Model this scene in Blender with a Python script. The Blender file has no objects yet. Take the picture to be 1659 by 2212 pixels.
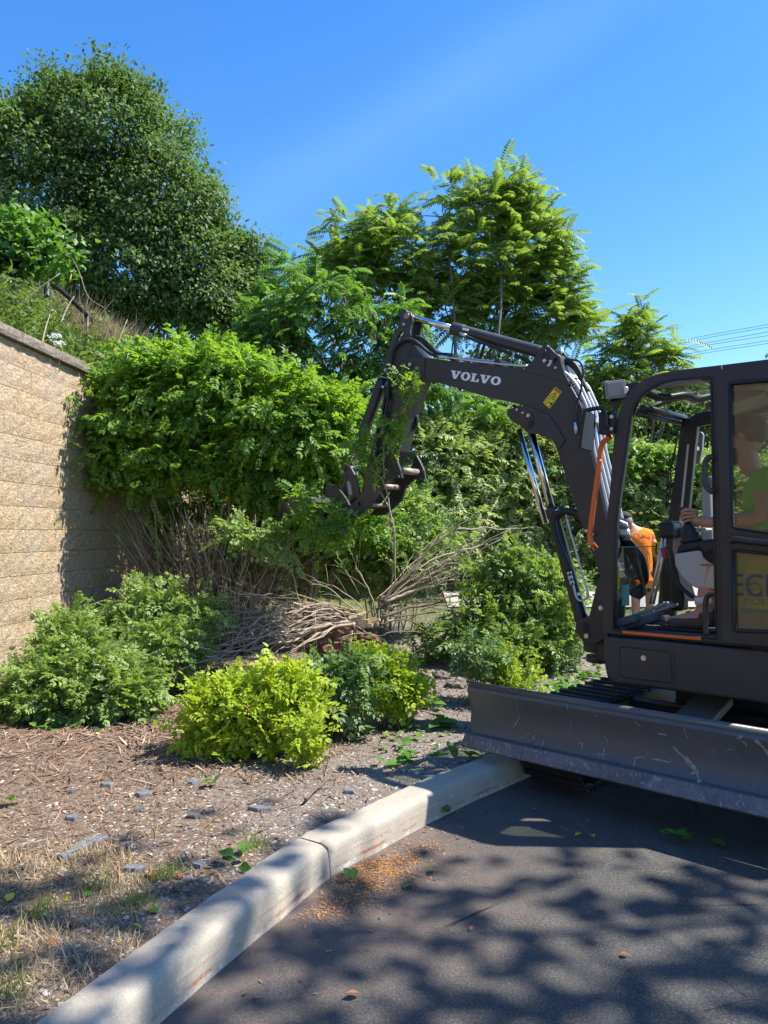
import bpy, math, random
import numpy as np
from math import radians as R, pi, sin, cos, tan, atan2, sqrt
from mathutils import Vector, Matrix, noise
from mathutils.geometry import tessellate_polygon

sc = bpy.context.scene
COL = sc.collection
random.seed(5)
rng = np.random.default_rng(11)

# ---------------------------------------------------------------- camera, sky, sun, exposure
FPX = 26.0 / 36.0 * 2212.0            # focal length in the pixels the photo was measured in (1659 x 2212)
CAM_H = 1.6
PITCH = math.atan(49 / FPX)
cam_d = bpy.data.cameras.new('camera'); cam = bpy.data.objects.new('camera', cam_d); COL.objects.link(cam)
cam_d.lens = 26; cam_d.sensor_width = 36; cam_d.sensor_height = 36; cam_d.sensor_fit = 'AUTO'
cam_d.clip_start = 0.05; cam_d.clip_end = 1200
cam.location = (0, 0, CAM_H); cam.rotation_euler = (pi / 2 + PITCH, 0, 0)
sc.camera = cam

SUN_EL = R(55.5)
SUN_AZ = R(-2.0)                      # measured from +X
SUN = Vector((cos(SUN_EL) * cos(SUN_AZ), cos(SUN_EL) * sin(SUN_AZ), sin(SUN_EL)))
world = bpy.data.worlds.new('World'); sc.world = world; world.use_nodes = True
wn = world.node_tree; wn.nodes.clear()
def wnode(t, **k):
    n = wn.nodes.new(t)
    for a, b in k.items(): setattr(n, a, b)
    return n
w_out = wnode('ShaderNodeOutputWorld'); w_bg = wnode('ShaderNodeBackground')
w_sky = wnode('ShaderNodeTexSky', sky_type='NISHITA', sun_disc=False)
w_sky.sun_elevation = SUN_EL; w_sky.sun_rotation = pi / 2 - SUN_AZ
w_sky.altitude = 100; w_sky.air_density = 1.15; w_sky.dust_density = 0.3; w_sky.ozone_density = 3.5
w_hs = wnode('ShaderNodeHueSaturation'); w_hs.inputs['Saturation'].default_value = 1.33; w_hs.inputs['Hue'].default_value = 0.508
w_tc = wnode('ShaderNodeTexCoord'); w_map = wnode('ShaderNodeMapping'); w_ns = wnode('ShaderNodeTexNoise')
w_map.inputs['Rotation'].default_value = (R(15), R(52), R(15)); w_map.inputs['Scale'].default_value = (1.2, 2.6, 3.0)
w_ns.inputs['Scale'].default_value = 1.5; w_ns.inputs['Detail'].default_value = 5; w_ns.inputs['Roughness'].default_value = 0.5
w_ns.inputs['Distortion'].default_value = 0.3
w_cr = wnode('ShaderNodeValToRGB')
w_cr.color_ramp.elements[0].position = 0.25; w_cr.color_ramp.elements[0].color = (0, 0, 0, 1)
w_cr.color_ramp.elements[1].position = 0.85; w_cr.color_ramp.elements[1].color = (0.17, 0.17, 0.17, 1)
w_mx = wnode('ShaderNodeMixRGB'); w_mx.inputs['Color2'].default_value = (3.4, 5.2, 8.2, 1)
L = wn.links.new
w_dot = wnode('ShaderNodeVectorMath', operation='DOT_PRODUCT')
w_m1 = wnode('ShaderNodeMath', operation='MULTIPLY'); w_m2 = wnode('ShaderNodeMath', operation='POWER'); w_m2.inputs[0].default_value = 2.718
w_m3 = wnode('ShaderNodeMath', operation='MULTIPLY'); w_m4 = wnode('ShaderNodeMath', operation='MULTIPLY')
def _ray(u, v):
    x = (u - 829.5) / FPX; up = (1106 - v) / FPX
    return Vector((x, cos(PITCH) - up * sin(PITCH), sin(PITCH) + up * cos(PITCH))).normalized()
w_dot.inputs[1].default_value = _ray(560, 440).cross(_ray(1080, 130)).normalized()     # one faint cirrus streak
L(w_tc.outputs['Generated'], w_map.inputs['Vector']); L(w_map.outputs[0], w_ns.inputs['Vector']); L(w_ns.outputs['Fac'], w_cr.inputs[0])
L(w_sky.outputs[0], w_hs.inputs['Color']); L(w_hs.outputs[0], w_mx.inputs['Color1']); L(w_tc.outputs['Generated'], w_dot.inputs[0])
L(w_dot.outputs['Value'], w_m1.inputs[0]); L(w_dot.outputs['Value'], w_m1.inputs[1]); w_m3.inputs[1].default_value = -700; L(w_m1.outputs[0], w_m3.inputs[0]); L(w_m3.outputs[0], w_m2.inputs[1])
w_m5 = wnode('ShaderNodeMath', operation='MULTIPLY_ADD'); w_m5.inputs[1].default_value = .55; w_m5.inputs[2].default_value = .10
L(w_m2.outputs[0], w_m5.inputs[0]); L(w_cr.outputs[0], w_m4.inputs[0]); L(w_m5.outputs[0], w_m4.inputs[1]); L(w_m4.outputs[0], w_mx.inputs['Fac'])
L(w_mx.outputs[0], w_bg.inputs['Color']); L(w_bg.outputs[0], w_out.inputs[0])
w_bg.inputs['Strength'].default_value = 0.132

sun_d = bpy.data.lights.new('sun', 'SUN'); sun_o = bpy.data.objects.new('sun', sun_d); COL.objects.link(sun_o)
sun_d.energy = 5.0; sun_d.angle = R(0.53); sun_d.color = (1.0, 0.95, 0.87)
sun_o.rotation_euler = (-SUN).to_track_quat('-Z', 'Y').to_euler()
sun_o.location = (8, 2, 12)
sc.view_settings.view_transform = 'Standard'; sc.view_settings.look = 'None'
sc.view_settings.exposure = 1.08; sc.view_settings.gamma = 1
sc.view_settings.use_curve_mapping = False
sc.cycles.max_bounces = 8; sc.cycles.transparent_max_bounces = 16; sc.cycles.use_denoising = True
sc.cycles.caustics_reflective = False; sc.cycles.caustics_refractive = False

# ---------------------------------------------------------------- geometry helpers
def ray(u, v):
    x = (u - 829.5) / FPX; up = (1106 - v) / FPX
    return Vector((x, cos(PITCH) - up * sin(PITCH), sin(PITCH) + up * cos(PITCH)))
def at_y(u, v, Y):                     # the point seen at photo position (u, v) on the upright plane y = Y
    r = ray(u, v); return Vector((0, 0, CAM_H)) + r * (Y / r.y)
def at_z(u, v, z):
    r = ray(u, v); return Vector((0, 0, CAM_H)) + r * ((z - CAM_H) / r.z)
def at_plane(u, v, P, n):
    r = ray(u, v); C = Vector((0, 0, CAM_H)); return C + r * ((P - C).dot(n) / r.dot(n))

def setp(o, label=None, cat=None, group=None, kind=None):
    if label: o['label'] = label
    if cat: o['category'] = cat
    if group: o['group'] = group
    if kind: o['kind'] = kind
    return o
def thing(name, label, cat, loc=(0, 0, 0), rz=0.0, group=None):
    o = bpy.data.objects.new(name, None); COL.objects.link(o)
    o.empty_display_size = 0.1; o.location = loc; o.rotation_euler = (0, 0, rz)
    return setp(o, label, cat, group)
def link(name, me, parent=None, loc=None, rot=None):
    o = bpy.data.objects.new(name, me); COL.objects.link(o)
    if parent: o.parent = parent
    if loc is not None: o.location = loc
    if rot is not None: o.rotation_euler = rot
    return o
def bevel(o, w=0.004, seg=2, ang=35):
    m = o.modifiers.new('bevel', 'BEVEL'); m.width = w; m.segments = seg; m.limit_method = 'ANGLE'; m.angle_limit = R(ang)
    m.harden_normals = False
    return o

class MB:
    def __init__(s): s.v = []; s.f = []; s.sm = []
    def add(s, vs, fs, smooth=False):
        b = len(s.v); s.v += [tuple(p) for p in vs]
        s.f += [tuple(i + b for i in f) for f in fs]; s.sm += [smooth] * len(fs) if isinstance(smooth, bool) else list(smooth)
        return s
    def box(s, c, d, rot=None):
        vs = [Vector((x * d[0] / 2, y * d[1] / 2, z * d[2] / 2)) for x in (-1, 1) for y in (-1, 1) for z in (-1, 1)]
        if rot is not None: vs = [rot @ p for p in vs]
        c = Vector(c)
        return s.add([p + c for p in vs], [(0, 1, 3, 2), (4, 6, 7, 5), (0, 4, 5, 1), (2, 3, 7, 6), (0, 2, 6, 4), (1, 5, 7, 3)])
    def prism(s, pts, y0, y1, holes=()):      # outline in the xz plane, extruded along y
        loops = [list(pts)] + [list(h) for h in holes]
        flat = [p for l in loops for p in l]; n = len(flat)
        vs = [(p[0], y0, p[1]) for p in flat] + [(p[0], y1, p[1]) for p in flat]
        fs = []
        if holes:
            tr = tessellate_polygon([[Vector((p[0], p[1], 0)) for p in l] for l in loops])
        elif True:
            tr = [tuple(range(n))]
        for t in tr: fs.append(tuple(t)); fs.append(tuple(i + n for i in reversed(t)))
        b = 0
        for l in loops:
            m = len(l)
            for i in range(m):
                j = (i + 1) % m; fs.append((b + i, b + i + n, b + j + n, b + j))
            b += m
        return s.add(vs, fs)
    def tube(s, pts, r, sides=8, caps=True, r1=None, smooth=True):
        pts = [Vector(p) for p in pts]; n = len(pts)
        if not isinstance(r, (list, tuple)):
            r1 = r if r1 is None else r1; r = [r + (r1 - r) * i / max(1, n - 1) for i in range(n)]
        vs = []; up = None
        for i, p in enumerate(pts):
            t = (pts[min(i + 1, n - 1)] - pts[max(i - 1, 0)])
            if t.length < 1e-9: t = Vector((0, 0, 1))
            t.normalize()
            if up is None:
                up = Vector((0, 0, 1)) if abs(t.z) < 0.9 else Vector((1, 0, 0))
            a = up - t * up.dot(t)
            if a.length < 1e-6: a = t.orthogonal()
            a.normalize(); b = t.cross(a); up = a
            for k in range(sides):
                q = 2 * pi * (k + 0.5) / sides; vs.append(p + (a * cos(q) + b * sin(q)) * r[i])
        fs = []; sm = []
        for i in range(n - 1):
            for k in range(sides):
                k2 = (k + 1) % sides; fs.append((i * sides + k, i * sides + k2, (i + 1) * sides + k2, (i + 1) * sides + k)); sm.append(smooth)
        if caps:
            fs.append(tuple(reversed(range(sides)))); fs.append(tuple((n - 1) * sides + k for k in range(sides))); sm += [False, False]
        return s.add(vs, fs, sm)
    def cyl(s, a, b, r, sides=16, r1=None): return s.tube([a, b], r, sides, True, r1)
    def build(s, name, mat, parent=None, bev=0, seg=2, loc=None, rot=None):
        me = bpy.data.meshes.new(name); me.from_pydata(s.v, [], s.f)
        me.polygons.foreach_set('use_smooth', s.sm); me.materials.append(mat)
        if True:
            import bmesh
            bm = bmesh.new(); bm.from_mesh(me); bmesh.ops.recalc_face_normals(bm, faces=bm.faces); bm.to_mesh(me); bm.free()
        me.update()
        o = link(name, me, parent, loc, rot)
        if bev: bevel(o, bev, seg)
        return o
def smooth_path(pts, n=6):
    pts = [Vector(p) for p in pts]; out = []
    P = [pts[0] * 2 - pts[1]] + pts + [pts[-1] * 2 - pts[-2]]
    for i in range(1, len(P) - 2):
        for k in range(n):
            t = k / n; a, b, c, d = P[i - 1], P[i], P[i + 1], P[i + 2]
            out.append(0.5 * ((2 * b) + (c - a) * t + (2 * a - 5 * b + 4 * c - d) * t * t + (3 * b - a - 3 * c + d) * t ** 3))
    out.append(pts[-1]); return out

def np_mesh(name, V, F, mats, attr=None, smooth=False):
    """V (n,3), F (m,k) with k 3 or 4"""
    me = bpy.data.meshes.new(name); V = np.asarray(V, np.float32); F = np.asarray(F, np.int32)
    m, k = F.shape
    me.vertices.add(len(V)); me.vertices.foreach_set('co', V.ravel())
    me.loops.add(m * k); me.loops.foreach_set('vertex_index', F.ravel())
    me.polygons.add(m); me.polygons.foreach_set('loop_start', np.arange(0, m * k, k, dtype=np.int32))
    me.polygons.foreach_set('loop_total', np.full(m, k, np.int32))
    if smooth: me.polygons.foreach_set('use_smooth', np.ones(m, bool))
    me.materials.append(mats)
    if attr is not None:
        a = me.attributes.new('var', 'FLOAT', 'POINT'); a.data.foreach_set('value', np.asarray(attr, np.float32))
    me.update(calc_edges=True)
    return me

# ---------------------------------------------------------------- materials
MATS = {}
class NT:
    def __init__(s, name):
        s.m = bpy.data.materials.new(name); s.m.use_nodes = True; s.t = s.m.node_tree; s.n = s.t.nodes
        s.b = s.n['Principled BSDF']; s.out = s.n['Material Output']; MATS[name] = s.m
    def node(s, t, **k):
        n = s.n.new(t)
        for a, b in k.items():
            if a in n.inputs.keys() if hasattr(n.inputs, 'keys') else False: n.inputs[a].default_value = b
            else: setattr(n, a, b)
        return n
    def L(s, a, b): s.t.links.new(a, b)
    def pos(s, obj=False, scale=None):
        if obj: o = s.node('ShaderNodeTexCoord').outputs['Object']
        else: o = s.node('ShaderNodeNewGeometry').outputs['Position']
        if scale:
            mp = s.node('ShaderNodeMapping'); mp.inputs['Scale'].default_value = scale; s.L(o, mp.inputs[0]); o = mp.outputs[0]
        return o
    def noise(s, vec, sc_, det=4, rough=0.6, dist=0.0):
        n = s.node('ShaderNodeTexNoise'); n.inputs['Scale'].default_value = sc_; n.inputs['Detail'].default_value = det
        n.inputs['Roughness'].default_value = rough; n.inputs['Distortion'].default_value = dist
        s.L(vec, n.inputs['Vector']); return n.outputs['Fac']
    def vor(s, vec, sc_, out='Distance', feat='F1'):
        n = s.node('ShaderNodeTexVoronoi'); n.feature = feat; n.inputs['Scale'].default_value = sc_; s.L(vec, n.inputs['Vector']); return n.outputs[out]
    def ramp(s, fac, stops, interp='LINEAR'):
        n = s.node('ShaderNodeValToRGB'); cr = n.color_ramp; cr.interpolation = interp
        while len(cr.elements) < len(stops): cr.elements.new(0.5)
        for e, (p, c) in zip(cr.elements, stops):
            e.position = p; e.color = (c, c, c, 1) if isinstance(c, (int, float)) else (*c, 1)
        s.L(fac, n.inputs[0]); return n.outputs[0]
    def mix(s, fac, a, b, mode='MIX'):
        n = s.node('ShaderNodeMixRGB'); n.blend_type = mode
        for i, x in ((0, fac), (1, a), (2, b)):
            if isinstance(x, bpy.types.NodeSocket): s.L(x, n.inputs[i])
            elif i == 0: n.inputs[0].default_value = x
            else: n.inputs[i].default_value = (x, x, x, 1) if isinstance(x, (int, float)) else (*x, 1)
        return n.outputs[0]
    def math(s, op, a, b=0.5, c=None):
        n = s.node('ShaderNodeMath'); n.operation = op
        for i, x in enumerate((a, b, c)):
            if x is None: continue
            if isinstance(x, bpy.types.NodeSocket): s.L(x, n.inputs[i])
            else: n.inputs[i].default_value = x
        return n.outputs[0]
    def bump(s, h, strength=0.5, dist=0.01, nrm=None):
        n = s.node('ShaderNodeBump'); n.inputs['Strength'].default_value = strength; n.inputs['Distance'].default_value = dist
        s.L(h, n.inputs['Height'])
        if nrm is not None: s.L(nrm, n.inputs['Normal'])
        s.L(n.outputs[0], s.b.inputs['Normal']); return n.outputs[0]
    def col(s, c):
        if isinstance(c, bpy.types.NodeSocket): s.L(c, s.b.inputs['Base Color'])
        else: s.b.inputs['Base Color'].default_value = (*c, 1)
    def set(s, **k):
        for a, b in k.items():
            i = s.b.inputs[a.replace('_', ' ')]
            if isinstance(b, bpy.types.NodeSocket): s.L(b, i)
            else: i.default_value = b

def simple(name, c, rough=0.5, metal=0.0, var=0.12, bump=0.0, spec=0.5, obj=True, nscale=9):
    n = NT(name); f = n.noise(n.pos(obj), nscale, 5)
    n.col(n.mix(f, tuple(x * (1 - var) for x in c), tuple(min(1, x * (1 + var)) for x in c)))
    n.set(Roughness=n.math('MULTIPLY_ADD', f, rough * 0.35, rough * 0.82), Metallic=metal)
    n.b.inputs['Specular IOR Level'].default_value = spec
    if bump: n.bump(n.noise(n.pos(obj), nscale * 14, 3), bump, 0.002)
    return n.m
def paint(name, c, rough=0.42, dust=0.10):
    n = NT(name); p = n.pos(True); f = n.noise(p, 3.0, 6); g = n.noise(p, 40, 4)
    d = n.math('MULTIPLY', n.ramp(f, [(0.45, 0.0), (0.75, 1.0)]), n.ramp(g, [(0.35, 0.2), (0.7, 1.0)]))
    n.col(n.mix(n.math('MULTIPLY', d, dust), c, (0.24, 0.20, 0.16)))
    n.set(Roughness=n.math('MULTIPLY_ADD', d, 0.22, rough))
    n.bump(n.noise(p, 260, 2), 0.06, 0.001)
    return n.m
M = {}
M['paint'] = paint('dark_machine_paint', (0.034, 0.034, 0.033), .42, .16)
M['paint2'] = paint('dark_frame_paint', (0.025, 0.0245, 0.025), 0.38, 0.12)
M['black'] = simple('black_plastic', (0.012, 0.012, 0.013), 0.5)
M['rubber'] = simple('black_rubber', (0.017, 0.017, 0.018), 0.55, bump=0.3)
M['chrome'] = simple('chrome_rod', (0.75, 0.75, 0.76), 0.13, 1.0, 0.04)
M['steel'] = simple('plated_steel', (0.62, 0.62, 0.60), 0.32, 0.9, 0.1)
M['pipe'] = simple('silver_hydraulic_pipe', (0.60, 0.60, 0.59), 0.30, 0.55, 0.06)
M['orange'] = simple('orange_paint', (0.72, 0.13, 0.02), 0.42, var=0.05)
M['yellow'] = simple('yellow_label', (0.85, 0.62, 0.02), 0.5, var=0.05)
M['redorange'] = simple('label_header', (0.45, 0.13, 0.02), 0.5)
M['white'] = simple('white_vinyl', (0.80, 0.80, 0.82), 0.45, var=0.03)
M['ink'] = simple('black_ink', (0.015, 0.013, 0.010), 0.6)
M['ltgrey'] = simple('pale_grey_plastic', (0.42, 0.41, 0.39), 0.5, var=0.08)
M['midgrey'] = simple('mid_grey_plastic', (0.17, 0.18, 0.17), 0.55)
M['teal'] = simple('teal_sticker', (0.10, 0.28, 0.27), 0.5)
M['redrub'] = simple('red_grip', (0.32, 0.02, 0.03), 0.5)
M['pedal'] = simple('worn_pedal_metal', (0.24, 0.25, 0.26), 0.45, 0.3, 0.2)
M['mat'] = simple('dusty_floor_mat', (0.075, 0.078, 0.085), 0.8, var=0.5, nscale=6)
M['skin'] = simple('skin', (0.50, 0.245, 0.165), 0.55, var=0.12, nscale=25)
M['hair'] = simple('brown_hair', (0.09, 0.05, 0.03), 0.7, var=0.3, nscale=60)
M['greyhair'] = simple('grey_hair', (0.20, 0.17, 0.15), 0.7, var=0.3, nscale=60)
def cloth(name, c):
    n = NT(name); f = n.noise(n.pos(True, (1.6, 1, .7)), 7, 3, .5, 1.5); g = n.noise(n.pos(True), 300, 2)
    n.col(n.mix(f, tuple(x * .85 for x in c), tuple(min(1, x * 1.08) for x in c))); n.set(Roughness=.85); n.b.inputs['Specular IOR Level'].default_value = .2
    n.bump(n.math('ADD', f, n.math('MULTIPLY', g, .04)), .5, .04); return n.m
M['hivis'] = cloth('lime_green_shirt', (0.14, 0.60, 0.03)); M['oshirt'] = cloth('orange_shirt', (0.92, 0.22, 0.02))
M['shorts'] = simple('black_cloth', (0.018, 0.018, 0.020), 0.85)
M['boot'] = simple('brown_boot_leather', (0.075, 0.052, 0.036), 0.75, var=0.3)
M['sock'] = simple('white_sock', (0.6, 0.6, 0.58), 0.9)
M['rust'] = simple('worn_rusty_steel', (0.30, 0.235, 0.19), 0.55, 0.35, 0.35, nscale=18)
M['lens'] = simple('lamp_lens', (0.20, 0.165, 0.125), 0.35, var=0.15, nscale=120)
M['mud'] = simple('dried_pale_mud', (0.30, 0.285, 0.26), 0.9, var=0.25, nscale=60)
def glass(name, tint, gloss=0.08, rough=0.02, opac=0.0, dirt=(0.3, 0.28, 0.25)):
    n = NT(name); t = n.t; n.n.remove(n.b)
    tr = n.node('ShaderNodeBsdfTransparent'); tr.inputs[0].default_value = (*tint, 1)
    gl = n.node('ShaderNodeBsdfGlossy'); gl.inputs['Roughness'].default_value = rough
    df = n.node('ShaderNodeBsdfDiffuse'); df.inputs[0].default_value = (*dirt, 1)
    m1 = n.node('ShaderNodeMixShader'); m2 = n.node('ShaderNodeMixShader')
    fr = n.node('ShaderNodeLayerWeight'); fr.inputs[0].default_value = 0.5
    n.L(n.math('MULTIPLY_ADD', n.math('POWER', fr.outputs['Facing'], 4.0), .8, gloss), m1.inputs[0]); n.L(tr.outputs[0], m1.inputs[1]); n.L(gl.outputs[0], m1.inputs[2])
    f = n.noise(n.pos(True), 14, 6)
    n.L(n.math('MULTIPLY', n.ramp(f, [(0.3, 0.4), (0.75, 1.0)]), opac), m2.inputs[0]); n.L(m1.outputs[0], m2.inputs[1]); n.L(df.outputs[0], m2.inputs[2])
    n.L(m2.outputs[0], n.out.inputs[0]); return n.m
M['glass'] = glass('clear_glass', (0.90, 0.96, 0.93), .03)
M['tint'] = glass('tinted_dusty_glass', (0.74, 0.79, 0.72), 0.07, 0.03, 0.12, (0.20, 0.17, 0.13))
M['roofglass'] = glass('dark_roof_glass', (0.70, 0.76, 0.70), 0.08, 0.02, 0.05)
M['mirror'] = simple('mirror_glass', (0.22, 0.25, 0.30), 0.03, 1.0, 0.01)

def leaf_mat(name, c0, c1, trans=0.35, tcol=None, rough=0.45, spec=0.35):
    n = NT(name); a = n.node('ShaderNodeAttribute'); a.attribute_name = 'var'
    c = n.mix(a.outputs['Fac'], c0, c1); n.col(c)
    n.set(Roughness=rough); n.b.inputs['Specular IOR Level'].default_value = spec
    tr = n.node('ShaderNodeBsdfTranslucent')
    tc = tcol or tuple(min(1, x * k) for x, k in zip([(p + q) / 2 for p, q in zip(c0, c1)], (2.0, 2.2, 0.8)))
    n.L(n.mix(0.75, c, tc), tr.inputs[0])
    ms = n.node('ShaderNodeMixShader'); ms.inputs[0].default_value = trans
    n.L(n.b.outputs[0], ms.inputs[1]); n.L(tr.outputs[0], ms.inputs[2]); n.L(ms.outputs[0], n.out.inputs[0])
    return n.m
M['bark'] = simple('grey_brown_bark', (0.13, 0.105, 0.085), 0.85, var=0.35, bump=0.5, nscale=20)
M['twig'] = simple('pale_tan_stem', (0.34, 0.265, 0.19), 0.75, var=0.3, nscale=14)
M['dtwig'] = simple('brown_stem', (0.13, 0.095, 0.065), 0.8, var=0.4, nscale=14)
# ---------------------------------------------------------------- foliage tools
def T_leaf(w=0.28, fold=0.10, droop=0.08):
    V = np.array([(0, 0, 0), (w, .42, fold), (0, 1, -droop), (-w, .42, fold)], float); F = np.array([(0, 1, 2), (0, 2, 3)])
    return V, F, np.zeros(4, int)
def compose(items):
    """items: list of (origin, forward, normal, length, w) leaves -> one template"""
    V = []; F = []; ID = []; lv, lf, _ = T_leaf()
    for k, (o, f, n, ln, w) in enumerate(items):
        f = Vector(f).normalized(); n = Vector(n); n = (n - f * n.dot(f)).normalized(); s_ = f.cross(n)
        b = len(V)
        for p in lv: V.append(tuple(Vector(o) + s_ * (p[0] * ln * w / .28) + f * (p[1] * ln) + n * (p[2] * ln)))
        F += [(i + b, j + b, l + b) for i, j, l in lf]; ID += [k] * 4
    return np.array(V), np.array(F), np.array(ID)
def T_sprig(pairs=4, ll=0.36, w=0.24, seed=0):
    r = random.Random(seed); it = []
    for i in range(pairs):
        y = 0.12 + 0.68 * i / pairs; z = -0.12 * y * y
        for s_ in (-1, 1):
            a = R(r.uniform(42, 70)); q = ll * r.uniform(.8, 1.15)
            it.append(((0, y, z), (s_ * sin(a), cos(a), r.uniform(-.45, .1)), (s_ * .25, 0, 1), q, w))
    for s_ in (-1, 0, 1): it.append(((0, .85, -.08), (s_ * .6, 1, r.uniform(-.3, .1)), (0, 0, 1), ll * 0.9, w))
    return compose(it)
def T_frond(pairs=9, ll=0.20, w=0.15, droop=0.35, hang=0.5, seed=0):
    r = random.Random(seed); it = []
    for i in range(pairs):
        t = (i + 1.0) / (pairs + 0.4); y = t * (1 - .12 * t); z = 0.14 * t - droop * t * t
        q = ll * (0.62 + 0.9 * t - 0.85 * t * t) * 1.15 * r.uniform(.88, 1.1)
        for s_ in (-1, 1):
            it.append(((0, y, z), (s_ * .95, .30, -hang * r.uniform(.6, 1.3)), (s_ * hang * .9, 0, 1), q, w))
    it.append(((0, .88, .14 - droop), (0, 1, -.8), (0, .5, 1), ll * .6, w))
    V, F, ID = compose(it)
    # rachis as a thin strip
    b = len(V); ys = [0, .35, .7, .88]; st = []
    for t in ys:
        z = .14 * t - droop * t * t; st += [(-.006, t, z), (.006, t, z + .004)]
    V = np.vstack([V, np.array(st)]); nf = []
    for i in range(3): nf += [(b + 2 * i, b + 2 * i + 1, b + 2 * i + 3), (b + 2 * i, b + 2 * i + 3, b + 2 * i + 2)]
    return V, np.vstack([F, np.array(nf)]), np.append(ID, [len(it)] * len(st))
def frames(fwd, nrm):
    f = fwd / (np.linalg.norm(fwd, axis=1, keepdims=True) + 1e-9)
    n = nrm - f * np.sum(nrm * f, 1, keepdims=True); n /= (np.linalg.norm(n, axis=1, keepdims=True) + 1e-9)
    return np.stack([np.cross(f, n), f, n], axis=2)
def scatter(tm, pos, fwd, nrm, size, var, jit=0.12):
    V, F, ID = tm; N = len(pos)
    if N == 0: return np.zeros((0, 3)), np.zeros((0, F.shape[1]), int), np.zeros(0)
    Rm = frames(fwd, nrm); S = np.asarray(size)
    sv = V[None] * (S[:, None, None] if S.ndim == 1 else S[:, None, :])
    W = np.einsum('nij,nkj->nki', Rm, sv) + pos[:, None, :]
    FF = F[None] + (np.arange(N) * len(V))[:, None, None]
    a = np.clip(var[:, None] + rng.normal(0, jit, (N, ID.max() + 1))[:, ID], 0, 1)
    return W.reshape(-1, 3), FF.reshape(-1, F.shape[1]), a.ravel()
def merge(parts):
    V = []; F = []; A = []; b = 0
    for v, f, a in parts:
        V.append(v); F.append(f + b); A.append(a); b += len(v)
    return np.vstack(V), np.vstack(F), np.concatenate(A)
def unit(n): v = rng.normal(size=(n, 3)); return v / np.linalg.norm(v, axis=1, keepdims=True)
def px_blobs(L_, Y, dr=0.9):
    """photo-measured crown lobes at depth Y (metres) -> (centre, radii)"""
    out = []
    for b in L_:
        u, v, ru, rv = b[:4]; y = Y + (b[4] if len(b) > 4 else 0)
        c = at_y(u, v, y); k = y / FPX; out.append((np.array(c), np.array([ru * k, min(ru, rv * 1.3) * k * dr, rv * k])))
    return out
def clumps(blobs, ncl, per, spread, flat=0.5, shell=(0.72, 1.0), back=0.45, inner=0.18, keep=None):
    w = np.array([(b[1][0] * b[1][1] * b[1][2]) ** (2 / 3) for b in blobs]); w /= w.sum()
    idx = rng.choice(len(blobs), ncl, p=w); d = unit(ncl)
    ph = rng.uniform(0, 6, (len(blobs), 3))[idx]; lump = 1 + .13 * np.sin(d[:, 0] * 5 + ph[:, 0]) * np.cos(d[:, 2] * 6 + ph[:, 1]) + .10 * np.sin(d[:, 2] * 11 + d[:, 0] * 9 + ph[:, 2])
    m = (d[:, 1] > 0.35) & (rng.random(ncl) > back); d[m, 1] *= -1
    rr = rng.uniform(shell[0], shell[1], ncl); inn = rng.random(ncl) < inner; rr[inn] *= rng.uniform(.45, .85, inn.sum())
    C = np.array([b[0] for b in blobs]); Q = np.array([b[1] for b in blobs])
    c = C[idx] + d * (rr * lump)[:, None] * Q[idx]
    ok = np.ones(ncl, bool)
    for k in range(len(blobs)):
        q = np.sum(((c - C[k]) / Q[k]) ** 2, 1); ok &= (q > 0.38) | (rng.random(ncl) < 0.15)
    if keep is not None: ok &= keep(c)
    c = c[ok]; d = d[ok]; n = len(c)
    P = np.repeat(c, per, 0) + np.clip(rng.normal(size=(n * per, 3)), -1.9, 1.9) * (spread * np.array([1, 1, flat])) * np.repeat(rng.uniform(.6, 1.3, n), per)[:, None]
    D = np.repeat(d, per, 0)
    V = np.repeat(rng.normal(0.5, 0.13, n), per)
    return P, D, V
def leaf_obj(name, tms, P, D, var, size, mat, parent=None, outn=.35, up=0.9, out=0.6, rnd=0.6, sdev=0.18, jit=0.12, kind='stuff', hang=0.0):
    N = len(P); sel = rng.integers(0, len(tms), N)
    fwd = D * out + rng.normal(size=(N, 3)) * rnd; fwd[:, 2] -= hang
    nrm = np.array([0, 0, 1.0]) * up + D * outn + rng.normal(size=(N, 3)) * 0.35
    s_ = size * np.clip(rng.normal(1, sdev, N), .5, 1.6)
    V, F, A = merge([scatter(tms[k], P[sel == k], fwd[sel == k], nrm[sel == k], s_[sel == k], var[sel == k], jit) for k in range(len(tms)) if (sel == k).any()])
    me = np_mesh(name, V, F, mat, A); o = link(name, me, parent)
    if kind: o['kind'] = kind
    return o
def shoots(B, n, L_, size, up=.4, droop=.35, step=7, out=1.0, keep=None, rad=1.0):
    """arching leafy shoots that break the outline of a bush"""
    P = []; F_ = []; lines = []
    w = np.array([b[1].prod() ** (2 / 3) for b in B]); w /= w.sum()
    for _ in range(n):
        b = B[rng.choice(len(B), p=w)]; d = unit(1)[0]; d[1] = -abs(d[1]) if rng.random() < .7 else d[1]; d[2] = abs(d[2]) if rng.random() < .75 else d[2]
        s_ = b[0] + d * b[1] * .8 * rad; v = d * out + np.array([0, 0, up]) + rng.normal(size=3) * .35; v /= np.linalg.norm(v); Ls = L_ * rng.uniform(.5, 1.2); ln = []
        for k in range(step):
            t = k / (step - 1); q = s_ + v * Ls * t + np.array([0, 0, -droop * Ls * t * t]); g = v + np.array([0, 0, -2 * droop * t]); P.append(q); F_.append(g); ln.append(q)
        lines.append(ln)
    return np.array(P), np.array(F_), lines
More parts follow.
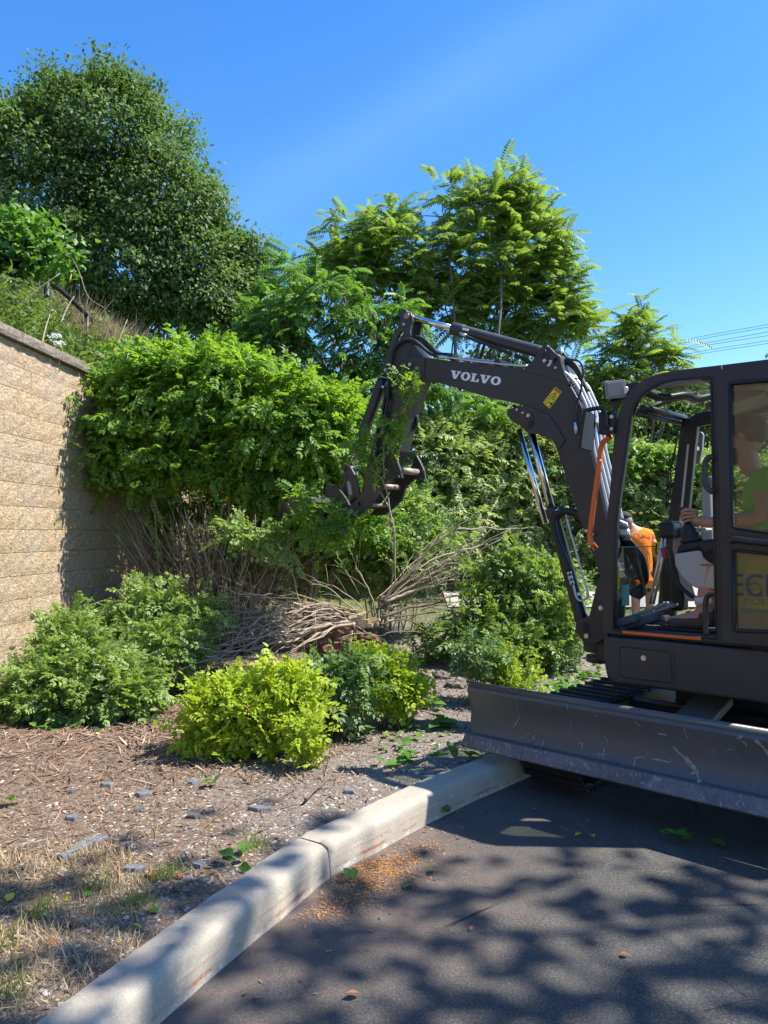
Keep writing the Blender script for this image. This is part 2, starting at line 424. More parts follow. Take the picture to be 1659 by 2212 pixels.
def add_shoots(t, off, B, n, L_, size, mat, tm, smat='twig', r=.004, up=.4, droop=.35, keep=None, vs=0.0, minz=.03, step=7):
    P, F_, lines = shoots(B, n, L_, size, up, droop, step)
    nn = np.array([0, 0, 1.]) + rng.normal(size=P.shape) * .4; v = np.repeat(rng.normal(.55, .14, n), step) + vs
    ok = P[:, 2] > g_height(P[:, 0], P[:, 1]) + minz
    if keep is not None: ok &= keep(P)
    P = P - off; s_ = size * rng.uniform(.7, 1.15, len(P)); s_[step - 1::step] *= .8
    parts = [scatter(tm[k], P[(np.arange(len(P)) % len(tm) == k) & ok], (F_ + rng.normal(size=P.shape) * .25)[(np.arange(len(P)) % len(tm) == k) & ok], nn[(np.arange(len(P)) % len(tm) == k) & ok], s_[(np.arange(len(P)) % len(tm) == k) & ok], v[(np.arange(len(P)) % len(tm) == k) & ok]) for k in range(len(tm))]
    V_, Fc, A_ = merge(parts); o = link('shoots', np_mesh('shoots', V_, Fc, mat, A_), t); o['kind'] = 'stuff'
    mb = MB(); okl = ok.reshape(n, step).all(1)
    for k, l in enumerate(lines):
        if okl[k]: mb.tube([Vector(q - off) for q in l], r, 4, r1=r * .4)
    o = mb.build('shoot_stems', M[smat], t); o['kind'] = 'stuff'
def limb_tubes(base, blobs, r0=0.2, n=10, mat=None, parent=None, name='limb', wig=0.12, sides=6, fork=None):
    """a trunk and its limbs, each limb its own part"""
    base = Vector(base); top = Vector(blobs[0][0])
    fk = Vector(fork) if fork is not None else base.lerp(top, 0.35)
    mb = MB(); mb.tube(smooth_path([base - Vector((0, 0, .25)), base.lerp(fk, .5) + Vector((random.uniform(-.1, .1), 0, 0)), fk]), r0, 9, r1=r0 * .72)
    mb.build('trunk', mat, parent)
    for i in range(n):
        b = blobs[i % len(blobs)]; e = Vector(b[0]) + Vector([random.uniform(-.55, .55) * x for x in b[1]])
        s_ = base.lerp(fk, random.uniform(.75, 1.0)); m = s_.lerp(e, .5) + Vector([random.gauss(0, wig) * (e - s_).length for _ in range(3)]) + Vector((0, 0, .08 * (e - s_).length))
        mb = MB(); p = smooth_path([s_, m, e], 5); mb.tube(p, r0 * random.uniform(.3, .5), sides, r1=r0 * .07)
        for q in range(3):
            a = p[random.randint(3, len(p) - 2)]; e2 = a + Vector([random.gauss(0, 1) for _ in range(3)]).normalized() * min(.9, (e - s_).length * random.uniform(.12, .25))
            e2.z = max(e2.z, a.z - .1); mb.tube([a, a.lerp(e2, .5) + Vector((0, 0, .04)), e2], r0 * .12, 5, r1=r0 * .03)
        mb.build(name, mat, parent)

# ---------------------------------------------------------------- kerb line and terrain
KB = [(-2.6, -2.2), (-1.55, 0.35), (-1.02, 1.75), (-.735, 2.47), (-.585, 2.8), (-.44, 3.10), (-.245, 3.506), (-.022, 3.795), (.240, 4.136), (.55, 4.50), (.824, 4.79), (1.6, 5.63), (2.4, 6.4), (4.2, 7.9), (7.5, 10.2), (14, 13.5), (30, 20)]
KP = [Vector((x, y, 0)) for x, y in KB]
KS = smooth_path(KP, 8)
KA = np.array([(p.x, p.y) for p in KS])
def kerb_d(x, y):
    """signed distance from the kerb's front foot; positive on the planted side"""
    x = np.atleast_1d(x).astype(float); y = np.atleast_1d(y).astype(float)
    a = KA[:-1]; b = KA[1:]; ab = b - a; P = np.stack([x, y], -1)
    t = np.clip(((P[:, None] - a) * ab).sum(-1) / (ab ** 2).sum(-1), 0, 1)
    q = a + t[..., None] * ab; dd = P[:, None] - q; ds = (dd ** 2).sum(-1); k = ds.argmin(1); i = np.arange(len(x))
    cr = ab[k, 0] * dd[i, k, 1] - ab[k, 1] * dd[i, k, 0]
    return np.sqrt(ds[i, k]) * np.sign(cr)
WX0, WY0, WS = -3.50, 6.70, 0.076
def wall_x(y): return WX0 + WS * (y - WY0)
WALL_END = 12.0; WALL_Z0 = 0.10; WALL_TOP = 3.43
def sst(t): t = np.clip(t, 0, 1); return t * t * (3 - 2 * t)
def g_base(x, y):
    z = 0.13 + np.interp(y, [6.5, 8, 9.5, 11, 12, 14, 20, 60], [0, .04, .10, .24, .38, .66, 1.1, 2.6])
    return z
def g_height(x, y):
    x = np.asarray(x, float); y = np.asarray(y, float)
    z = g_base(x, y)
    xe = wall_x(y) - .20 + .42 * np.clip(y - 11.6, 0, 14); w = .12 + .85 * np.clip(y - 11.6, 0, 14)
    s_ = xe - x
    bank = 3.22 * sst(s_ / w) + .62 * np.clip(s_ - w, 0, 9)
    z = z + np.where(s_ > 0, np.minimum(bank, 7.2), 0) * (1 - 0.15 * sst((y - 14) / 10))
    return z
def fine(a, b, lo, hi, step, cs):
    L1 = list(np.arange(lo, hi, step)); out = list(L1)
    x = hi; s_ = step
    while x < b: out.append(x); s_ = min(s_ * 1.25, cs); x += s_
    x = lo; s_ = step
    while x > a: s_ = min(s_ * 1.25, cs); x -= s_; out.append(x)
    return np.array(sorted(set(out)))
xs = fine(-60, 90, -4.6, 3.0, .055, 2.5); ys = fine(-8, 120, 1.6, 9.0, .055, 2.5)
XX, YY = np.meshgrid(xs, ys); fx = XX.ravel(); fy = YY.ravel()
kd = np.concatenate([kerb_d(fx[i:i + 4000], fy[i:i + 4000]) for i in range(0, len(fx), 4000)])
zz = g_height(fx, fy)
nz = np.array([noise.fractal(Vector((a * 1.7, b * 1.7, 0)), 0.8, 2.1, 4) if (a > -6 and a < 6 and b < 14) else 0 for a, b in zip(fx, fy)])
nf = np.array([noise.noise(Vector((a * 9, b * 9, 3.0))) if (a > -5 and a < 3 and b < 9.5) else 0 for a, b in zip(fx, fy)])
amp = np.clip((kd - .2) * .8, 0, 1)
zz = zz + (nz * .030 + nf * .012) * amp - .012 * (1 - amp)
zz = np.where(kd > 0.12, zz, np.where(kd > 0.02, np.minimum(zz, .1), -0.12))
V = np.stack([fx, fy, zz], -1); nx, ny = len(xs), len(ys)
I = (np.arange(ny - 1)[:, None] * nx + np.arange(nx - 1)[None]).ravel()
F = np.stack([I, I + 1, I + nx + 1, I + nx], -1)
n = NT('bed_soil'); p = n.pos()
f1 = n.noise(p, 1.3, 5); f2 = n.noise(p, 22, 6, .7); f3 = n.noise(p, 90, 4, .7); f4 = n.vor(p, 120, 'Color')
base = n.ramp(f2, [(0.30, (.085, .054, .034)), (0.5, (.175, .116, .074)), (0.72, (.31, .225, .15))])
grey = n.ramp(f3, [(0.35, (.12, .10, .082)), (0.65, (.30, .26, .215))])
sx = n.node('ShaderNodeSeparateXYZ'); n.L(p, sx.inputs[0])
gm = n.math('MULTIPLY_ADD', sx.outputs[0], .35, n.math('MULTIPLY_ADD', f1, 1.2, 0.1))      # greyer gravel towards the kerb
c = n.mix(n.ramp(gm, [(0.25, 0.0), (0.75, 1.0)]), base, grey)
sp = n.node('ShaderNodeSeparateColor'); n.L(f4, sp.inputs[0])
c = n.mix(n.ramp(sp.outputs[0], [(0.80, 0.0), (0.84, .75)]), c, n.ramp(sp.outputs[1], [(0.0, (.10, .055, .035)), (0.5, (.42, .38, .32)), (1.0, (.16, .17, .18))]))
gr = n.node('ShaderNodeMapRange'); n.L(sx.outputs[1], gr.inputs[0]); gr.inputs[1].default_value = 10.5; gr.inputs[2].default_value = 12
c = n.mix(gr.outputs[0], c, n.ramp(n.noise(p, 6, 6), [(0.35, (.06, .085, .025)), (0.6, (.16, .17, .06)), (.8, (.30, .26, .14))]))
n.col(c); n.set(Roughness=0.95); n.b.inputs['Specular IOR Level'].default_value = .15
n.bump(n.math('ADD', n.math('MULTIPLY', f2, 1.2), n.math('ADD', f3, n.math('MULTIPLY', sp.outputs[0], .5))), 0.9, 0.012)
gme = np_mesh('ground', V, F, n.m, smooth=True)
ground = setp(link('ground', gme), kind='structure')

# road: one sheet
n = NT('worn_asphalt'); p = n.pos()
f1 = n.noise(p, .9, 4); f2 = n.noise(p, 105, 5, .8); f3 = n.vor(p, 150, 'Color'); sp = n.node('ShaderNodeSeparateColor'); n.L(f3, sp.inputs[0])
f5 = n.noise(n.pos(scale=(1.0, .35, 1)), 5, 5, .6, 1.2)
c = n.ramp(f2, [(0.34, (.018, .018, .017)), (0.50, (.058, .056, .051)), (0.66, (.160, .152, .138))])
c = n.mix(n.math('MULTIPLY', n.ramp(sp.outputs[0], [(0.88, 0.0), (0.92, .5)]), n.ramp(f1, [(.35, .15), (.7, 1.0)])), c, (.21, .195, .18))
c = n.mix(n.math('MULTIPLY', n.ramp(f5, [(0.45, 0.0), (0.72, 1.0)]), .28), c, (.15, .135, .12))
at = n.node('ShaderNodeAttribute'); at.attribute_name = 'var'
c = n.mix(n.math('MULTIPLY', at.outputs['Fac'], n.ramp(n.noise(p, 7, 6, .7), [(0.30, 0.15), (0.62, 1.0)])), c, (.17, .12, .095))
cr = n.vor(n.pos(scale=(1, 1, .01)), 1.1, 'Distance', 'DISTANCE_TO_EDGE')
wob = n.noise(p, 9, 4)
crk = n.ramp(n.math('MULTIPLY_ADD', wob, .035, cr), [(0.0, 1.0), (0.019, 1.0), (0.024, 0.0)])
crk = n.math('MULTIPLY', crk, n.ramp(f1, [(0.5, 0.0), (0.6, 1.0)]))
c = n.mix(crk, c, (.02, .018, .017))
n.col(c); n.set(Roughness=n.math('MULTIPLY_ADD', f2, .3, .62)); n.b.inputs['Specular IOR Level'].default_value = .35
n.bump(n.math('ADD', f2, n.math('MULTIPLY', sp.outputs[0], .7)), .8, .006)
xr = fine(-20, 90, -1.5, 2.6, .09, 3); yr = fine(-12, 60, 1.5, 5.5, .09, 3)
XX, YY = np.meshgrid(xr, yr); ax, ay = XX.ravel(), YY.ravel()
kk = np.concatenate([kerb_d(ax[i:i + 4000], ay[i:i + 4000]) for i in range(0, len(ax), 4000)])
var = np.exp(-np.abs(kk) / .32) * 0.8 + np.exp(-((ax - .15) ** 2 / .25 + (ay - 3.35) ** 2 / .35)) * .55
ok = kk < 0.16
nx, ny = len(xr), len(yr); I = (np.arange(ny - 1)[:, None] * nx + np.arange(nx - 1)[None]).ravel()
F = np.stack([I, I + 1, I + nx + 1, I + nx], -1); F = F[ok[F].all(1)]
rme = np_mesh('road', np.stack([ax, ay, 0 * ax], -1), F, n.m, var, smooth=True)
setp(link('road', rme), kind='structure')

# kerb stones: parts of the kerb
n = NT('kerb_concrete'); p = n.pos()
uv = n.node('ShaderNodeUVMap'); su = n.node('ShaderNodeSeparateXYZ'); n.L(uv.outputs[0], su.inputs[0])
f1 = n.noise(p, 3.0, 6, .65); f2 = n.noise(p, 70, 5, .75); f3 = n.noise(p, 330, 2)
c = n.ramp(f1, [(0.30, (.31, .275, .22)), (0.55, (.37, .33, .265)), (0.75, (.42, .38, .31))])
c = n.mix(n.ramp(f2, [(0.34, .45), (0.50, 0.0)]), c, (.24, .21, .17))
c = n.mix(n.ramp(f3, [(0.60, 0.0), (0.68, .75)]), c, (.13, .115, .10)); f4 = n.noise(p, 190, 3); c = n.mix(n.ramp(f4, [(0.60, 0.0), (0.70, .6)]), c, (.62, .58, .52))
wv = n.noise(p, 2.4, 4); wv2 = n.noise(p, 16, 5, .7)
h = n.math('ADD', su.outputs[1], n.math('MULTIPLY_ADD', wv2, .016, n.math('MULTIPLY_ADD', wv, .012, -.014)))
def band(lo, hi, soft=.004): return n.math('MULTIPLY', n.ramp(h, [(lo, 0.0), (lo + soft, 1.0)]), n.ramp(h, [(hi - soft, 1.0), (hi, 0.0)]))
rb = n.math('MULTIPLY', n.math('ADD', band(.020, .040), n.math('MULTIPLY', band(.062, .076, .006), .6)), n.ramp(n.noise(p, 4.2, 6, .8), [(0.46, 0.0), (0.60, 1.0)]))
wb = n.math('MULTIPLY', n.math('ADD', band(-.01, .022), n.math('MULTIPLY', band(.078, .088), .8)), n.ramp(n.noise(p, 9, 5, .8), [(0.50, 0.0), (0.62, 1.0)]))
c = n.mix(n.math('MULTIPLY', wb, .7), c, (.62, .59, .53)); c = n.mix(n.math('MULTIPLY', rb, .85), c, (.30, .115, .05))
stn = n.ramp(n.noise(p, 6, 5, .8), [(0.70, 0.0), (0.73, 1.0)])
c = n.mix(n.math('MULTIPLY', stn, .75), c, (.07, .065, .06))
n.col(c); n.set(Roughness=.9); n.b.inputs['Specular IOR Level'].default_value = .25
n.bump(n.math('ADD', f2, n.math('MULTIPLY', f3, .5)), .55, .005)
M['kerb'] = n.m
prof = [(-.0, -.10), (.0, .0), (.002, .012), (.014, .100), (.017, .120), (.024, .135), (.038, .145), (.055, .149), (.075, .150), (.170, .150), (.190, .148), (.200, .138), (.203, .10), (.203, -.10)]
pl = [0.0]
for a, b in zip(prof[1:], prof[2:]): pl.append(pl[-1] + sqrt((b[0] - a[0]) ** 2 + (b[1] - a[1]) ** 2))
pl = [-.10] + pl
kerb = thing('kerb', None, None); kerb['kind'] = 'structure'
arc = np.concatenate([[0], np.cumsum(np.linalg.norm(np.diff(KA, axis=0), axis=1))])
def kpt(s_):
    return Vector((np.interp(s_, arc, KA[:, 0]), np.interp(s_, arc, KA[:, 1]), 0))
def kerb_stone(s0, s1):
    m = max(2, int((s1 - s0) / .045)); vs = []; uvs = []
    for i in range(m + 1):
        s_ = s0 + (s1 - s0) * i / m; c_ = kpt(s_); t = (kpt(s_ + .05) - kpt(s_ - .05)).normalized(); nrm = Vector((-t.y, t.x, 0))
        e = .006 if i in (0, m) else 0
        for k, (o_, z) in enumerate(prof):
            j = noise.noise(Vector((s_ * 14, z * 9, o_ * 9))) * .0032 + noise.noise(Vector((s_ * 3, z * 2, 7))) * .004 + noise.noise(Vector((s_ * 40, z * 30, o_ * 30))) * .0016
            rag = t * noise.noise(Vector((z * 22, o_ * 22, s0))) * .012 if i in (0, m) else Vector()
            vs.append(c_ + nrm * (o_ + e * (1 if k < 7 else -.5) * .6 + (j if 0 < k < 11 else 0)) + Vector((0, 0, z - (e if 4 < k < 12 else 0) + (j if 4 < k < 11 else 0))) + rag)
            uvs.append((s_, pl[k]))
    K = len(prof); fs = [(i * K + k, (i + 1) * K + k, (i + 1) * K + k + 1, i * K + k + 1) for i in range(m) for k in range(K - 1)]
    fs += [tuple(range(K)), tuple(m * K + k for k in reversed(range(K)))]
    me = bpy.data.meshes.new('kerb_stone'); me.from_pydata(vs, [], fs); me.materials.append(M['kerb'])
    me.polygons.foreach_set('use_smooth', [3 <= (i % (K - 1)) <= 7 or (i % (K - 1)) in (10, 11) for i in range(len(fs) - 2)] + [False, False])
    ul = me.uv_layers.new(name='UVMap')
    for lp in me.loops: ul.data[lp.index].uv = uvs[lp.vertex_index]
    me.update(); link('kerb_stone', me, kerb)
def s_at(x, y): return float(arc[np.argmin(np.hypot(KA[:, 0] - x, KA[:, 1] - y))])
sc0 = s_at(-.235, 3.52)
cuts = [sc0 - 3.05 * k for k in range(2, -1, -1) if sc0 - 3.05 * k > .2] + [sc0 + 3.05 * k for k in range(1, 5)]
cuts = [0.05] + cuts
for a, b in zip(cuts, cuts[1:]): kerb_stone(a + .006, b - .006)

# ---------------------------------------------------------------- retaining wall of split-face blocks
n = NT('split_face_block'); p = n.pos(); 
f1 = n.noise(p, 2.0, 4); f2 = n.noise(n.pos(scale=(1, 1, 1.6)), 27, 6, .74, .6); f3 = n.noise(p, 75, 4, .7); oi = n.node('ShaderNodeObjectInfo')
c = n.ramp(f2, [(0.28, (.20, .135, .080)), (0.43, (.41, .295, .180)), (0.56, (.62, .485, .310)), (0.74, (.80, .68, .475))])
c = n.mix(n.ramp(f3, [(0.32, .6), (0.5, 0.0)]), c, (.20, .14, .10))
c = n.mix(n.math('MULTIPLY', n.ramp(f1, [(0.42, 0.0), (0.68, 1.0)]), .30), c, (.52, .46, .42))
sz = n.node('ShaderNodeSeparateXYZ'); n.L(p, sz.inputs[0])
c = n.mix(n.math('MULTIPLY', n.ramp(n.math('MULTIPLY', sz.outputs[2], .29), [(0.5, 0.0), (0.9, 1.0)]), .30), c, n.mix(.5, c, (.60, .42, .33)))
c = n.mix(1.0, c, n.ramp(oi.outputs['Random'], [(0, (.90, .90, .90)), (1, (1.0, .985, .96))]), 'MULTIPLY')
n.col(c); n.set(Roughness=.95); n.b.inputs['Specular IOR Level'].default_value = .15
n.bump(n.math('ADD', n.math('MULTIPLY', f2, 1.5), n.math('MULTIPLY', f3, .45)), .9, .022)
M['block'] = n.m
n = NT('cap_stone_concrete'); p = n.pos(); f2 = n.noise(p, 26, 6, .75); f1 = n.noise(p, 4, 4)
c = n.ramp(f2, [(0.30, (.09, .07, .05)), (0.5, (.22, .18, .14)), (0.72, (.36, .31, .26))]); n.col(n.mix(n.ramp(f1, [(.4, 0.), (.7, .5)]), c, (.13, .11, .085)))
n.set(Roughness=.95); n.bump(f2, .9, .015); M['cap'] = n.m
wang = atan2(1, WS) - pi / 2
wall = thing('retaining_wall', 'tall tan split-face block retaining wall along the left, with a weathered cap course', 'wall', (wall_x(5.2), 5.2, 0), wang)
BH, BW = 0.222, 0.457
def block_mesh(seed, w, h, d, mat, nm, rough=.010):
    gx, gz = 5, 3; vs = []; r = random.Random(seed)
    for i in range(gx + 1):
        for k in range(gz + 1):
            y = w * i / gx; z = h * k / gz; edge = i in (0, gx) or k in (0, gz)
            x = -(.003 + abs(r.gauss(0, .0012))) if edge else r.uniform(-.5, 1) * rough
            vs.append((x, y, z))
    fs = [(i * (gz + 1) + k, (i + 1) * (gz + 1) + k, (i + 1) * (gz + 1) + k + 1, i * (gz + 1) + k + 1) for i in range(gx) for k in range(gz)]
    b = len(vs); vs += [(-d, 0, 0), (-d, w, 0), (-d, w, h), (-d, 0, h)]
    bo = [i * (gz + 1) for i in range(gx + 1)]; to = [i * (gz + 1) + gz for i in range(gx + 1)]
    fs += [tuple([b] + [b + 1] + bo[::-1]), tuple(to + [b + 2, b + 3]), tuple([k for k in range(gz + 1)] + [b + 3, b]), tuple([gx * (gz + 1) + k for k in reversed(range(gz + 1))] + [b + 1, b + 2])]
    me = bpy.data.meshes.new(nm); me.from_pydata(vs, [], fs); me.materials.append(mat); me.update(); return me
bms = [block_mesh(s_, BW - .0012, BH - .0045, .22, M['block'], 'block') for s_ in range(5)]
bhalf = block_mesh(9, BW / 2 - .0012, BH - .003, .22, M['block'], 'block')
nc = int((WALL_END - 5.2) / BW); nr = int(round((WALL_TOP - WALL_Z0) / BH))
for k in range(nr):
    z = WALL_Z0 + k * BH; off = (k % 2) * BW / 2; bx = -.003 * k + .02
    if k % 2: link('block', bhalf, wall, (bx, 0, z))
    for i in range(nc):
        link('block', bms[(i * 3 + k * 7 + random.randint(0, 4)) % 5], wall, (bx + random.uniform(-.002, .002), off + i * BW, z))
caps = [block_mesh(20 + s_, .60, .10, .30, M['cap'], 'cap_stone', .006) for s_ in range(3)]
ncp = int(nc * BW / .604)
for i in range(ncp): link('cap_stone', caps[i % 3], wall, (.035 + random.uniform(-.004, .004), i * .604, WALL_Z0 + nr * BH + .001 + random.uniform(0, .003)))
# ---------------------------------------------------------------- excavator
EO = Vector((2.44, 5.0, 0)); EH = R(140)
EF = Vector((cos(EH), sin(EH), 0)); EL = Vector((-sin(EH), cos(EH), 0))
EM = Matrix.Translation(EO) @ Matrix.Rotation(EH, 4, 'Z'); EMI = EM.inverted()
def tr(u, v, lat):                     # photo position on the upright plane y = lat of the machine -> its (x, z)
    p = EMI @ at_plane(u, v, EO + EL * lat, EL); return (p.x, p.z)
def tr3(u, v, lat): a = tr(u, v, lat); return Vector((a[0], lat, a[1]))
def z1(x, y): return (658.3 + .3307 * x, 603.5 + .3307 * y)
def z1b(x, y): return (658.3 + .18188 * x, 905.2 + .18188 * y)
def z2(x, y): return (1152.1 + .30556 * x, 713.2 + .30556 * y)
def z2b(x, y): return (811.9 + .17852 * x, 647.4 + .17852 * y)
def z3b(x, y): return (1097.2 + .16534 * x, 713.2 + .16534 * y)
def z3c(x, y): return (1316.7 + .20635 * x, 822.9 + .20635 * y)
def z4b(x, y): return (1179.5 + .18606 * x, 1069.8 + .18606 * y)
def z5b(x, y): return (1289.2 + .22288 * x, 1097.2 + .22288 * y)
def z6b(x, y): return (1514.2 + .2974 * x, 768 + .2974 * y)
def TR(zf, pts, lat): return [tr(*zf(*p), lat) for p in pts]
def DD(x, y): return (x, y)
ex = thing('excavator', 'dark grey mini excavator with its cab door folded back, boom raised over the uprooted shrubs', 'excavator', EO, EH)

def tpath(zf, pts, lat): return [tr3(*zf(*p), lat) for p in pts]
def tube_part(name, pts, r, mat, parent, sides=10, smooth=4, r1=None):
    mb = MB(); P = smooth_path(pts, smooth) if smooth > 1 and len(pts) > 2 else [Vector(p) for p in pts]
    mb.tube(P, r, sides, r1=r1); return mb.build(name, mat, parent)
def disc(parent, u, v, lat, r, mat, name='bolt', th=.012, d=1, sides=14):
    p = tr3(u, v, lat); mb = MB(); mb.cyl(p, p + Vector((0, d * th, 0)), r, sides); mb.cyl(p + Vector((0, d * th, 0)), p + Vector((0, d * (th + .006), 0)), r * .6, 6)
    return mb.build(name, mat, parent)

# --- boom
BLAT = .115
top = TR(z2b, [(335, 765), (360, 712), (420, 700), (640, 703), (900, 738), (1250, 776), (1598, 815)], BLAT) + TR(z3b, [(250, 510), (500, 560), (700, 640), (820, 740), (900, 880), (960, 1010), (1005, 1200), (1050, 1420)], BLAT) + TR(z2, [(400, 850), (450, 1060), (500, 1280), (560, 1540), (600, 1750)], BLAT)
bot = TR(z4b, [(760, 1250), (700, 1330), (640, 990), (500, 560), (400, 300), (300, 0)], BLAT)[1:] + TR(z3b, [(650, 1600), (570, 1350), (500, 1200), (400, 1090), (200, 980), (0, 925)], BLAT) + TR(z2b, [(1250, 1150), (980, 1065), (700, 985), (560, 930), (440, 880), (350, 830)], BLAT)
mb = MB(); mb.prism(top + bot, -BLAT + .012, BLAT - .012)
boom = mb.build('boom', M['paint'], ex, .008)
for s_ in (-1, 1):                      # side plates stand proud of the box
    mb = MB(); k = .985; c_ = [sum(p[i] for p in top + bot) / len(top + bot) for i in (0, 1)]
    mb.prism([(p[0], p[1]) for p in top + bot], s_ * BLAT - .012, s_ * BLAT)
    if s_ < 0: mb.build('side_plate', M['paint'], boom, .003)
    else: mb.build('side_plate', M['paint'], boom, .003)
# nose fork casting around the arm pivot
nose = TR(z2b, [(330, 770), (355, 708), (420, 697), (600, 704), (585, 935), (440, 885), (345, 838)], BLAT)
for s_ in (-1, 1):
    mb = MB(); mb.prism(nose, s_ * .105, s_ * .128); mb.build('nose_plate', M['paint'], boom, .005)
pin = tr3(*z2b(372, 782), BLAT)
mb = MB(); mb.cyl((pin.x, -.15, pin.z), (pin.x, .145, pin.z), .032, 20); mb.build('pivot_pin', M['paint2'], boom, .003)
mb = MB(); mb.prism(TR(z2b, [(345, 755), (440, 755), (440, 815), (345, 825)], .13), .128, .138); mb.build('pin_keeper', M['paint'], boom, .003)
disc(boom, *z2b(417, 785), .138, .017, M['steel'])
# bracket plates for the arm cylinder on top of the boom
br = TR(z3b, [(200, 540), (255, 470), (300, 430), (345, 370), (372, 330), (400, 262), (440, 218), (492, 200), (550, 225), (610, 290), (680, 345), (700, 440), (735, 540), (775, 630), (805, 715), (700, 680), (500, 600)], .12)
hole = TR(z3b, [(600, 400), (612, 372), (640, 360), (650, 375), (640, 410), (610, 438), (596, 432)], .12)
for s_ in (-1, 1):
    mb = MB(); mb.prism(br, s_ * .098, s_ * .122, [hole]); mb.build('cylinder_bracket', M['paint'], boom, .003)
mb = MB(); P = TR(z3b, [(610, 292), (680, 347), (700, 442), (735, 542), (775, 632), (815, 735), (806, 742), (762, 640), (722, 548), (688, 448), (672, 360), (604, 300)], .12)
mb.prism(P, -.098, .098); mb.build('bracket_cover', M['paint'], boom)
disc(boom, *z3b(468, 298), .122, .030, M['paint2'], 'pivot_pin', .02)
mb = MB(); mb.prism(TR(z3b, [(450, 262), (510, 262), (528, 395), (490, 430), (470, 420)], .13), .122, .132); mb.build('pin_keeper', M['paint'], boom, .003)
disc(boom, *z3b(484, 403), .132, .0145, M['steel']); disc(boom, *z3b(628, 494), .122, .010, M['steel'])
mb = MB(); mb.prism(TR(z3b, [(535, 395), (560, 388), (575, 405), (568, 430), (540, 470), (520, 476), (513, 455), (540, 425)], .124), .122, .1245); mb.build('lube_decal', M['white'], boom)
mb = MB(); mb.tube(tpath(z3b, [(540, 415), (556, 402), (562, 418), (545, 432), (532, 456)], .126), .0016, 4); mb.build('lube_symbol', M['ink'], boom)
# bracket under the boom for the lift cylinder
ub = TR(z1, [(1322, 845), (1318, 880), (1336, 915), (1385, 945), (1412, 952), (1425, 968), (1438, 992), (1456, 1003), (1560, 1012), (1604, 1040), (1660, 1110), (1700, 1050), (1600, 890), (1450, 820)], .13)
for s_ in (-1, 1):
    mb = MB(); mb.prism(ub, s_ * .075, s_ * .128); mb.build('lift_bracket', M['paint'], boom, .006)
mb = MB(); mb.prism(TR(z3b, [(200, 1230), (235, 1250), (250, 1290), (310, 1270), (325, 1220), (322, 1100), (300, 1090), (262, 1130), (225, 1190)], .135), .128, .14); mb.build('pin_keeper', M['paint'], boom, .004)
disc(boom, *z3b(270, 1212), .138, .030, M['paint2'], 'pivot_pin', .014)
for q, r_ in (((272, 1116), .015), ((201, 1082), .010), ((124, 1040), .010)): disc(boom, *z3b(*q), .138 if r_ > .012 else .128, r_, M['steel'])
# silver pipes along the back of the boom
off = []
backc = TR(z3b, [(705, 560), (800, 640), (880, 740), (950, 880), (1005, 1010), (1045, 1200), (1080, 1420)], 0) + TR(z2, [(425, 850), (470, 1060), (520, 1280)], 0) 
for i in range(6):
    lat = .095 - .038 * i; P = TR(z3b, [(690, 560), (790, 655), (860, 740), (925, 880), (980, 1010), (1022, 1200), (1060, 1420)], BLAT) + TR(z2, [(405, 850), (455, 1060), (505, 1280), (520, 1340)], BLAT)
    if i % 2: P = P[1:]
    pts = []
    for a, p in enumerate(P):
        q = P[min(a + 1, len(P) - 1)]; o_ = P[max(a - 1, 0)]; t = Vector((q[0] - o_[0], q[1] - o_[1])).normalized(); nn = Vector((-t.y, t.x)) * (1 if t.y < 0 else 1)
        if nn.x > 0: nn = -nn
        pts.append(Vector((p[0] + nn.x * (.022 + .012 * (i % 2)), lat, p[1] + nn.y * (.022 + .012 * (i % 2)))))
    tube_part('hydraulic_pipe', pts, .0115, M['pipe'], boom, 8)
for (a, b) in (((720, 1), (0, 0)),):
    pass
c_ = tr3(*z3b(1150, 1195), .0)
q0 = tr3(*z3b(1165, 1190), .10); mb = MB(); mb.box((q0.x + .015, 0.03, q0.z), (.05, .24, .04), Matrix.Rotation(.25, 3, 'Y')); mb.build('pipe_clamp', M['steel'], boom, .003)
# thin tubes on top of the boom
for i, (dz, lat) in enumerate(((0.0, .085), (.0, .060), (0, -.02))):
    tube_part('hydraulic_pipe', [p + Vector((0, 0, .006 * i)) for p in tpath(z2b, [(740, 690), (920, 705), (1180, 740), (1480, 775)], lat + .02)] + tpath(z3b, [(130, 462), (250, 470)], lat + .02), .011, M['steel'], boom, 8)
for q in ((945, 700), (1510, 772)):
    p = tr3(*z2b(*q), .05); mb = MB(); mb.box((p.x, .05, p.z), (.05, .13, .055), Matrix.Rotation(-.2, 3, 'Y')); mb.build('pipe_clamp', M['paint2'], boom, .004)
for q in ((740, 688), (985, 690)):
    p = tpath(z2b, [q, (q[0] + 80, q[1] + 9)], .10); mb = MB(); mb.cyl(p[0], p[1], .018, 6); mb.build('hose_fitting', M['steel'], boom)
# hoses from boom top to arm
for k, (P, lat) in enumerate([([(715, 672), (640, 640), (560, 570), (470, 500), (390, 480), (300, 510), (215, 600), (185, 720), (175, 850), (160, 1000), (115, 1200)], .10),
                              ([(830, 665), (740, 650), (650, 560), (560, 480), (480, 455), (420, 480)], .03), ([(930, 675), (800, 660), (700, 600), (600, 510), (520, 455), (440, 450), (400, 500)], -.05),
                              ([(900, 668), (760, 655), (680, 620), (610, 560), (520, 500), (450, 480)], .0)]):
    tube_part('hose', tpath(z2b, P, lat + .02), .017, M['rubber'], ex, 9, 5)
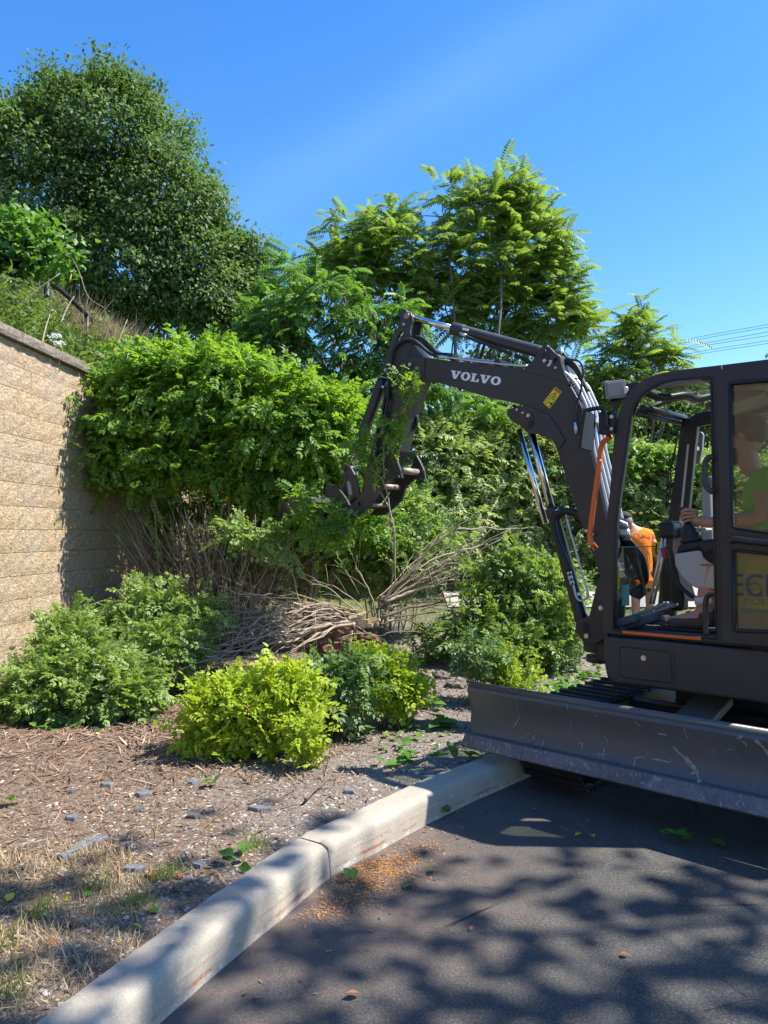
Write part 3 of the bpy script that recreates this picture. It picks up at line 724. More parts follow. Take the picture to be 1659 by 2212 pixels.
# slack hose with coupler over the boom
tube_part('hose', tpath(z3b, [(720, 300), (790, 375), (900, 395), (960, 440), (985, 540), (965, 650), (960, 760), (920, 900), (885, 1010), (868, 1120), (872, 1210)], .145), .009, M['rubber'], ex, 8, 5)
mb = MB(); P = tpath(z3b, [(873, 1205), (885, 1280), (895, 1360)], .145); mb.tube(P, [.012, .014, .010], 8); mb.build('hose_coupler', M['steel'], ex)
for P in ([(720, 400), (800, 400), (880, 460), (940, 560), (955, 640)], [(700, 380), (780, 420), (860, 480), (920, 560), (1000, 720), (1040, 800)]):
    tube_part('hose', tpath(z3b, P, .03), .020, M['rubber'], ex, 8, 4)
mb = MB(); mb.tube(tpath(z3b, [(640, 280), (690, 260), (715, 330)], .0), .022, 8); mb.build('pipe_elbow', M['steel'], ex)

# lettering VOLVO, slab serifs, raised vinyl
def letters(word, o, ex_, ey_, lat, mat, parent, name='lettering', th=.0015, track=.055, sx=1.0):
    G = {'V': (1.10, [[(0, 1), (.54, 1), (.54, .86), (.45, .86), (.62, .36), (.78, .86), (.68, .86), (.68, 1), (1.10, 1), (1.10, .86), (1.0, .86), (.69, 0), (.42, 0), (.10, .86), (0, .86)]]),
         'L': (.86, [[(0, 1), (.56, 1), (.56, .86), (.42, .86), (.42, .14), (.60, .14), (.72, .40), (.86, .40), (.86, 0), (0, 0), (0, .14), (.12, .14), (.12, .86), (0, .86)]]),
         'O': (1.02, [[(.51 + .51 * cos(a * pi / 14), .5 + .53 * sin(a * pi / 14)) for a in range(28)], [(.51 + .20 * cos(-a * pi / 10), .5 + .35 * sin(-a * pi / 10)) for a in range(20)]])}
    x = 0
    for ch in word:
        w, loops = G[ch]
        def m(p, x=x): q = Vector(o) + Vector(ex_) * ((x + p[0]) * sx) + Vector(ey_) * p[1]; return (q.x, q.y)
        mb = MB(); mb.prism([m(p) for p in loops[0]], lat, lat + th, [[m(p) for p in l] for l in loops[1:]]); mb.build(name, mat, parent)
        x += w + track
a = tr(*z2b(893, 948), BLAT); b = tr(*z2b(1503, 1040), BLAT); t_ = tr(*z2b(1150, 880), BLAT); t2 = tr(*z2b(1133, 980), BLAT)
ux = Vector((b[0] - a[0], b[1] - a[1])); hgt = sqrt((t_[0] - t2[0]) ** 2 + (t_[1] - t2[1]) ** 2) * .97
uxn = ux.normalized(); uy = Vector((-uxn.y, uxn.x)); uy = uy if uy.y > 0 else -uy
W0 = 1.10 + 1.02 + .86 + 1.10 + 1.02 + 4 * .055
letters('VOLVO', a, uxn * hgt, uy * hgt, BLAT + .0005, M['white'], boom, sx=ux.length / hgt / W0)
# warning label: orange header, triangle, pictograms
def label_part(zf, quad, lat, parent, name='warning_label', header=.22):
    c = [Vector(tr(*zf(*p), lat)) for p in quad]     # tl, tr, br, bl
    def at(x, y): return tuple((c[0] * (1 - x) + c[1] * x) * (1 - y) + (c[3] * (1 - x) + c[2] * x) * y)
    mb = MB(); mb.prism([at(0, 0), at(1, 0), at(1, 1), at(0, 1)], lat, lat + .0015); lb = mb.build(name, M['yellow'], parent)
    if header:
        mb = MB(); mb.prism([at(.03, .02), at(.97, .02), at(.97, .02 + header * .62), at(.03, .02 + header * .62)], lat, lat + .0022); mb.build('label_header', M['redorange'], parent)
    return at
at = label_part(z3b, [(620, 740), (705, 805), (545, 1025), (460, 945)], BLAT, boom)
k_ = BLAT + .0024
mb = MB(); mb.prism([at(.5, .18), at(.95, .56), at(.05, .56)], BLAT, k_, [[at(.5, .25), at(.16, .53), at(.84, .53)]]); mb.prism([at(.42, .34), at(.62, .38), at(.56, .50), at(.44, .52), at(.50, .42)], BLAT, k_)
mb.prism([at(.10, .64), at(.42, .64), at(.42, .94), at(.10, .94)], BLAT, k_, [[at(.14, .67), at(.14, .91), at(.38, .91), at(.38, .67)]])
mb.prism([at(.48, .78), at(.56, .73), at(.56, .77), at(.66, .77), at(.66, .73), at(.73, .78), at(.66, .84), at(.66, .80), at(.56, .80), at(.56, .84)], BLAT, k_)
mb.prism([at(.76, .70), at(.95, .70), at(.95, .82), at(.90, .82), at(.90, .96), at(.80, .96), at(.80, .82), at(.76, .82)], BLAT, k_)
mb.prism([at(.855 + .05 * cos(q), .655 + .03 * sin(q)) for q in np.linspace(0, 2 * pi, 9)[:-1]], BLAT, k_); mb.build('label_pictogram', M['ink'], boom)

# --- arm
arm = None
A_l = TR(z1, [(600, 395), (560, 470), (525, 560), (500, 590), (520, 620), (548, 640), (540, 740), (510, 850), (455, 1000), (425, 1150), (395, 1260), (370, 1400), (330, 1480)], .085)
A_r = TR(z1, [(400, 1500), (470, 1400), (520, 1320), (570, 1210), (610, 1120), (640, 1010), (668, 900), (705, 800), (740, 700), (770, 620), (770, 500), (700, 420)], .085)
mb = MB(); mb.prism(A_l + A_r, -.085, .085); arm = mb.build('arm', M['paint'], ex, .006)
ear = TR(z2b, [(395, 142), (425, 165), (443, 205), (440, 260), (425, 310), (415, 370), (425, 450), (430, 560), (380, 700), (240, 800), (140, 870), (70, 870), (58, 830), (80, 770), (120, 690), (180, 530), (245, 370), (300, 240), (335, 165), (365, 143)], .09)
eh = TR(z2b, [(240, 545), (245, 500), (268, 440), (292, 398), (318, 382), (334, 392), (318, 430), (290, 480), (262, 520)], .09)
for s_ in (-1, 1):
    mb = MB(); mb.prism(ear, s_ * .060, s_ * .092, [eh]); mb.build('ear_plate', M['paint'], arm, .005)
p = tr3(*z2b(372, 195), .1); mb = MB(); mb.cyl((p.x, -.10, p.z), (p.x, .105, p.z), .030, 18); mb.build('pivot_pin', M['rust'], arm, .003)
disc(arm, *z2b(346, 301), .092, .015, M['steel']); disc(arm, *z2b(123, 852), .092, .016, M['steel'])
lk = TR(z2b, [(75, 800), (110, 795), (160, 830), (165, 880), (120, 905), (75, 890)], .10); mb = MB(); mb.prism(lk, .092, .102); mb.build('pin_keeper', M['paint'], arm, .003)
rib = TR(z1, [(735, 690), (748, 690), (640, 960), (628, 960)], .095); mb = MB(); mb.prism(rib, .085, .095); mb.build('edge_rib', M['paint'], arm)
# bucket cylinder along the outer side of the arm, its rod and hoses
bc0 = tr3(*z1(515, 640), .0); bc1 = tr3(*z1(372, 1040), .0); bc2 = tr3(*z1(290, 1235), .0)
mb = MB(); mb.tube([bc0, bc0.lerp(bc1, .12), bc0.lerp(bc1, .97), bc1], [.05, .056, .056, .062], 16); bcy = mb.build('bucket_cylinder', M['paint2'], ex)
mb = MB(); mb.cyl(bc1, bc2, .026, 12); mb.build('piston_rod', M['chrome'], bcy)
tube_part('hose', tpath(z1, [(530, 700), (520, 800), (505, 870), (490, 930), (470, 1000)], .105), .016, M['rubber'], ex, 8)
tube_part('hose', tpath(z1, [(548, 650), (545, 760), (530, 860), (510, 960), (480, 1060), (470, 1150)], .12), .014, M['rubber'], ex, 8)
for q in ([(505, 700), (520, 708)], [(503, 855), (497, 900)], [(470, 925), (500, 940)], [(515, 975), (505, 1015)], [(590, 1035), (575, 1080)], [(465, 980), (455, 1020)], [(480, 940), (510, 965)]):
    P = tpath(z1, q, .13); mb = MB(); mb.cyl(P[0], P[1], .016, 6); mb.build('hose_fitting', M['steel'], arm)
# thumb cylinder on the inner side of the arm
tc0 = tr3(*z1(650, 985), 0); tc1 = tr3(*z1(560, 1200), 0); tc2 = tr3(*z1(510, 1310), 0)
mb = MB(); mb.tube([tc0, tc0.lerp(tc1, .05), tc1], [.045, .050, .050], 16); tcy = mb.build('thumb_cylinder', M['paint2'], ex)
mb = MB(); mb.cyl(tc1, tc2, .024, 12); mb.build('piston_rod', M['chrome'], tcy)
for s_ in (-1, 1):
    mb = MB(); mb.prism(TR(z2b, [(260, 1420), (300, 1440), (340, 1490), (350, 1540), (320, 1580), (270, 1560), (240, 1500)] if s_ > 0 else [(340, 1440), (400, 1340), (390, 1440), (430, 1530), (425, 1570), (385, 1590), (350, 1540)], s_ * .07), s_ * .055, s_ * .08); mb.build('thumb_cylinder_lug', M['paint'], arm, .003)
p = tr3(*z2b(345, 1530), 0); mb = MB(); mb.cyl((p.x, -.09, p.z), (p.x, .09, p.z), .035, 16); mb.build('pivot_pin', M['paint2'], arm)
tube_part('hose', tpath(z2b, [(410, 1340), (460, 1355), (495, 1420), (490, 1510), (450, 1570), (400, 1600)], -.05), .016, M['rubber'], ex, 8)
at = label_part(z1, [(575, 905), (592, 910), (580, 965), (560, 955)], .086, arm, header=.3)
mb = MB(); mb.prism([at(.5, .3), at(.9, .6), at(.1, .6)], .086, .0885); mb.build('label_pictogram', M['ink'], arm)
# bucket links
lk2 = TR(z1b, [(460, 560), (500, 543), (555, 565), (605, 660), (645, 790), (665, 900), (650, 930), (598, 935), (575, 915), (560, 800), (530, 700), (490, 640), (455, 610)], .11)
for s_ in (-1, 1):
    mb = MB(); mb.prism(lk2, s_ * .10, s_ * .125); mb.build('bucket_link', M['paint'], ex, .005)
p = tr3(*z1b(490, 580), .1); mb = MB(); mb.cyl((p.x, -.14, p.z), (p.x, .14, p.z), .028, 14); mb.build('pivot_pin', M['paint2'], ex)
lk3 = TR(z1b, [(490, 640), (530, 650), (545, 780), (560, 900), (540, 980), (500, 960), (495, 800)], 0)
mb = MB(); mb.prism(lk3, -.05, .05); mb.build('bucket_link', M['paint'], ex, .005)
# thumb: two toothed plates joined by worn cross tubes
t_near = [(478, 1150), (500, 1080), (600, 970), (690, 860), (780, 750), (850, 660), (900, 610), (955, 540), (1010, 440), (1040, 408), (1068, 425), (1110, 520), (1145, 620), (1158, 700), (1138, 708), (1128, 682), (1115, 650), (1092, 680), (1082, 660), (1062, 700), (1048, 682), (1030, 722), (1010, 697), (1000, 732), (985, 702), (972, 762), (945, 780), (910, 850), (880, 900), (780, 1030), (700, 1110), (640, 1160), (560, 1172)]
t_far = [(1322, 430), (1345, 440), (1380, 500), (1430, 610), (1447, 720), (1425, 715), (1398, 690), (1385, 722), (1350, 700), (1330, 722), (1308, 718), (1290, 752), (1270, 742), (1262, 782), (1240, 780), (1230, 822), (1205, 820), (1195, 870), (1170, 950), (1100, 1030), (1030, 1090), (960, 1140), (860, 1150), (790, 1130), (860, 1060), (940, 1000), (1000, 930), (1040, 830), (1060, 780), (1120, 700), (1200, 660), (1270, 640), (1290, 560), (1305, 480)]
hl = [(1, 1)]
lug_hole = TR(z1b, [(650 + 16 * cos(q), 1010 + 28 * sin(q)) for q in np.linspace(0, 2 * pi, 11)[:-1]], .145)
mb = MB(); mb.prism(TR(z1b, t_near, .145), .125, .150, [lug_hole]); mb.build('thumb_plate', M['paint'], ex, .003)
mb = MB(); mb.prism(TR(z1b, t_far, -.145), -.150, -.125); mb.build('thumb_plate', M['paint'], ex, .003)
for (u, v), r_ in (((1150, 612), .030), ((930, 800), .026), ((790, 1018), .020)):
    p = tr3(*z1b(u, v), .125); mb = MB(); mb.cyl((p.x - .0, -.13, p.z), (p.x, .125, p.z), r_, 18); mb.build('thumb_cross_tube', M['rust'], ex)
mb = MB(); mb.prism(TR(z1b, [(515, 1125), (560, 1075), (577, 1095), (530, 1148)], .151), .150, .1515); mb.build('maker_plate', M['ltgrey'], ex)
# bucket (curled behind the leaves)
bk = [(248, 790), (270, 770), (330, 778), (400, 830), (450, 890), (500, 960), (530, 1030), (560, 1110), (500, 1190), (380, 1260), (240, 1300), (120, 1290), (30, 1210), (-20, 1100), (-10, 980), (60, 960), (160, 1010), (240, 980), (300, 960), (250, 880)]
bh = TR(z1b, [(272 + 12 * cos(q), 808 + 18 * sin(q)) for q in np.linspace(0, 2 * pi, 9)[:-1]], .2)
BW2 = .24
bucket = None
for s_ in (-1, 1):
    mb = MB(); mb.prism(TR(z1b, bk[:7] + bk[15:], .11) if False else TR(z1b, [(248, 790), (270, 770), (330, 778), (400, 830), (450, 890), (500, 960), (530, 1030), (520, 1100), (400, 1120), (330, 1060), (300, 960), (250, 880)], .11), s_ * .085, s_ * .11, [bh]); o = mb.build('bucket_ear', M['paint'], ex, .004)
bo = TR(z1b, [(530, 1040), (400, 1000), (300, 1010), (180, 930), (40, 920), (-60, 1000), (-110, 1130), (-80, 1260), (20, 1340), (180, 1360)], .0)
mb = MB(); inner = [(p[0] * .985 + bo[2][0] * .015, p[1] - .018) for p in bo]
mb.prism(bo + [(p[0] - .012, p[1] - .02) for p in reversed(bo)], -BW2, BW2); bucket = mb.build('bucket_shell', M['paint'], ex, .003)
for s_ in (-1, 1):
    mb = MB(); mb.prism(bo, s_ * (BW2 - .018), s_ * BW2); mb.build('bucket_side', M['paint'], bucket, .003)
mb = MB()
for k in range(4): q = bo[-1]; mb.box((q[0] - .05, -.2 + k * .133, q[1] - .03), (.16, .05, .035), Matrix.Rotation(-.5, 3, 'Y'))
mb.build('bucket_teeth', M['rust'], bucket, .004)['kind'] = 'stuff'

# --- arm cylinder
c0 = tr3(*z2b(372, 195), 0); c1 = tr3(*z2b(952, 372), 0); c2 = tr3(*z3b(470, 300), 0)
ax_ = (c2 - c0).normalized()
c1 = c0 + ax_ * (c1 - c0).dot(ax_)
mb = MB(); mb.tube([c1 - ax_ * .02, c1 - ax_ * .02 + ax_ * .12, c1 + ax_ * .1, c2 - ax_ * .06, c2], [.056, .058, .052, .052, .045], 20); acy = mb.build('arm_cylinder', M['paint'], ex, .002)
mb = MB(); mb.cyl(c0 + ax_ * .05, c1, .027, 18); mb.build('piston_rod', M['chrome'], acy)
mb = MB(); mb.cyl((c0.x, -.05, c0.z), (c0.x, .05, c0.z), .048, 18); mb.build('rod_eye', M['paint'], acy, .003)
tube_part('hose', tpath(z2b, [(1085, 440), (1180, 480), (1400, 560), (1598, 640)], .06) + tpath(z3b, [(110, 330), (250, 400), (330, 450)], .06), .016, M['rubber'], acy, 8)
mb = MB(); P = tpath(z2b, [(1020, 410), (1095, 440)], .065); mb.cyl(P[0], P[1], .016, 6); mb.build('hose_fitting', M['steel'], acy)
mb = MB(); mb.prism(TR(z2b, [(1048, 345), (1058, 338), (1115, 352), (1112, 380), (1045, 365)], .054), .04, .0555); mb.build('maker_plate', M['white'], acy)
P = tpath(z3b, [(75, 290), (85, 340)], .062); mb = MB(); mb.cyl(P[0], P[1], .016, 8); mb.build('hose_clip', M['steel'], acy)

# --- lift cylinder
l0 = tr3(*z3b(270, 1215), 0); l2 = tr3(*z4b(440, 1545), 0); ax_ = (l2 - l0).normalized()
l1 = tr3(*z4b(145, 130), 0); l1 = l0 + ax_ * (l1 - l0).dot(ax_); l3 = tr3(*z4b(470, 1400), 0); l3 = l0 + ax_ * (l3 - l0).dot(ax_)
mb = MB(); mb.tube([l1, l1 + ax_ * .07, l1 + ax_ * .08, l3 - ax_ * .03, l3, l2], [.054, .054, .048, .050, .056, .040], 20); lcy = mb.build('lift_cylinder', M['paint2'], ex, .002)
mb = MB(); mb.cyl(l0, l1, .030, 18); mb.build('piston_rod', M['chrome'], lcy)
dv = Vector((-ax_.z, 0, ax_.x)); dv = dv if dv.x > 0 else -dv
mb = MB(); mb.tube([l0 + dv * .10 + ax_ * .02, l1 + dv * .085 + ax_ * .10], .024, 14); mb.build('rod_guard', M['chrome'], lcy)
mb = MB(); mb.cyl((l0.x, -.07, l0.z), (l0.x, .07, l0.z), .05, 16); mb.build('rod_eye', M['paint'], lcy, .003)
tube_part('steel_line', tpath(z4b, [(235, 250), (285, 430), (345, 640), (410, 880), (470, 1080), (488, 1150), (470, 1195), (430, 1222), (385, 1218), (352, 1180), (330, 1100), (312, 1030)], .055), .0085, M['pipe'], lcy, 8, 4)
for q in ((235, 215, 240, 265), (262, 880, 275, 920), (275, 930, 290, 985), (290, 990, 305, 1035)):
    P = tpath(z4b, [q[:2], q[2:]], .055); mb = MB(); mb.cyl(P[0], P[1], .019 if q[1] > 500 else .012, 6); mb.build('hose_fitting', M['steel'], lcy)
mb = MB(); mb.prism(TR(z4b, [(362, 1132), (392, 1130), (398, 1162), (365, 1166)], .052), .045, .056); mb.build('line_clip', M['white'], lcy)
mb = MB(); mb.prism(TR(z4b, [(108, 165), (158, 160), (160, 185), (112, 215)], .056), .045, .0565); mb.build('maker_plate', M['white'], lcy)
for P, lat in (([(272, 880), (230, 760), (170, 620), (120, 490), (90, 370), (95, 260), (160, 195), (260, 180), (350, 205), (430, 270), (490, 350)], .06), ([(285, 870), (240, 720), (200, 600), (150, 500), (115, 400), (120, 300), (180, 215), (280, 200), (370, 235), (440, 310)], .02),
               ([(320, 460), (350, 400), (410, 355), (470, 340)], .0)):
    tube_part('hose', tpath(z4b, P, lat), .024, M['rubber'], ex, 10, 5)

# --- swing post at the front of the house
sp_ = TR(z4b, [(640, 1000), (615, 1090), (590, 1190), (560, 1320), (540, 1395), (470, 1420), (410, 1450), (385, 1490), (382, 1560), (410, 1610), (460, 1670), (500, 1720), (620, 1720), (760, 1640), (780, 1300), (740, 1010)], .09)
for s_ in (-1, 1):
    mb = MB(); mb.prism(sp_, s_ * .12, s_ * .155); mb.build('swing_post_plate', M['paint'], ex, .006)
mb = MB(); mb.prism(TR(z4b, [(590, 1400), (540, 1500), (520, 1650), (660, 1700), (760, 1600), (740, 1380)], 0), -.12, .12); mb.build('swing_post', M['paint'], ex, .008)
disc(ex, *z4b(640, 1308), .155, .017, M['steel']); disc(ex, *z4b(437, 1540), .155, .035, M['paint2'], 'pivot_pin', .02); disc(ex, *z4b(474, 1633), .160, .018, M['steel'])
mb = MB(); mb.prism(TR(z4b, [(388, 1500), (420, 1480), (470, 1490), (500, 1560), (505, 1650), (470, 1665), (400, 1590)], .16), .155, .163); mb.build('pin_keeper', M['paint'], ex, .004)
p = tr3(*z4b(620, 1750), .0)
for k, (dz, h_, r_) in enumerate(((.17, .05, .10), (.10, .06, .115), (.03, .06, .10), (-.04, .09, .12), (-.12, .05, .10))):
    mb = MB(); mb.cyl((p.x, 0, p.z + dz), (p.x, 0, p.z + dz + h_), r_, 20); mb.build('kingpost_ring', M['paint'], ex, .006)
mb = MB(); mb.box((p.x - .28, 0, p.z + .02), (.5, .24, .22)); mb.build('kingpost_bracket', M['paint'], ex, .01)
tube_part('handrail', tpath(z3b, [(1330, 1395), (1290, 1430), (1240, 1470), (1215, 1560), (1195, 1700)], .93) + tpath(z2, [(470, 930), (445, 1100), (420, 1280), (400, 1450), (405, 1490), (425, 1520)], .93), .017, M['orange'], ex, 10, 4)
for q in ([(1290, 1395), (1325, 1350), (1372, 1398), (1340, 1440)],):
    mb = MB(); mb.prism(TR(z3b, q, .93), .925, .935); mb.build('handrail_flange', M['orange'], ex, .002)
mb = MB(); mb.prism(TR(z4b, [(520, 590), (570, 560), (608, 605), (555, 645)], .93), .925, .935); mb.build('handrail_flange', M['orange'], ex, .002)
disc(ex, *z3b(1335, 1392), .935, .008, M['ink'], 'bolt', .004); disc(ex, *z4b(570, 606), .935, .008, M['ink'], 'bolt', .004)
for q in ((482, 412), (555, 452)):
    p_ = tr3(*z4b(*q), .12); mb = MB(); mb.cyl(p_, p_ + Vector((0, .03, 0)), .012, 8); mb.build('bolt', M['steel'], boom)

# --- cab frame, left side
CL = .965; CR = -.065
outer = TR(z4b, [(660, 1600), (655, 1000), (658, 700), (680, 450), (712, 200), (735, 0)], CL) + TR(z3b, [(1385, 1400), (1418, 1250), (1450, 1100), (1480, 1000), (1515, 915), (1560, 845), (1610, 785), (1659, 735)], CL) + TR(z2, [(760, 365), (820, 328), (900, 305), (1000, 285), (1160, 265), (1330, 245), (1659, 205)], CL)
zr = outer[-1][1]
outer += [(-.46, zr - .01), (-.58, zr - .04), (-.64, zr - .14), (-.70, 1.6), (-.72, .99)]
inner = TR(z4b, [(787, 1560), (790, 1000), (795, 600), (812, 350), (835, 130), (850, 0)], CL) + TR(z2, [(640, 950), (665, 780), (690, 600), (715, 525), (760, 460), (830, 405), (900, 370), (990, 352), (1120, 340), (1250, 332), (1258, 345), (1266, 700), (1280, 1400), (1288, 1850)], CL) + [tr(*z5b(1160, 1268), CL)]
rear = [(-.12, .99 + .08), (-.12, zr - .13), (-.50, zr - .14), (-.58, zr - .22), (-.63, 1.6), (-.65, 1.07)]
mb = MB(); mb.prism(outer, CL - .055, CL, [inner, rear]); cab = mb.build('cab_side_frame', M['paint2'], ex, .010, 3)
# rounded rubber seal round the opening
tube_part('door_seal', [Vector((p[0], CL - .004, p[1])) for p in inner + [inner[0]]], .009, M['rubber'], cab, 6, 1)
# right side of the cab
ro = [(p[0], p[1]) for p in outer]
ri = [(p[0] - .03 if i < 20 else p[0], p[1]) for i, p in enumerate(inner)]
Ap = TR(DD, [(1424, 1330), (1440, 1180), (1452, 1100), (1466, 1000), (1478, 905), (1514, 905), (1508, 960), (1494, 1100), (1484, 1200), (1462, 1330)], CR)
Ap = [(p[0], max(p[1], .98)) for p in Ap]
mb = MB(); mb.prism(Ap, CR, CR + .06); mb.build('corner_post', M['black'], ex, .008)
mb = MB(); P = TR(DD, [(1462, 1180), (1484, 960), (1489, 960), (1467, 1180)], CR + .065); mb.prism(P, CR + .062, CR + .066); mb.build('post_trim', M['ltgrey'], ex)
mb = MB(); mb.prism([(Ap[4][0] - .0, Ap[4][1] - .04), (Ap[4][0] - .10, zr - .10), (-.56, zr - .02), (-.56, zr - .09), (Ap[5][0], Ap[4][1] - .07)], CR, CR + .055); mb.build('roof_rail', M['black'], ex, .006)
mb = MB(); mb.box((-.30, CR + .03, 1.75), (.06, .06, 1.55)); mb.build('rear_post', M['black'], ex, .006)
mb = MB(); mb.box((-.66, CR + .03, 1.75), (.07, .06, 1.5)); mb.build('rear_post', M['black'], ex, .006)
# header across the front, wavy duct and the roof
h0 = tr3(*z3c(300, 345), CL - .05); h1 = tr3(*z3c(735, 440), CR + .03)
mb = MB(); mb.tube([h0, h1], .018, 8); mb.build('front_header', M['paint'], ex)
mb = MB(); mb.tube([h0 + Vector((-.03, 0, .035)), h1 + Vector((-.03, 0, .035))], .022, 8); mb.build('front_header', M['black'], ex)
h2 = tr3(*z3c(370, 110), CL - .10); h3 = tr3(*z3c(1060, 160), .30)
mb = MB(); mb.tube(smooth_path([h2, tr3(*z3c(560, 175), .75), tr3(*z3c(790, 150), .6), tr3(*z3c(900, 190), .45), h3], 5), [.026] * 21, 8); mb.build('roof_duct', M['paint'], ex)
mb = MB(); mb.tube([h0 + Vector((0, -.02, .01)), tr3(*z3c(560, 220), .5), tr3(*z3c(900, 130), .3)], .02, 6); mb.build('screen_stay', M['black'], ex)
rf = TR(z2, [(760, 375), (820, 340), (900, 316), (1000, 297), (1160, 277), (1330, 257), (1659, 217)], CL)
rxf = rf[4][0]
prof_top = [p for p in rf if p[0] <= rxf + .001] + [(-.46, zr - .02), (-.57, zr - .05)]
mb = MB(); mb.prism(prof_top + [(-.57, zr - .11), (-.46, zr - .09), (prof_top[0][0], prof_top[0][1] - .055)], CR, CL - .056); roof = mb.build('roof_panel', M['paint2'], ex, .008)
gl_ = [p for p in rf if p[0] >= rxf - .001]
mb = MB(); mb.prism(gl_ + [(p[0] - .004, p[1] - .008) for p in reversed(gl_)], CR + .06, CL - .058); mb.build('roof_window', M['roofglass'], ex)
mb = MB(); P = TR(z2, [(890, 385), (1255, 340), (1255, 358), (905, 403)], .75); mb.prism(P, .70, .78); mb.build('roof_trim', M['ltgrey'], ex)
mb = MB(); mb.box((rxf - .05, .2, zr - .10), (.35, .45, .05), Matrix.Rotation(.2, 3, 'Y')); mb.build('roof_liner', M['midgrey'], ex, .01)
p = tr3(*z3c(0, 0), 0)
# vertical gutter joint on the roof
P = TR(z2, [(1328, 248), (1338, 247), (1338, 275), (1328, 276)], CL); mb = MB(); mb.prism(P, CL - .01, CL + .002); mb.build('joint_sealant', M['ltgrey'], ex)
# pillar grab handle, lower handle, orange sill strip, floor
tube_part('grab_handle', tpath(z3c, [(1075, 790), (1030, 810), (1000, 870), (998, 960), (1005, 1070), (1035, 1130), (1085, 1165)], CL + .035), .017, M['paint'], cab, 10, 4)
tube_part('grab_handle', tpath(z5b, [(1052, 1265), (1052, 1050), (1055, 920), (1070, 860), (1110, 835), (1160, 832)], CL - .05), .015, M['paint'], cab, 10, 4)
mb = MB(); mb.prism(TR(z5b, [(250, 1188), (1012, 1252), (1012, 1282), (250, 1214)], CL), CL, CL + .006); mb.build('sill_strip', M['orange'], cab)
xf0 = tr(1327, 1360, CL)[0]
mb = MB(); mb.box(((xf0 - 1.0) / 2, (CL + CR) / 2, .985), (xf0 + 1.0, CL - CR - .12, .03)); mb.build('floor_mat', M['mat'], ex, .004)
# sun-cracked rubber front lower glass and its stickers
mb = MB(); g0 = tr3(1338, 1182, CL - .08); g1 = Vector((g0.x - .02, CR + .06, g0.z)); xb = xf0 - .0
mb.add([(xb, CL - .06, 1.0), (xb, CR + .06, 1.0), (g1.x, g1.y, g1.z), (g0.x, CL - .06, g0.z)], [(0, 1, 2, 3)]); mb.build('lower_screen', M['glass'], ex)
mb = MB(); mb.tube([(g0.x, CL - .06, g0.z), g1], .003, 5); mb.build('screen_edge', M['teal'], ex)
mb = MB(); mb.tube([(xb, CL - .05, 1.01), (xb, CR + .05, 1.01)], .02, 8); mb.build('screen_frame', M['black'], ex)
P = [(1329, 1224), (1338, 1225), (1338.5, 1272), (1329.5, 1271)]
at = label_part(DD, P, CL - .058, ex, header=.0)
mb = MB(); mb.prism([at(0, 0), at(1, 0), at(1, .04), at(0, .04)], CL - .058, CL - .0555); mb.build('label_header', M['redorange'], ex)
mb = MB()
for k in range(3):
    c0_ = .17 + .3 * k; mb.prism([at(.5 + .36 * cos(q), c0_ + .11 * sin(q)) for q in np.linspace(0, 2 * pi, 10)[:-1]], CL - .058, CL - .0555, [[at(.5 + .26 * cos(-q), c0_ + .085 * sin(-q)) for q in np.linspace(0, 2 * pi, 10)[:-1]]])
mb.build('label_pictogram', M['ink'], ex)
mb = MB(); mb.prism(TR(DD, [(1343, 1264), (1359, 1262), (1360, 1308), (1344, 1309)], .80), .80, .802); mb.build('screen_sticker', M['teal'], ex)
mb = MB(); mb.prism(TR(DD, [(1410, 1171), (1427, 1171), (1427, 1200), (1410, 1200)], .30), .30, .302); mb.build('hang_tag', M['yellow'], ex)
mb = MB(); mb.prism(TR(DD, [(1417, 1174), (1420, 1174), (1418, 1190), (1420, 1198), (1416, 1198), (1415, 1188)], .305), .302, .304); mb.build('tag_print', M['ink'], ex)

# --- folded-back door
DL = CL + .075
do = TR(z6b, [(105, 140), (112, 126), (130, 122), (487, 87)], DL) ; xr_ = -.64
do += [(xr_ + .05, do[-1][1] + .0), (xr_, do[-1][1] - .06), (xr_, .98), (xr_ + .03, .95)] + TR(z6b, [(487, 2112), (170, 2085), (152, 2060), (135, 1000)], DL)
g1_ = TR(z6b, [(210, 205), (218, 196), (487, 176)], DL); g1_ += [(xr_ + .09, g1_[-1][1]), (xr_ + .09, 1.62)] + TR(z6b, [(487, 1288), (245, 1250), (232, 1238)], DL)
g2_ = TR(z6b, [(234, 1412), (487, 1442)], DL); g2_ += [(xr_ + .09, g2_[-1][1]), (xr_ + .09, 1.05)] + TR(z6b, [(487, 2008), (250, 1998), (243, 1990)], DL)
mb = MB(); mb.prism(do, DL - .04, DL, [g1_, g2_]); door = mb.build('door', M['paint2'], ex, .008, 3)
for g in (g1_, g2_):
    tube_part('window_seal', [Vector((p[0], DL + .001, p[1])) for p in g + [g[0]]], .010, M['rubber'], door, 6, 1)
mb = MB(); mb.prism(g1_, DL - .024, DL - .019); mb.build('window_pane', M['tint'], door)
mb = MB(); mb.prism(g2_, DL - .024, DL - .019); mb.build('window_pane', M['tint'], door)
tube_part('door_bar', tpath(z6b, [(205, 1355), (225, 1338), (260, 1335), (487, 1362)], DL + .03) + [Vector((-.56, DL + .03, tr(*z6b(487, 1362), DL)[1] + .0))], .019, M['paint2'], door, 12, 4)
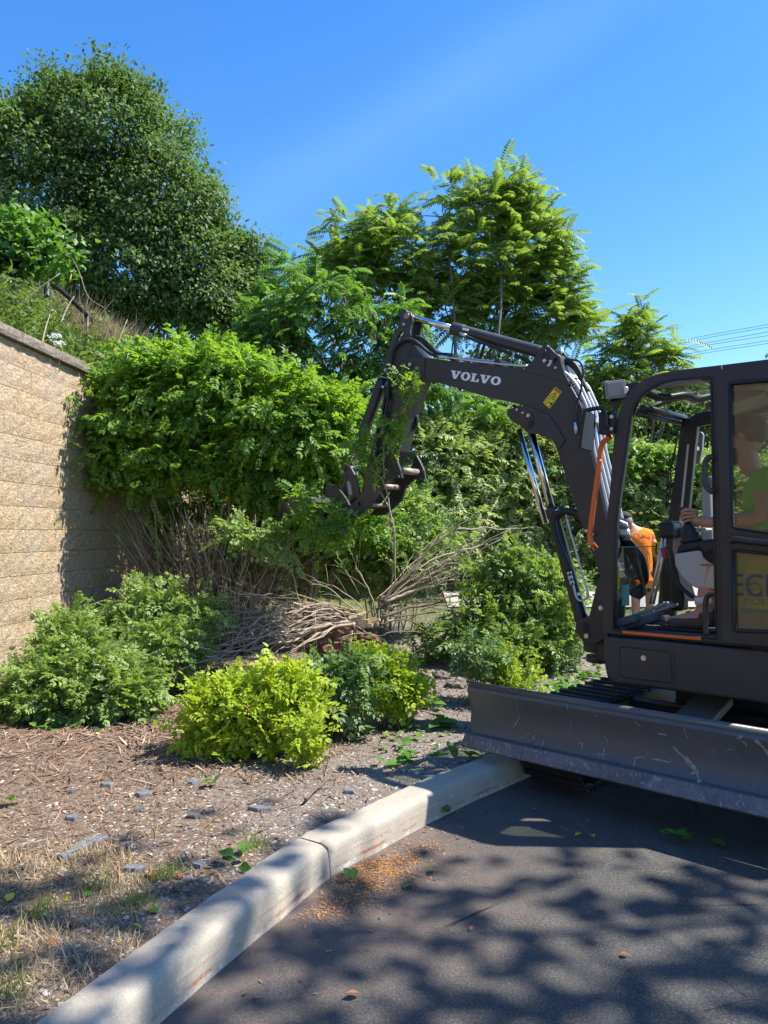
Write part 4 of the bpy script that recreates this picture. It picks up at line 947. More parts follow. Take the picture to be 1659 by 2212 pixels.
# reflection in lower pane, modelled as yellow sheet with green mirrored letters; dark letters
def text_mesh(s, size, ext=.001):
    cu = bpy.data.curves.new('t', 'FONT'); cu.body = s; cu.size = size; cu.extrude = ext; cu.resolution_u = 3
    o = bpy.data.objects.new('t', cu); COL.objects.link(o); dg = bpy.context.evaluated_depsgraph_get()
    me = bpy.data.meshes.new_from_object(o.evaluated_get(dg)); bpy.data.objects.remove(o); return me
def put_text(s, size, x, z, lat, mat, parent, name, dirx=-1, sx=1.0, bold=0.0, mirror=False):
    me = text_mesh(s, size); me.name = name
    w = max(v.co.x for v in me.vertices)
    for v in me.vertices:
        a = v.co.copy(); tx = (w - a.x if mirror else a.x) * sx
        v.co = Vector((x + dirx * tx, lat + (a.z if True else 0), z + a.y))
    me.materials.clear(); me.materials.append(mat); me.update(); return link(name, me, parent)
def green(): pass
M['reflyellow'] = simple('yellow_reflection', (0.85, 0.56, 0.04), .7, var=.25, nscale=12)
M['green'] = simple('green_reflection', (0.0, .26, .11), .6)
M['dgrey'] = simple('dark_grey_print', (.055, .055, .06), .6, var=.3)
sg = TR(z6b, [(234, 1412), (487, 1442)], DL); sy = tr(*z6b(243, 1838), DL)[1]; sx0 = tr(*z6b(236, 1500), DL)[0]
mb = MB(); mb.prism([(sx0 + .03, sg[0][1] + .02), (-.62, sg[0][1] + .02), (-.62, sy), (sx0 + .03, sy + .005)], DL - .062, DL - .056); sign = mb.build('reflection_sheet', M['reflyellow'], ex)
zt = tr(*z6b(240, 1745), DL)[1]; zt2 = tr(*z6b(240, 1580), DL)[1]; hh = (zt2 - zt)
x0_ = tr(*z6b(238, 1700), DL)[0]
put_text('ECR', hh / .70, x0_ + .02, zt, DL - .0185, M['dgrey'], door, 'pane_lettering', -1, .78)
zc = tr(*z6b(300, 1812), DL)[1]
put_text('construction', .085, tr(*z6b(297, 1800), DL)[0], zc, DL - .054, M['green'], ex, 'reflection_lettering', -1, 1.0, mirror=True)
put_text('DIG', hh * .86, tr(*z6b(325, 1700), DL)[0], tr(*z6b(300, 1742), DL)[1] - .004, DL - .054, M['green'], ex, 'reflection_lettering', -1, 1.1, mirror=True)
mb = MB(); mb.box((x0_ / 2 - .32, DL - .058, sy - .012), (.60 + x0_, .006, .025)); mb.build('reflection_border', M['green'], ex)

# --- house body (skirt), hatch, counterweight, engine hood
sk_t = TR(z4b, [(662, 1655), (690, 1642)], CL + .01) + [tr(1414, 1383, CL + .01), tr(1563, 1399, CL + .01), tr(1659, 1406, CL + .01)]
sk_b = TR(DD, [(1659, 1522.5), (1560, 1508), (1458, 1494), (1370, 1482), (1330, 1478), (1318, 1473), (1309.5, 1460), (1305.5, 1440), (1303, 1414)], CL + .01)
zb_ = sk_b[0][1]; zt_ = sk_t[-1][1]
side = sk_t + [(-.75, zt_), (-.75, zb_)] + sk_b
mb = MB(); mb.prism(side, .30, CL + .01); body = mb.build('body_panel', M['paint'], ex, .018, 3)
mb = MB(); mb.box((-.18, -.32, (zb_ + .96) / 2), (.95, 1.24, .96 - zb_)); mb.build('swing_frame', M['paint2'], ex, .02)
cwp = [(-.75 - .36 * sin(max(0, (1 - abs(y_) / .99)) ** .5 * pi / 2), y_) for y_ in np.linspace(-.96, .97, 17)]
vs = [(x_, y_, z_) for z_ in (zb_ + .02, 1.30) for x_, y_ in cwp] + [(-.70, y_, z_) for z_ in (zb_ + .02, 1.30) for y_ in (-.96, .97)]
N_ = len(cwp); fs = [(i, i + 1, N_ + i + 1, N_ + i) for i in range(N_ - 1)] + [tuple(range(N_)) + (2 * N_ + 1, 2 * N_), tuple(N_ + i for i in reversed(range(N_))) + (2 * N_ + 2, 2 * N_ + 3)]
mb = MB(); mb.add(vs, fs, False); mb.build('counterweight', M['paint'], ex, .02)
mb = MB(); mb.box((-.35, -.52, 1.12), (1.05, .86, .42)); mb.build('engine_hood', M['paint'], ex, .03)
mb = MB(); mb.box((-.78, -.30, 1.45), (.10, .10, .5)); mb.build('rear_cover', M['ltgrey'], ex, .01)
q = tr3(1531, 1100, -.35); mb = MB(); mb.tube([(q.x, -.35, 1.2), (q.x, -.35, 1.98)], .045, 12); mb.build('snorkel_pipe', M['ltgrey'], ex, .004)
mb = MB(); mb.tube([(q.x, -.35, 1.96), (q.x, -.35, 2.03)], .06, 12); mb.build('snorkel_cap', M['midgrey'], ex, .004)
def z3(x, y): return (932.6 + .43783 * x, 1316.7 + .43783 * y)
ho = [(928, 186), (940, 184), (1165, 208), (1177, 222), (1185, 350), (1178, 362), (945, 332), (932, 322)]
gi = TR(z3, ho, CL + .012)
mb = MB(); mb.prism([(p[0], p[1]) for p in gi], CL + .002, CL + .0135); hatch = mb.build('hatch', M['paint'], ex, .003)
tube_part('hatch_gap', [Vector((p[0], CL + .0105, p[1])) for p in gi + [gi[0]]], .0045, M['ink'], body, 4, 1)
p = tr3(*z3(1046, 239), CL + .0135); mb = MB(); mb.cyl(p, p + Vector((0, .006, 0)), .016, 16); mb.cyl(p, p + Vector((0, .012, 0)), .010, 12); mb.build('latch', M['steel'], hatch)
ho2 = TR(z3, [(1197, 205), (1199, 205), (1201, 372), (1199, 372)], CL + .012); mb = MB(); mb.prism(ho2, CL + .009, CL + .0115); mb.build('panel_seam', M['ink'], body)

# --- work light, mirrors
wl = z3b
bp_ = TR(z3b, [(1330, 900), (1480, 900), (1440, 1000), (1400, 1100), (1390, 1300), (1345, 1300), (1340, 1120), (1360, 1020)], CL - .03); mb = MB(); mb.prism(bp_, CL - .05, CL - .03); lbk = mb.build('lamp_bracket', M['paint'], ex, .004)
mb = MB(); mb.box(tr3(*z3b(1310, 1215), CL + .0) , (.10, .07, .14)); mb.build('mirror_clamp', M['black'], ex, .008)
for q_ in ((1360, 1135), (1355, 1287)): disc(ex, *z3b(*q_), CL + .03, .012, M['steel'])
cA = tr3(*z3b(1370, 790), CL); lw = .175
Rl = Matrix.Rotation(.12, 3, 'Y') @ Matrix.Rotation(R(35), 3, 'Z')
mb = MB(); mb.box(cA + Vector((0, -.02, 0)), (.125, .085, .110), Rl); lamp = mb.build('work_lamp', M['black'], ex, .014)
mb = MB()
for k in range(7): mb.box(cA + Rl @ Vector((-.054 + .018 * k, -.02, .060)), (.005, .06, .015), Rl)
mb.build('cooling_fin', M['midgrey'], lamp)['kind'] = 'stuff'
mb = MB(); mb.box(cA + Vector((0, -.02, 0)) + Rl @ Vector((0.0, .044, 0)), (.102, .008, .088), Rl); mb.build('lamp_lens', M['lens'], lamp, .003)
mb = MB(); mb.box(cA + Vector((.0, -.02, 0)) + Rl @ Vector((0, .036, 0)), (.128, .016, .113), Rl); mb.build('lamp_rim', M['midgrey'], lamp, .004)
q_ = tr3(*z3b(1530, 790), CL - .03); mb = MB(); mb.cyl(q_ + Vector((0, -.02, 0)), q_ + Vector((0, .02, 0)), .028, 12); mb.build('lamp_knuckle', M['steel'], ex, .003)
mb = MB(); mb.box(tr3(*z3b(1570, 800), CL - .05), (.16, .03, .10)); mb.build('lamp_mount', M['black'], ex, .01)
tube_part('lamp_cable', tpath(z3b, [(1380, 690), (1400, 650), (1450, 640), (1510, 660), (1540, 720)], CL - .03), .005, M['rubber'], ex, 6)
tube_part('mirror_arm', tpath(z3b, [(990, 1055), (1060, 1040), (1160, 1020), (1240, 1025), (1275, 1060), (1285, 1130), (1285, 1240), (1320, 1280)], CL + .05), .014, M['black'], ex, 8, 4)
mr = TR(z3b, [(975, 1062), (990, 1055), (1090, 1090), (1115, 1110), (1118, 1300), (1110, 1560), (1085, 1578), (960, 1555), (938, 1540), (950, 1300), (965, 1150)], CL + .06)
mb = MB(); mb.prism(mr, CL + .03, CL + .07); mir = mb.build('mirror', M['black'], ex, .008)
mir_c = Vector((sum(p[0] for p in mr) / len(mr), CL + .05, sum(p[1] for p in mr) / len(mr))); mir_R = Matrix.Translation(mir_c) @ Matrix.Rotation(R(50), 4, 'Z') @ Matrix.Rotation(R(-9), 4, 'X') @ Matrix.Translation(-mir_c); mir.data.transform(mir_R)
cx_ = sum(p[0] for p in mr) / len(mr); cz_ = sum(p[1] for p in mr) / len(mr)
mb = MB(); mb.prism([(cx_ + (p[0] - cx_) * .90, cz_ + (p[1] - cz_) * .95) for p in mr], CL + .069, CL + .0715); mb.build('mirror_glass', M['mirror'], mir).data.transform(mir_R)
# right-hand mirror seen through the cab
mr = TR(z3c, [(905, 535), (960, 530), (980, 560), (968, 720), (940, 870), (868, 862), (872, 800), (895, 640)], CR - .16)
mb = MB(); mb.prism(mr, CR - .20, CR - .16); mir2 = mb.build('mirror', M['midgrey'], ex, .008)
tube_part('mirror_arm', tpath(z3c, [(1010, 420), (960, 530)], CR - .15), .012, M['black'], ex, 8, 1)
mb = MB(); mb.box(tr3(*z3c(865, 705), CR - .08), (.06, .16, .03)); mb.build('mirror_clamp', M['steel'], ex, .004)
tube_part('cab_cable', tpath(z3c, [(700, 640), (660, 860), (610, 960), (600, 1100), (590, 1329)], CR + .08), .006, M['rubber'], ex, 5, 3)
tube_part('cab_cable', tpath(z3c, [(690, 700), (640, 900), (640, 1100), (600, 1329)], CR + .08), .006, M['rubber'], ex, 5, 3)

# --- inside the cab: levers, pedals, console, seat
for (a, b, lat) in (((652, 262), (512, 930), .42), ((690, 258), (548, 930), .32)):
    P = tpath(z5b, [a, ((a[0] + b[0]) / 2, (a[1] + b[1]) / 2), b], lat); mb = MB(); mb.tube(P, .010, 10); mb.build('travel_lever', M['steel'], ex)
q = tr3(*z5b(705, 215), .37); mb = MB(); mb.box(q, (.10, .16, .11)); mb.build('lever_console', M['black'], ex, .02)
q = tr3(*z5b(720, 420), .20); mb = MB(); mb.box((q.x - .03, .14, q.z - .1), (.09, .14, .62)); mb.build('console_column', M['black'], ex, .02)
ped = TR(z5b, [(420, 970), (470, 940), (560, 965), (860, 1050), (830, 1070), (700, 1078), (540, 1030)], .40)
def slab(pts, lat0, lat1, mat, name): mb = MB(); mb.prism(pts, lat0, lat1); return mb.build(name, mat, ex, .004)
q0 = tr3(*z5b(520, 985), .45); 
for lat, dx in ((.52, 0), (.36, .03)):
    q = tr3(*z5b(600, 1005), lat); Rp = Matrix.Rotation(.42, 3, 'Y')
    mb = MB(); mb.box((q.x + dx, lat, 1.10), (.24, .11, .018), Rp)
    for k in range(5): mb.box(Vector((q.x + dx, lat, 1.10)) + Rp @ Vector((-.09 + .045 * k, 0, .012)), (.014, .10, .008), Rp)
    mb.build('pedal', M['pedal'], ex, .004)
for a, lat in (((250, 1110), .80), ((420, 1110), .72)):
    q = tr3(*z5b(*a), lat); Rp = Matrix.Rotation(.35, 3, 'Y'); mb = MB(); mb.box((q.x, lat, 1.045), (.22, .14, .05), Rp); mb.build('foot_rest', M['mat'], ex, .015)
tube_part('lever_grip', tpath(z5b, [(645, 385), (660, 440), (680, 505)], .55), .020, M['redrub'], ex, 10, 3)
tube_part('lock_lever', tpath(z5b, [(675, 500), (700, 600), (760, 690), (840, 790), (930, 860), (1040, 885)], .58), .013, M['rubber'], ex, 10, 4)
con = TR(z5b, [(790, 470), (810, 440), (1030, 408), (1050, 430), (1075, 490), (1160, 495), (1250, 500), (1250, 790), (1145, 782), (1000, 770), (930, 735), (860, 660), (800, 560)], .62)
mb = MB(); mb.prism(con, .50, .70); console = mb.build('arm_console', M['ltgrey'], ex, .03, 4)
mb = MB(); mb.prism(TR(z5b, [(820, 360), (900, 330), (1140, 300), (1300, 300), (1300, 495), (1075, 490), (1050, 425), (1030, 400), (800, 455)], .60), .48, .68); mb.build('console_top', M['black'], ex, .02)
mb = MB(); mb.prism(TR(z5b, [(1010, 545), (1160, 540), (1160, 565), (1000, 560)], .705), .695, .706); mb.build('console_groove', M['midgrey'], console, .004)
mb = MB(); mb.prism(TR(z5b, [(770, 190), (840, 185), (1080, 195), (1090, 215), (960, 240), (940, 700), (1000, 900), (900, 900), (850, 780), (800, 560), (760, 400)], .22), .14, .28); mb.build('far_console', M['ltgrey'], ex, .03)
# joystick with bellows and grip, held by the operator
JL = .62
jb = tr3(*z5b(920, 330), JL); jt = tr3(*z5b(880, 150), JL); jtt = tr3(*z5b(838, 40), JL)
mb = MB(); n_ = 8
mb.tube([jb.lerp(jt, i / n_) for i in range(n_ + 1)], [(.075 - .045 * i / n_) * (1.0 if i % 2 else .82) for i in range(n_ + 1)], 14); js = mb.build('joystick_bellows', M['rubber'], ex)
mb = MB(); mb.tube([jt, jt.lerp(jtt, .5), jtt, jtt + Vector((.005, 0, .03))], [.022, .024, .028, .018], 12); mb.build('joystick', M['black'], ex)
# seat
mb = MB(); mb.box((-.32, .45, 1.34), (.50, .46, .13)); seat = mb.build('seat', M['black'], ex, .04, 4)
mb = MB(); mb.box((-.56, .45, 1.66), (.10, .44, .56), Matrix.Rotation(-.15, 3, 'Y')); mb.build('backrest', M['black'], ex, .05, 4)
mb = MB(); mb.box((-.30, .45, 1.13), (.40, .38, .28)); mb.build('seat_base', M['midgrey'], ex, .02)
# hose bundle between swing post and cab
for k in range(7):
    a = tr3(*z5b(225 + 14 * k, 300), -.12 + .02 * k); e = Vector((.52, -.15 + .02 * k, 1.0)); 
    m1 = tr3(*z5b(300 + 26 * k, 430 + 10 * k), -.15); m2 = tr3(*z5b(400 + 14 * k, 640 + 10 * k), -.2); m3 = tr3(*z5b(470 - 12 * k, 800 - 6 * k), -.2); m4 = tr3(*z5b(400 - 20 * k, 880 - 10 * k), -.18)
    tube_part('hose', [tr3(*z5b(205 + 12 * k, 110 + 6 * k), -.08), tr3(*z5b(215 + 14 * k, 200), -.10)], .014, M['pipe'], ex, 8, 1)
    mb = MB(); P = tpath(z5b, [(212 + 13 * k, 205), (222 + 14 * k, 290)], -.10); mb.cyl(P[0], P[1], .019, 6); mb.build('hose_fitting', M['steel'], ex)
    tube_part('hose', [a, m1, m2, m3, m4], .015, M['rubber'], ex, 9, 5)

# --- undercarriage
UA = R(226) - EH
def track(side):
    t = thing('track', None, None); t.parent = ex; t.rotation_euler = (0, 0, UA)
    y0 = side * .79; w = .40; zc_, r_, xf, xb_ = .262, .235, 1.00, -1.02
    perim = []
    n = 0
    Ltop = xf - xb_; step = .118
    total = 2 * Ltop + 2 * pi * r_; N = int(round(total / step)); step = total / N
    mb = MB(); mb.box((0, 0, 0), (.100, w, .030)); mb.box((-.0, 0, .026), (.030, w * .98, .026)); mb.box((.045, 0, .006), (.012, w, .034))
    sh = mb.build('track_shoe', M['rubber'], t, .005, 1)
    for i in range(N):
        s_ = i * step
        if s_ < Ltop: p = (xb_ + s_, zc_ + r_); a = 0
        elif s_ < Ltop + pi * r_: q = (s_ - Ltop) / r_; p = (xf + r_ * sin(q), zc_ + r_ * cos(q)); a = q
        elif s_ < 2 * Ltop + pi * r_: p = (xf - (s_ - Ltop - pi * r_), zc_ - r_); a = pi
        else: q = (s_ - 2 * Ltop - pi * r_) / r_; p = (xb_ - r_ * sin(q), zc_ - r_ * cos(q)); a = pi + q
        o = sh if i == 0 else sh.copy()
        if i: COL.objects.link(o)
        o.parent = t; o.location = (p[0], y0, p[1]); o.rotation_euler = (0, a, 0)
    mb = MB()
    for x_, rr in ((xf, .19), (xb_, .19)): mb.cyl((x_, y0 - .07, zc_), (x_, y0 + .07, zc_), rr, 24)
    for k in range(5): mb.cyl((-.66 + k * .33, y0 - .09, .12), (-.66 + k * .33, y0 + .09, .12), .085, 16)
    mb.build('track_wheels', M['paint2'], t, .006)['kind'] = 'stuff'
    mb = MB(); mb.box((0, y0, .28), (1.7, .16, .20)); mb.build('track_frame', M['paint2'], t, .02)
    return t
tl = track(-1); t2_ = track(1)
for t in (tl, t2_):
    pass
mb = MB(); mb.box((0, 0, .42), (.95, 1.25, .16)); mb.box((0, 0, .55), (.7, .7, .14)); mb.build('undercarriage_frame', M['paint2'], ex, .02, rot=(0, 0, UA))
mb = MB(); mb.cyl((0, 0, .55), (0, 0, zb_ + .02), .36, 32); mb.build('swing_bearing', M['paint2'], ex)
for y_ in (-.30, .24):
    mb = MB(); mb.box((.74, y_, .36), (.80, .09, .14), Matrix.Rotation(.06, 3, 'Y')); mb.build('blade_arm', M['paint'], ex, .012, rot=(0, 0, UA))
mb = MB(); mb.cyl((.35, -.02, .46), (1.05, -.02, .40), .05, 16); mb.cyl((1.0, -.02, .41), (1.25, -.02, .36), .028, 12); mb.build('blade_cylinder', M['paint'], ex, .003, rot=(0, 0, UA))
mb = MB(); mb.box((.75, -.02, .53), (.45, .22, .05), Matrix.Rotation(.22, 3, 'Y')); mb.build('cylinder_guard', M['midgrey'], ex, .01, rot=(0, 0, UA))
# dozer blade, traced from its end profile, in its own heading
BA = R(228); BF = Vector((cos(BA), sin(BA), 0)); BL = Vector((-sin(BA), cos(BA), 0))
bp0 = Vector((.56, 4.89, 0)); BM = Matrix.Translation(bp0) @ Matrix.Rotation(BA, 4, 'Z'); BMI = BM.inverted()
def bl(u, v): p = BMI @ at_plane(u, v, bp0, BL); return (p.x, p.z)
prof_b = [bl(*z3(x, y)) for x, y in ((182, 374), (190, 395), (183, 440), (175, 490), (166, 540), (156, 585), (143, 615), (135, 628))]
x_top = prof_b[0][0]
zt_b = prof_b[0][1]; zk = prof_b[-1][1]; ztip = bl(*z3(118, 682))[1]
prof_b = [(-.010, zt_b), (.012, zt_b - .03), (-.018, zt_b - .09), (-.035, zt_b - .17), (-.030, zt_b - .24), (.0, zt_b - .30), (.028, zk + .01), (.040, zk)]
tip = (.085, ztip)
print('BLADE', [tuple(round(c, 3) for c in p) for p in prof_b], zt_b, zk, ztip)
BWD = 2.12
n = NT('blade_paint'); p = n.pos(True)
a = n.noise(n.pos(True, (1, 1, .25)), 34, 6, .8, .8); b_ = n.noise(p, 5, 4); c2 = n.noise(n.pos(True, (1, .6, 1)), 9, 5, .7)
sc_ = n.math('MULTIPLY', n.ramp(a, [(0.655, 0.0), (0.69, 1.0)]), n.ramp(b_, [(0.46, 0.0), (0.60, 1.0)]))
cc = n.mix(n.ramp(c2, [(.35, .0), (.8, .5)]), (.088, .086, .086), (.125, .118, .110))
n.col(n.mix(n.math('MULTIPLY', sc_, .75), cc, (.34, .31, .28))); n.set(Roughness=n.math('MULTIPLY_ADD', c2, .25, .27)); n.bump(n.noise(p, 120, 3), .08, .001)
M['blade'] = n.m
n = NT('worn_cutting_edge'); p = n.pos(True); a = n.noise(n.pos(True, (1, 1, .4)), 40, 6, .8, 1.2); b_ = n.noise(p, 7, 5, .7)
n.col(n.mix(n.ramp(a, [(.56, .0), (.62, .8)]), n.ramp(b_, [(.35, (.085, .085, .09)), (.7, (.17, .165, .16))]), (.42, .40, .37))); n.set(Roughness=.38, Metallic=.25); n.bump(a, .15, .002); M['edge'] = n.m
th = .014
back = [(p_[0] - th * 1.2, p_[1] + (.0 if i else .004)) for i, p_ in enumerate(prof_b)]
mb = MB(); mb.prism(prof_b + back[::-1], 0, BWD)
blade = mb.build('dozer_blade', M['blade'], ex, .003); blade.matrix_parent_inverse = Matrix(); 
Lm = EMI @ BM
blade.location = Lm.to_translation(); blade.rotation_euler = (0, 0, BA - EH)
blade.data.polygons.foreach_set('use_smooth', [len(f.vertices) == 4 and abs(f.normal.y) < .5 for f in blade.data.polygons])
mb = MB(); mb.prism([(.041, zk + .012), (.050, zk + .008), tip, (tip[0] - .006, tip[1] - .010), (.028, zk - .01)], -.004, BWD + .004); mb.build('cutting_edge', M['edge'], blade, .0015)
mb = MB(); mb.tube([(-.022, -.004, zt_b), (-.022, BWD + .004, zt_b)], .024, 14); mb.build('top_roll', M['blade'], blade)
for y_ in (-.012, BWD):
    mb = MB(); mb.prism(prof_b + [tip] + [(-.02, zk - .02), (-.085, zk + .06), (-.10, zt_b - .12), (-.06, zt_b - .01)], y_, y_ + .012); mb.build('end_plate', M['blade'], blade, .003)
mb = MB()
for y_ in (.35, 1.0, 1.65): mb.box((-.15, y_, zt_b - .18), (.15, .03, .24))
mb.box((-.13, BWD / 2, zk + .10), (.10, BWD * .96, .08)); mb.build('back_brace', M['paint'], blade, .006)['kind'] = 'stuff'
# scratches and dried mud smears on the mouldboard
def bx(z_):
    P = sorted(prof_b + [tip], key=lambda p_: p_[1])
    return float(np.interp(z_, [p_[1] for p_ in P], [p_[0] for p_ in P]))
def smear(mb, pts, w):
    q = []
    for (u, v) in pts:
        u, v = z3(u, v); p_ = BMI @ at_plane(u, v, bp0 + BF * .0, BF); q.append((p_.y, p_.z))
    for i in range(len(q) - 1):
        for k in range(3):
            a0 = Vector(q[i]).lerp(Vector(q[i + 1]), k / 3); a1 = Vector(q[i]).lerp(Vector(q[i + 1]), (k + 1) / 3)
            d = (a1 - a0); nn = Vector((-d.y, d.x)).normalized()
            w0 = w * random.uniform(.25, 1.2); w1 = w * random.uniform(.25, 1.2)
            Q = [a0 + nn * w0, a0 - nn * w0, a1 - nn * w1, a1 + nn * w1]
            if all(ztip + .01 < p_.y < zt_b - .01 and 0 < p_.x < BWD for p_ in Q):
                mb.add([(bx(p_.y) + .0035, p_.x, p_.y) for p_ in Q], [(0, 1, 2, 3)])
mb = MB()
for pts, w in (([(415, 440), (418, 545), (400, 565), (392, 590)], .003), ([(405, 565), (390, 590)], .006), ([(1180, 680), (1195, 700), (1235, 735), (1260, 775), (1300, 805), (1325, 850), (1355, 888)], .006), ([(1245, 735), (1290, 790), (1310, 810)], .010), ([(1270, 815), (1300, 805)], .006), ([(1250, 575), (1250, 620), (1258, 640)], .003),
               ([(1505, 635), (1535, 625)], .007), ([(1520, 640), (1548, 660), (1552, 678)], .007), ([(1600, 640), (1635, 680), (1659, 720)], .010), ([(1110, 615), (1150, 620)], .005), ([(990, 735), (1040, 733)], .003), ([(998, 738), (995, 770), (1002, 760)], .004), ([(1070, 740), (1120, 748), (1165, 760)], .004),
               ([(990, 790), (1000, 805), (985, 810)], .005), ([(985, 850), (1005, 855)], .007), ([(920, 745), (880, 780)], .004), ([(840, 690), (845, 740)], .004), ([(820, 715), (860, 718)], .004), ([(715, 650), (718, 675)], .004), ([(730, 660), (735, 690)], .005), ([(840, 630), (860, 660)], .004), ([(545, 650), (548, 705)], .004), ([(500, 645), (495, 625)], .003),
               ([(530, 650), (515, 670)], .003), ([(475, 655), (505, 620)], .002), ([(425, 640), (470, 615)], .002), ([(960, 875), (1050, 882)], .004), ([(965, 830), (990, 840)], .004), ([(1000, 550), (1030, 580)], .005), ([(672, 470), (676, 495)], .004), ([(675, 550), (680, 560)], .004), ([(1490, 690), (1440, 700)], .002), ([(810, 520), (815, 530)], .004),
               ([(200, 700), (240, 690)], .003), ([(290, 700), (320, 680), (345, 688)], .005), ([(310, 705), (330, 690)], .004), ([(395, 715), (405, 700)], .005), ([(595, 765), (640, 770), (660, 790)], .004), ([(640, 800), (690, 805)], .004), ([(1320, 910), (1345, 920)], .005), ([(1630, 940), (1659, 960)], .008), ([(1640, 985), (1659, 1020)], .008), ([(780, 800), (800, 790)], .004)):
    smear(mb, pts, w)
for k in range(34):
    u = random.uniform(250, 1650); v0 = 400 + (u - 200) * .16; v = v0 + random.uniform(40, 330); d = random.gauss(0, 14)
    smear(mb, [(u, v), (u + d * .4, v + abs(d) + 4)], random.uniform(.0008, .0020))
o = mb.build('mud_smears', M['mud'], blade); o['kind'] = 'stuff'
# ---------------------------------------------------------------- vegetation
M['lf_dark'] = leaf_mat('dark_tree_leaf', (.036, .080, .022), (.18, .26, .09), .30, rough=.55, spec=.2)
M['lf_ail'] = leaf_mat('tree_of_heaven_leaf', (.085, .165, .030), (.31, .38, .10), .38, rough=.45)
M['lf_sumac'] = leaf_mat('sumac_leaf', (.055, .14, .028), (.20, .32, .075), .38)
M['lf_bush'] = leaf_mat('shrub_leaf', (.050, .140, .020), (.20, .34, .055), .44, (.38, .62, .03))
M['lf_hedge'] = leaf_mat('hedge_leaf', (.11, .19, .055), (.42, .46, .20), .34)
M['lf_fallen'] = leaf_mat('wilting_shrub_leaf', (.085, .165, .034), (.33, .41, .135), .36)
M['lf_blue'] = leaf_mat('blue_green_leaf', (.07, .14, .045), (.20, .29, .11), .30)
M['lf_lime'] = leaf_mat('lime_spirea_leaf', (.17, .27, .020), (.50, .58, .055), .40, (.65, .80, .05))
M['lf_weed'] = leaf_mat('weed_leaf', (.055, .110, .024), (.22, .27, .085), .35)
M['lf_vine'] = leaf_mat('vine_leaf', (.05, .14, .02), (.17, .29, .055), .36)
M['lf_dry'] = leaf_mat('dry_grass', (.24, .17, .095), (.56, .44, .26), .25, (.5, .4, .25), rough=.9)
M['drupe'] = simple('dark_red_drupe', (.10, .012, .012), .8)
M['flower'] = simple('faded_tan_flower', (.38, .24, .10), .9)
SPR = [T_sprig(4, .34, .25, s_) for s_ in range(4)]; LEAF = [T_leaf(.30, .12, .1)]; ROUND = [T_leaf(.42, .10, .15)]
FRO = [T_frond(10, .23, .21, .26, .30, s_) for s_ in range(4)]; FRS = [T_frond(9, .27, .22, .38, .55, s_ + 9) for s_ in range(4)]
EO2 = np.array(EO)
def nosolid(c, rad=.35):
    """keep leaves out of the cab and the house of the excavator"""
    r_ = np.einsum('ij,nj->ni', np.array(EMI.to_3x3()), c - EO2)
    return ~((r_[:, 0] > -1.4) & (r_[:, 0] < .9) & (np.abs(r_[:, 1]) < 1.25))
def wallside(c): return c[:, 0] > wall_x(c[:, 1]) + .06
def tree(name, label, cat, group, base, blobs, mat, tms, ncl, per, spread, size, trunk=.15, nl=8, bark='bark', flat=.5, fork=None, **k):
    t = thing(name, label, cat, base, 0, group)
    P, D, Vv = clumps(blobs, ncl, per, spread, flat, k.pop('shell', (.72, 1.0)), inner=k.pop('inner', .2))
    P -= np.array(base); ok = P[:, 2] > .05; P, D, Vv = P[ok], D[ok], Vv[ok]
    o = leaf_obj('crown', tms, P, D, Vv, size, mat, t, **k)
    lb = [(b[0] - np.array(base), b[1]) for b in blobs]
    limb_tubes((0, 0, 0), lb, trunk, nl, M[bark], t, fork=None if fork is None else Vector(fork) - Vector(base))
    return t
def gz(x, y): return float(g_height(np.array([x]), np.array([y]))[0])

# 1. big dark tree on the bank
B = px_blobs([(230, 330, 180, 150), (90, 420, 200, 185), (330, 460, 145, 150), (30, 320, 90, 85), (250, 570, 220, 120), (400, 560, 100, 110), (425, 440, 62, 60), (180, 245, 110, 62), (290, 240, 60, 45), (-110, 420, 150, 190), (430, 640, 110, 70), (320, 650, 130, 60), (400, 700, 120, 40), (290, 700, 90, 30), (-60, 280, 80, 50)], 24, 1.0)
bx_, by_ = -9.2, 23.5
bigtree = tree('large_tree', 'big dense dark green tree on the bank, tallest at the upper left', 'tree', None, (bx_, by_, gz(bx_, by_)), B, M['lf_dark'], LEAF, 3300, 42, .33, .150, .30, 14, flat=.42, hang=.35, up=.7, outn=.8, sdev=.25, inner=.22, jit=.16, shell=(.80, 1.0))
B = px_blobs([(520, 590, 62, 65), (470, 650, 80, 65), (560, 640, 40, 70), (540, 545, 40, 35), (500, 700, 70, 50)], 25, 1.0)
bx_, by_ = -4.9, 25; tree('small_tree', 'smaller dark tree tucked against the right side of the big dark tree', 'tree', None, (bx_, by_, gz(bx_, by_)), B, M['lf_dark'], LEAF, 620, 32, .32, .14, .12, 6, flat=.42, hang=.4, up=.7, outn=.8, jit=.16)

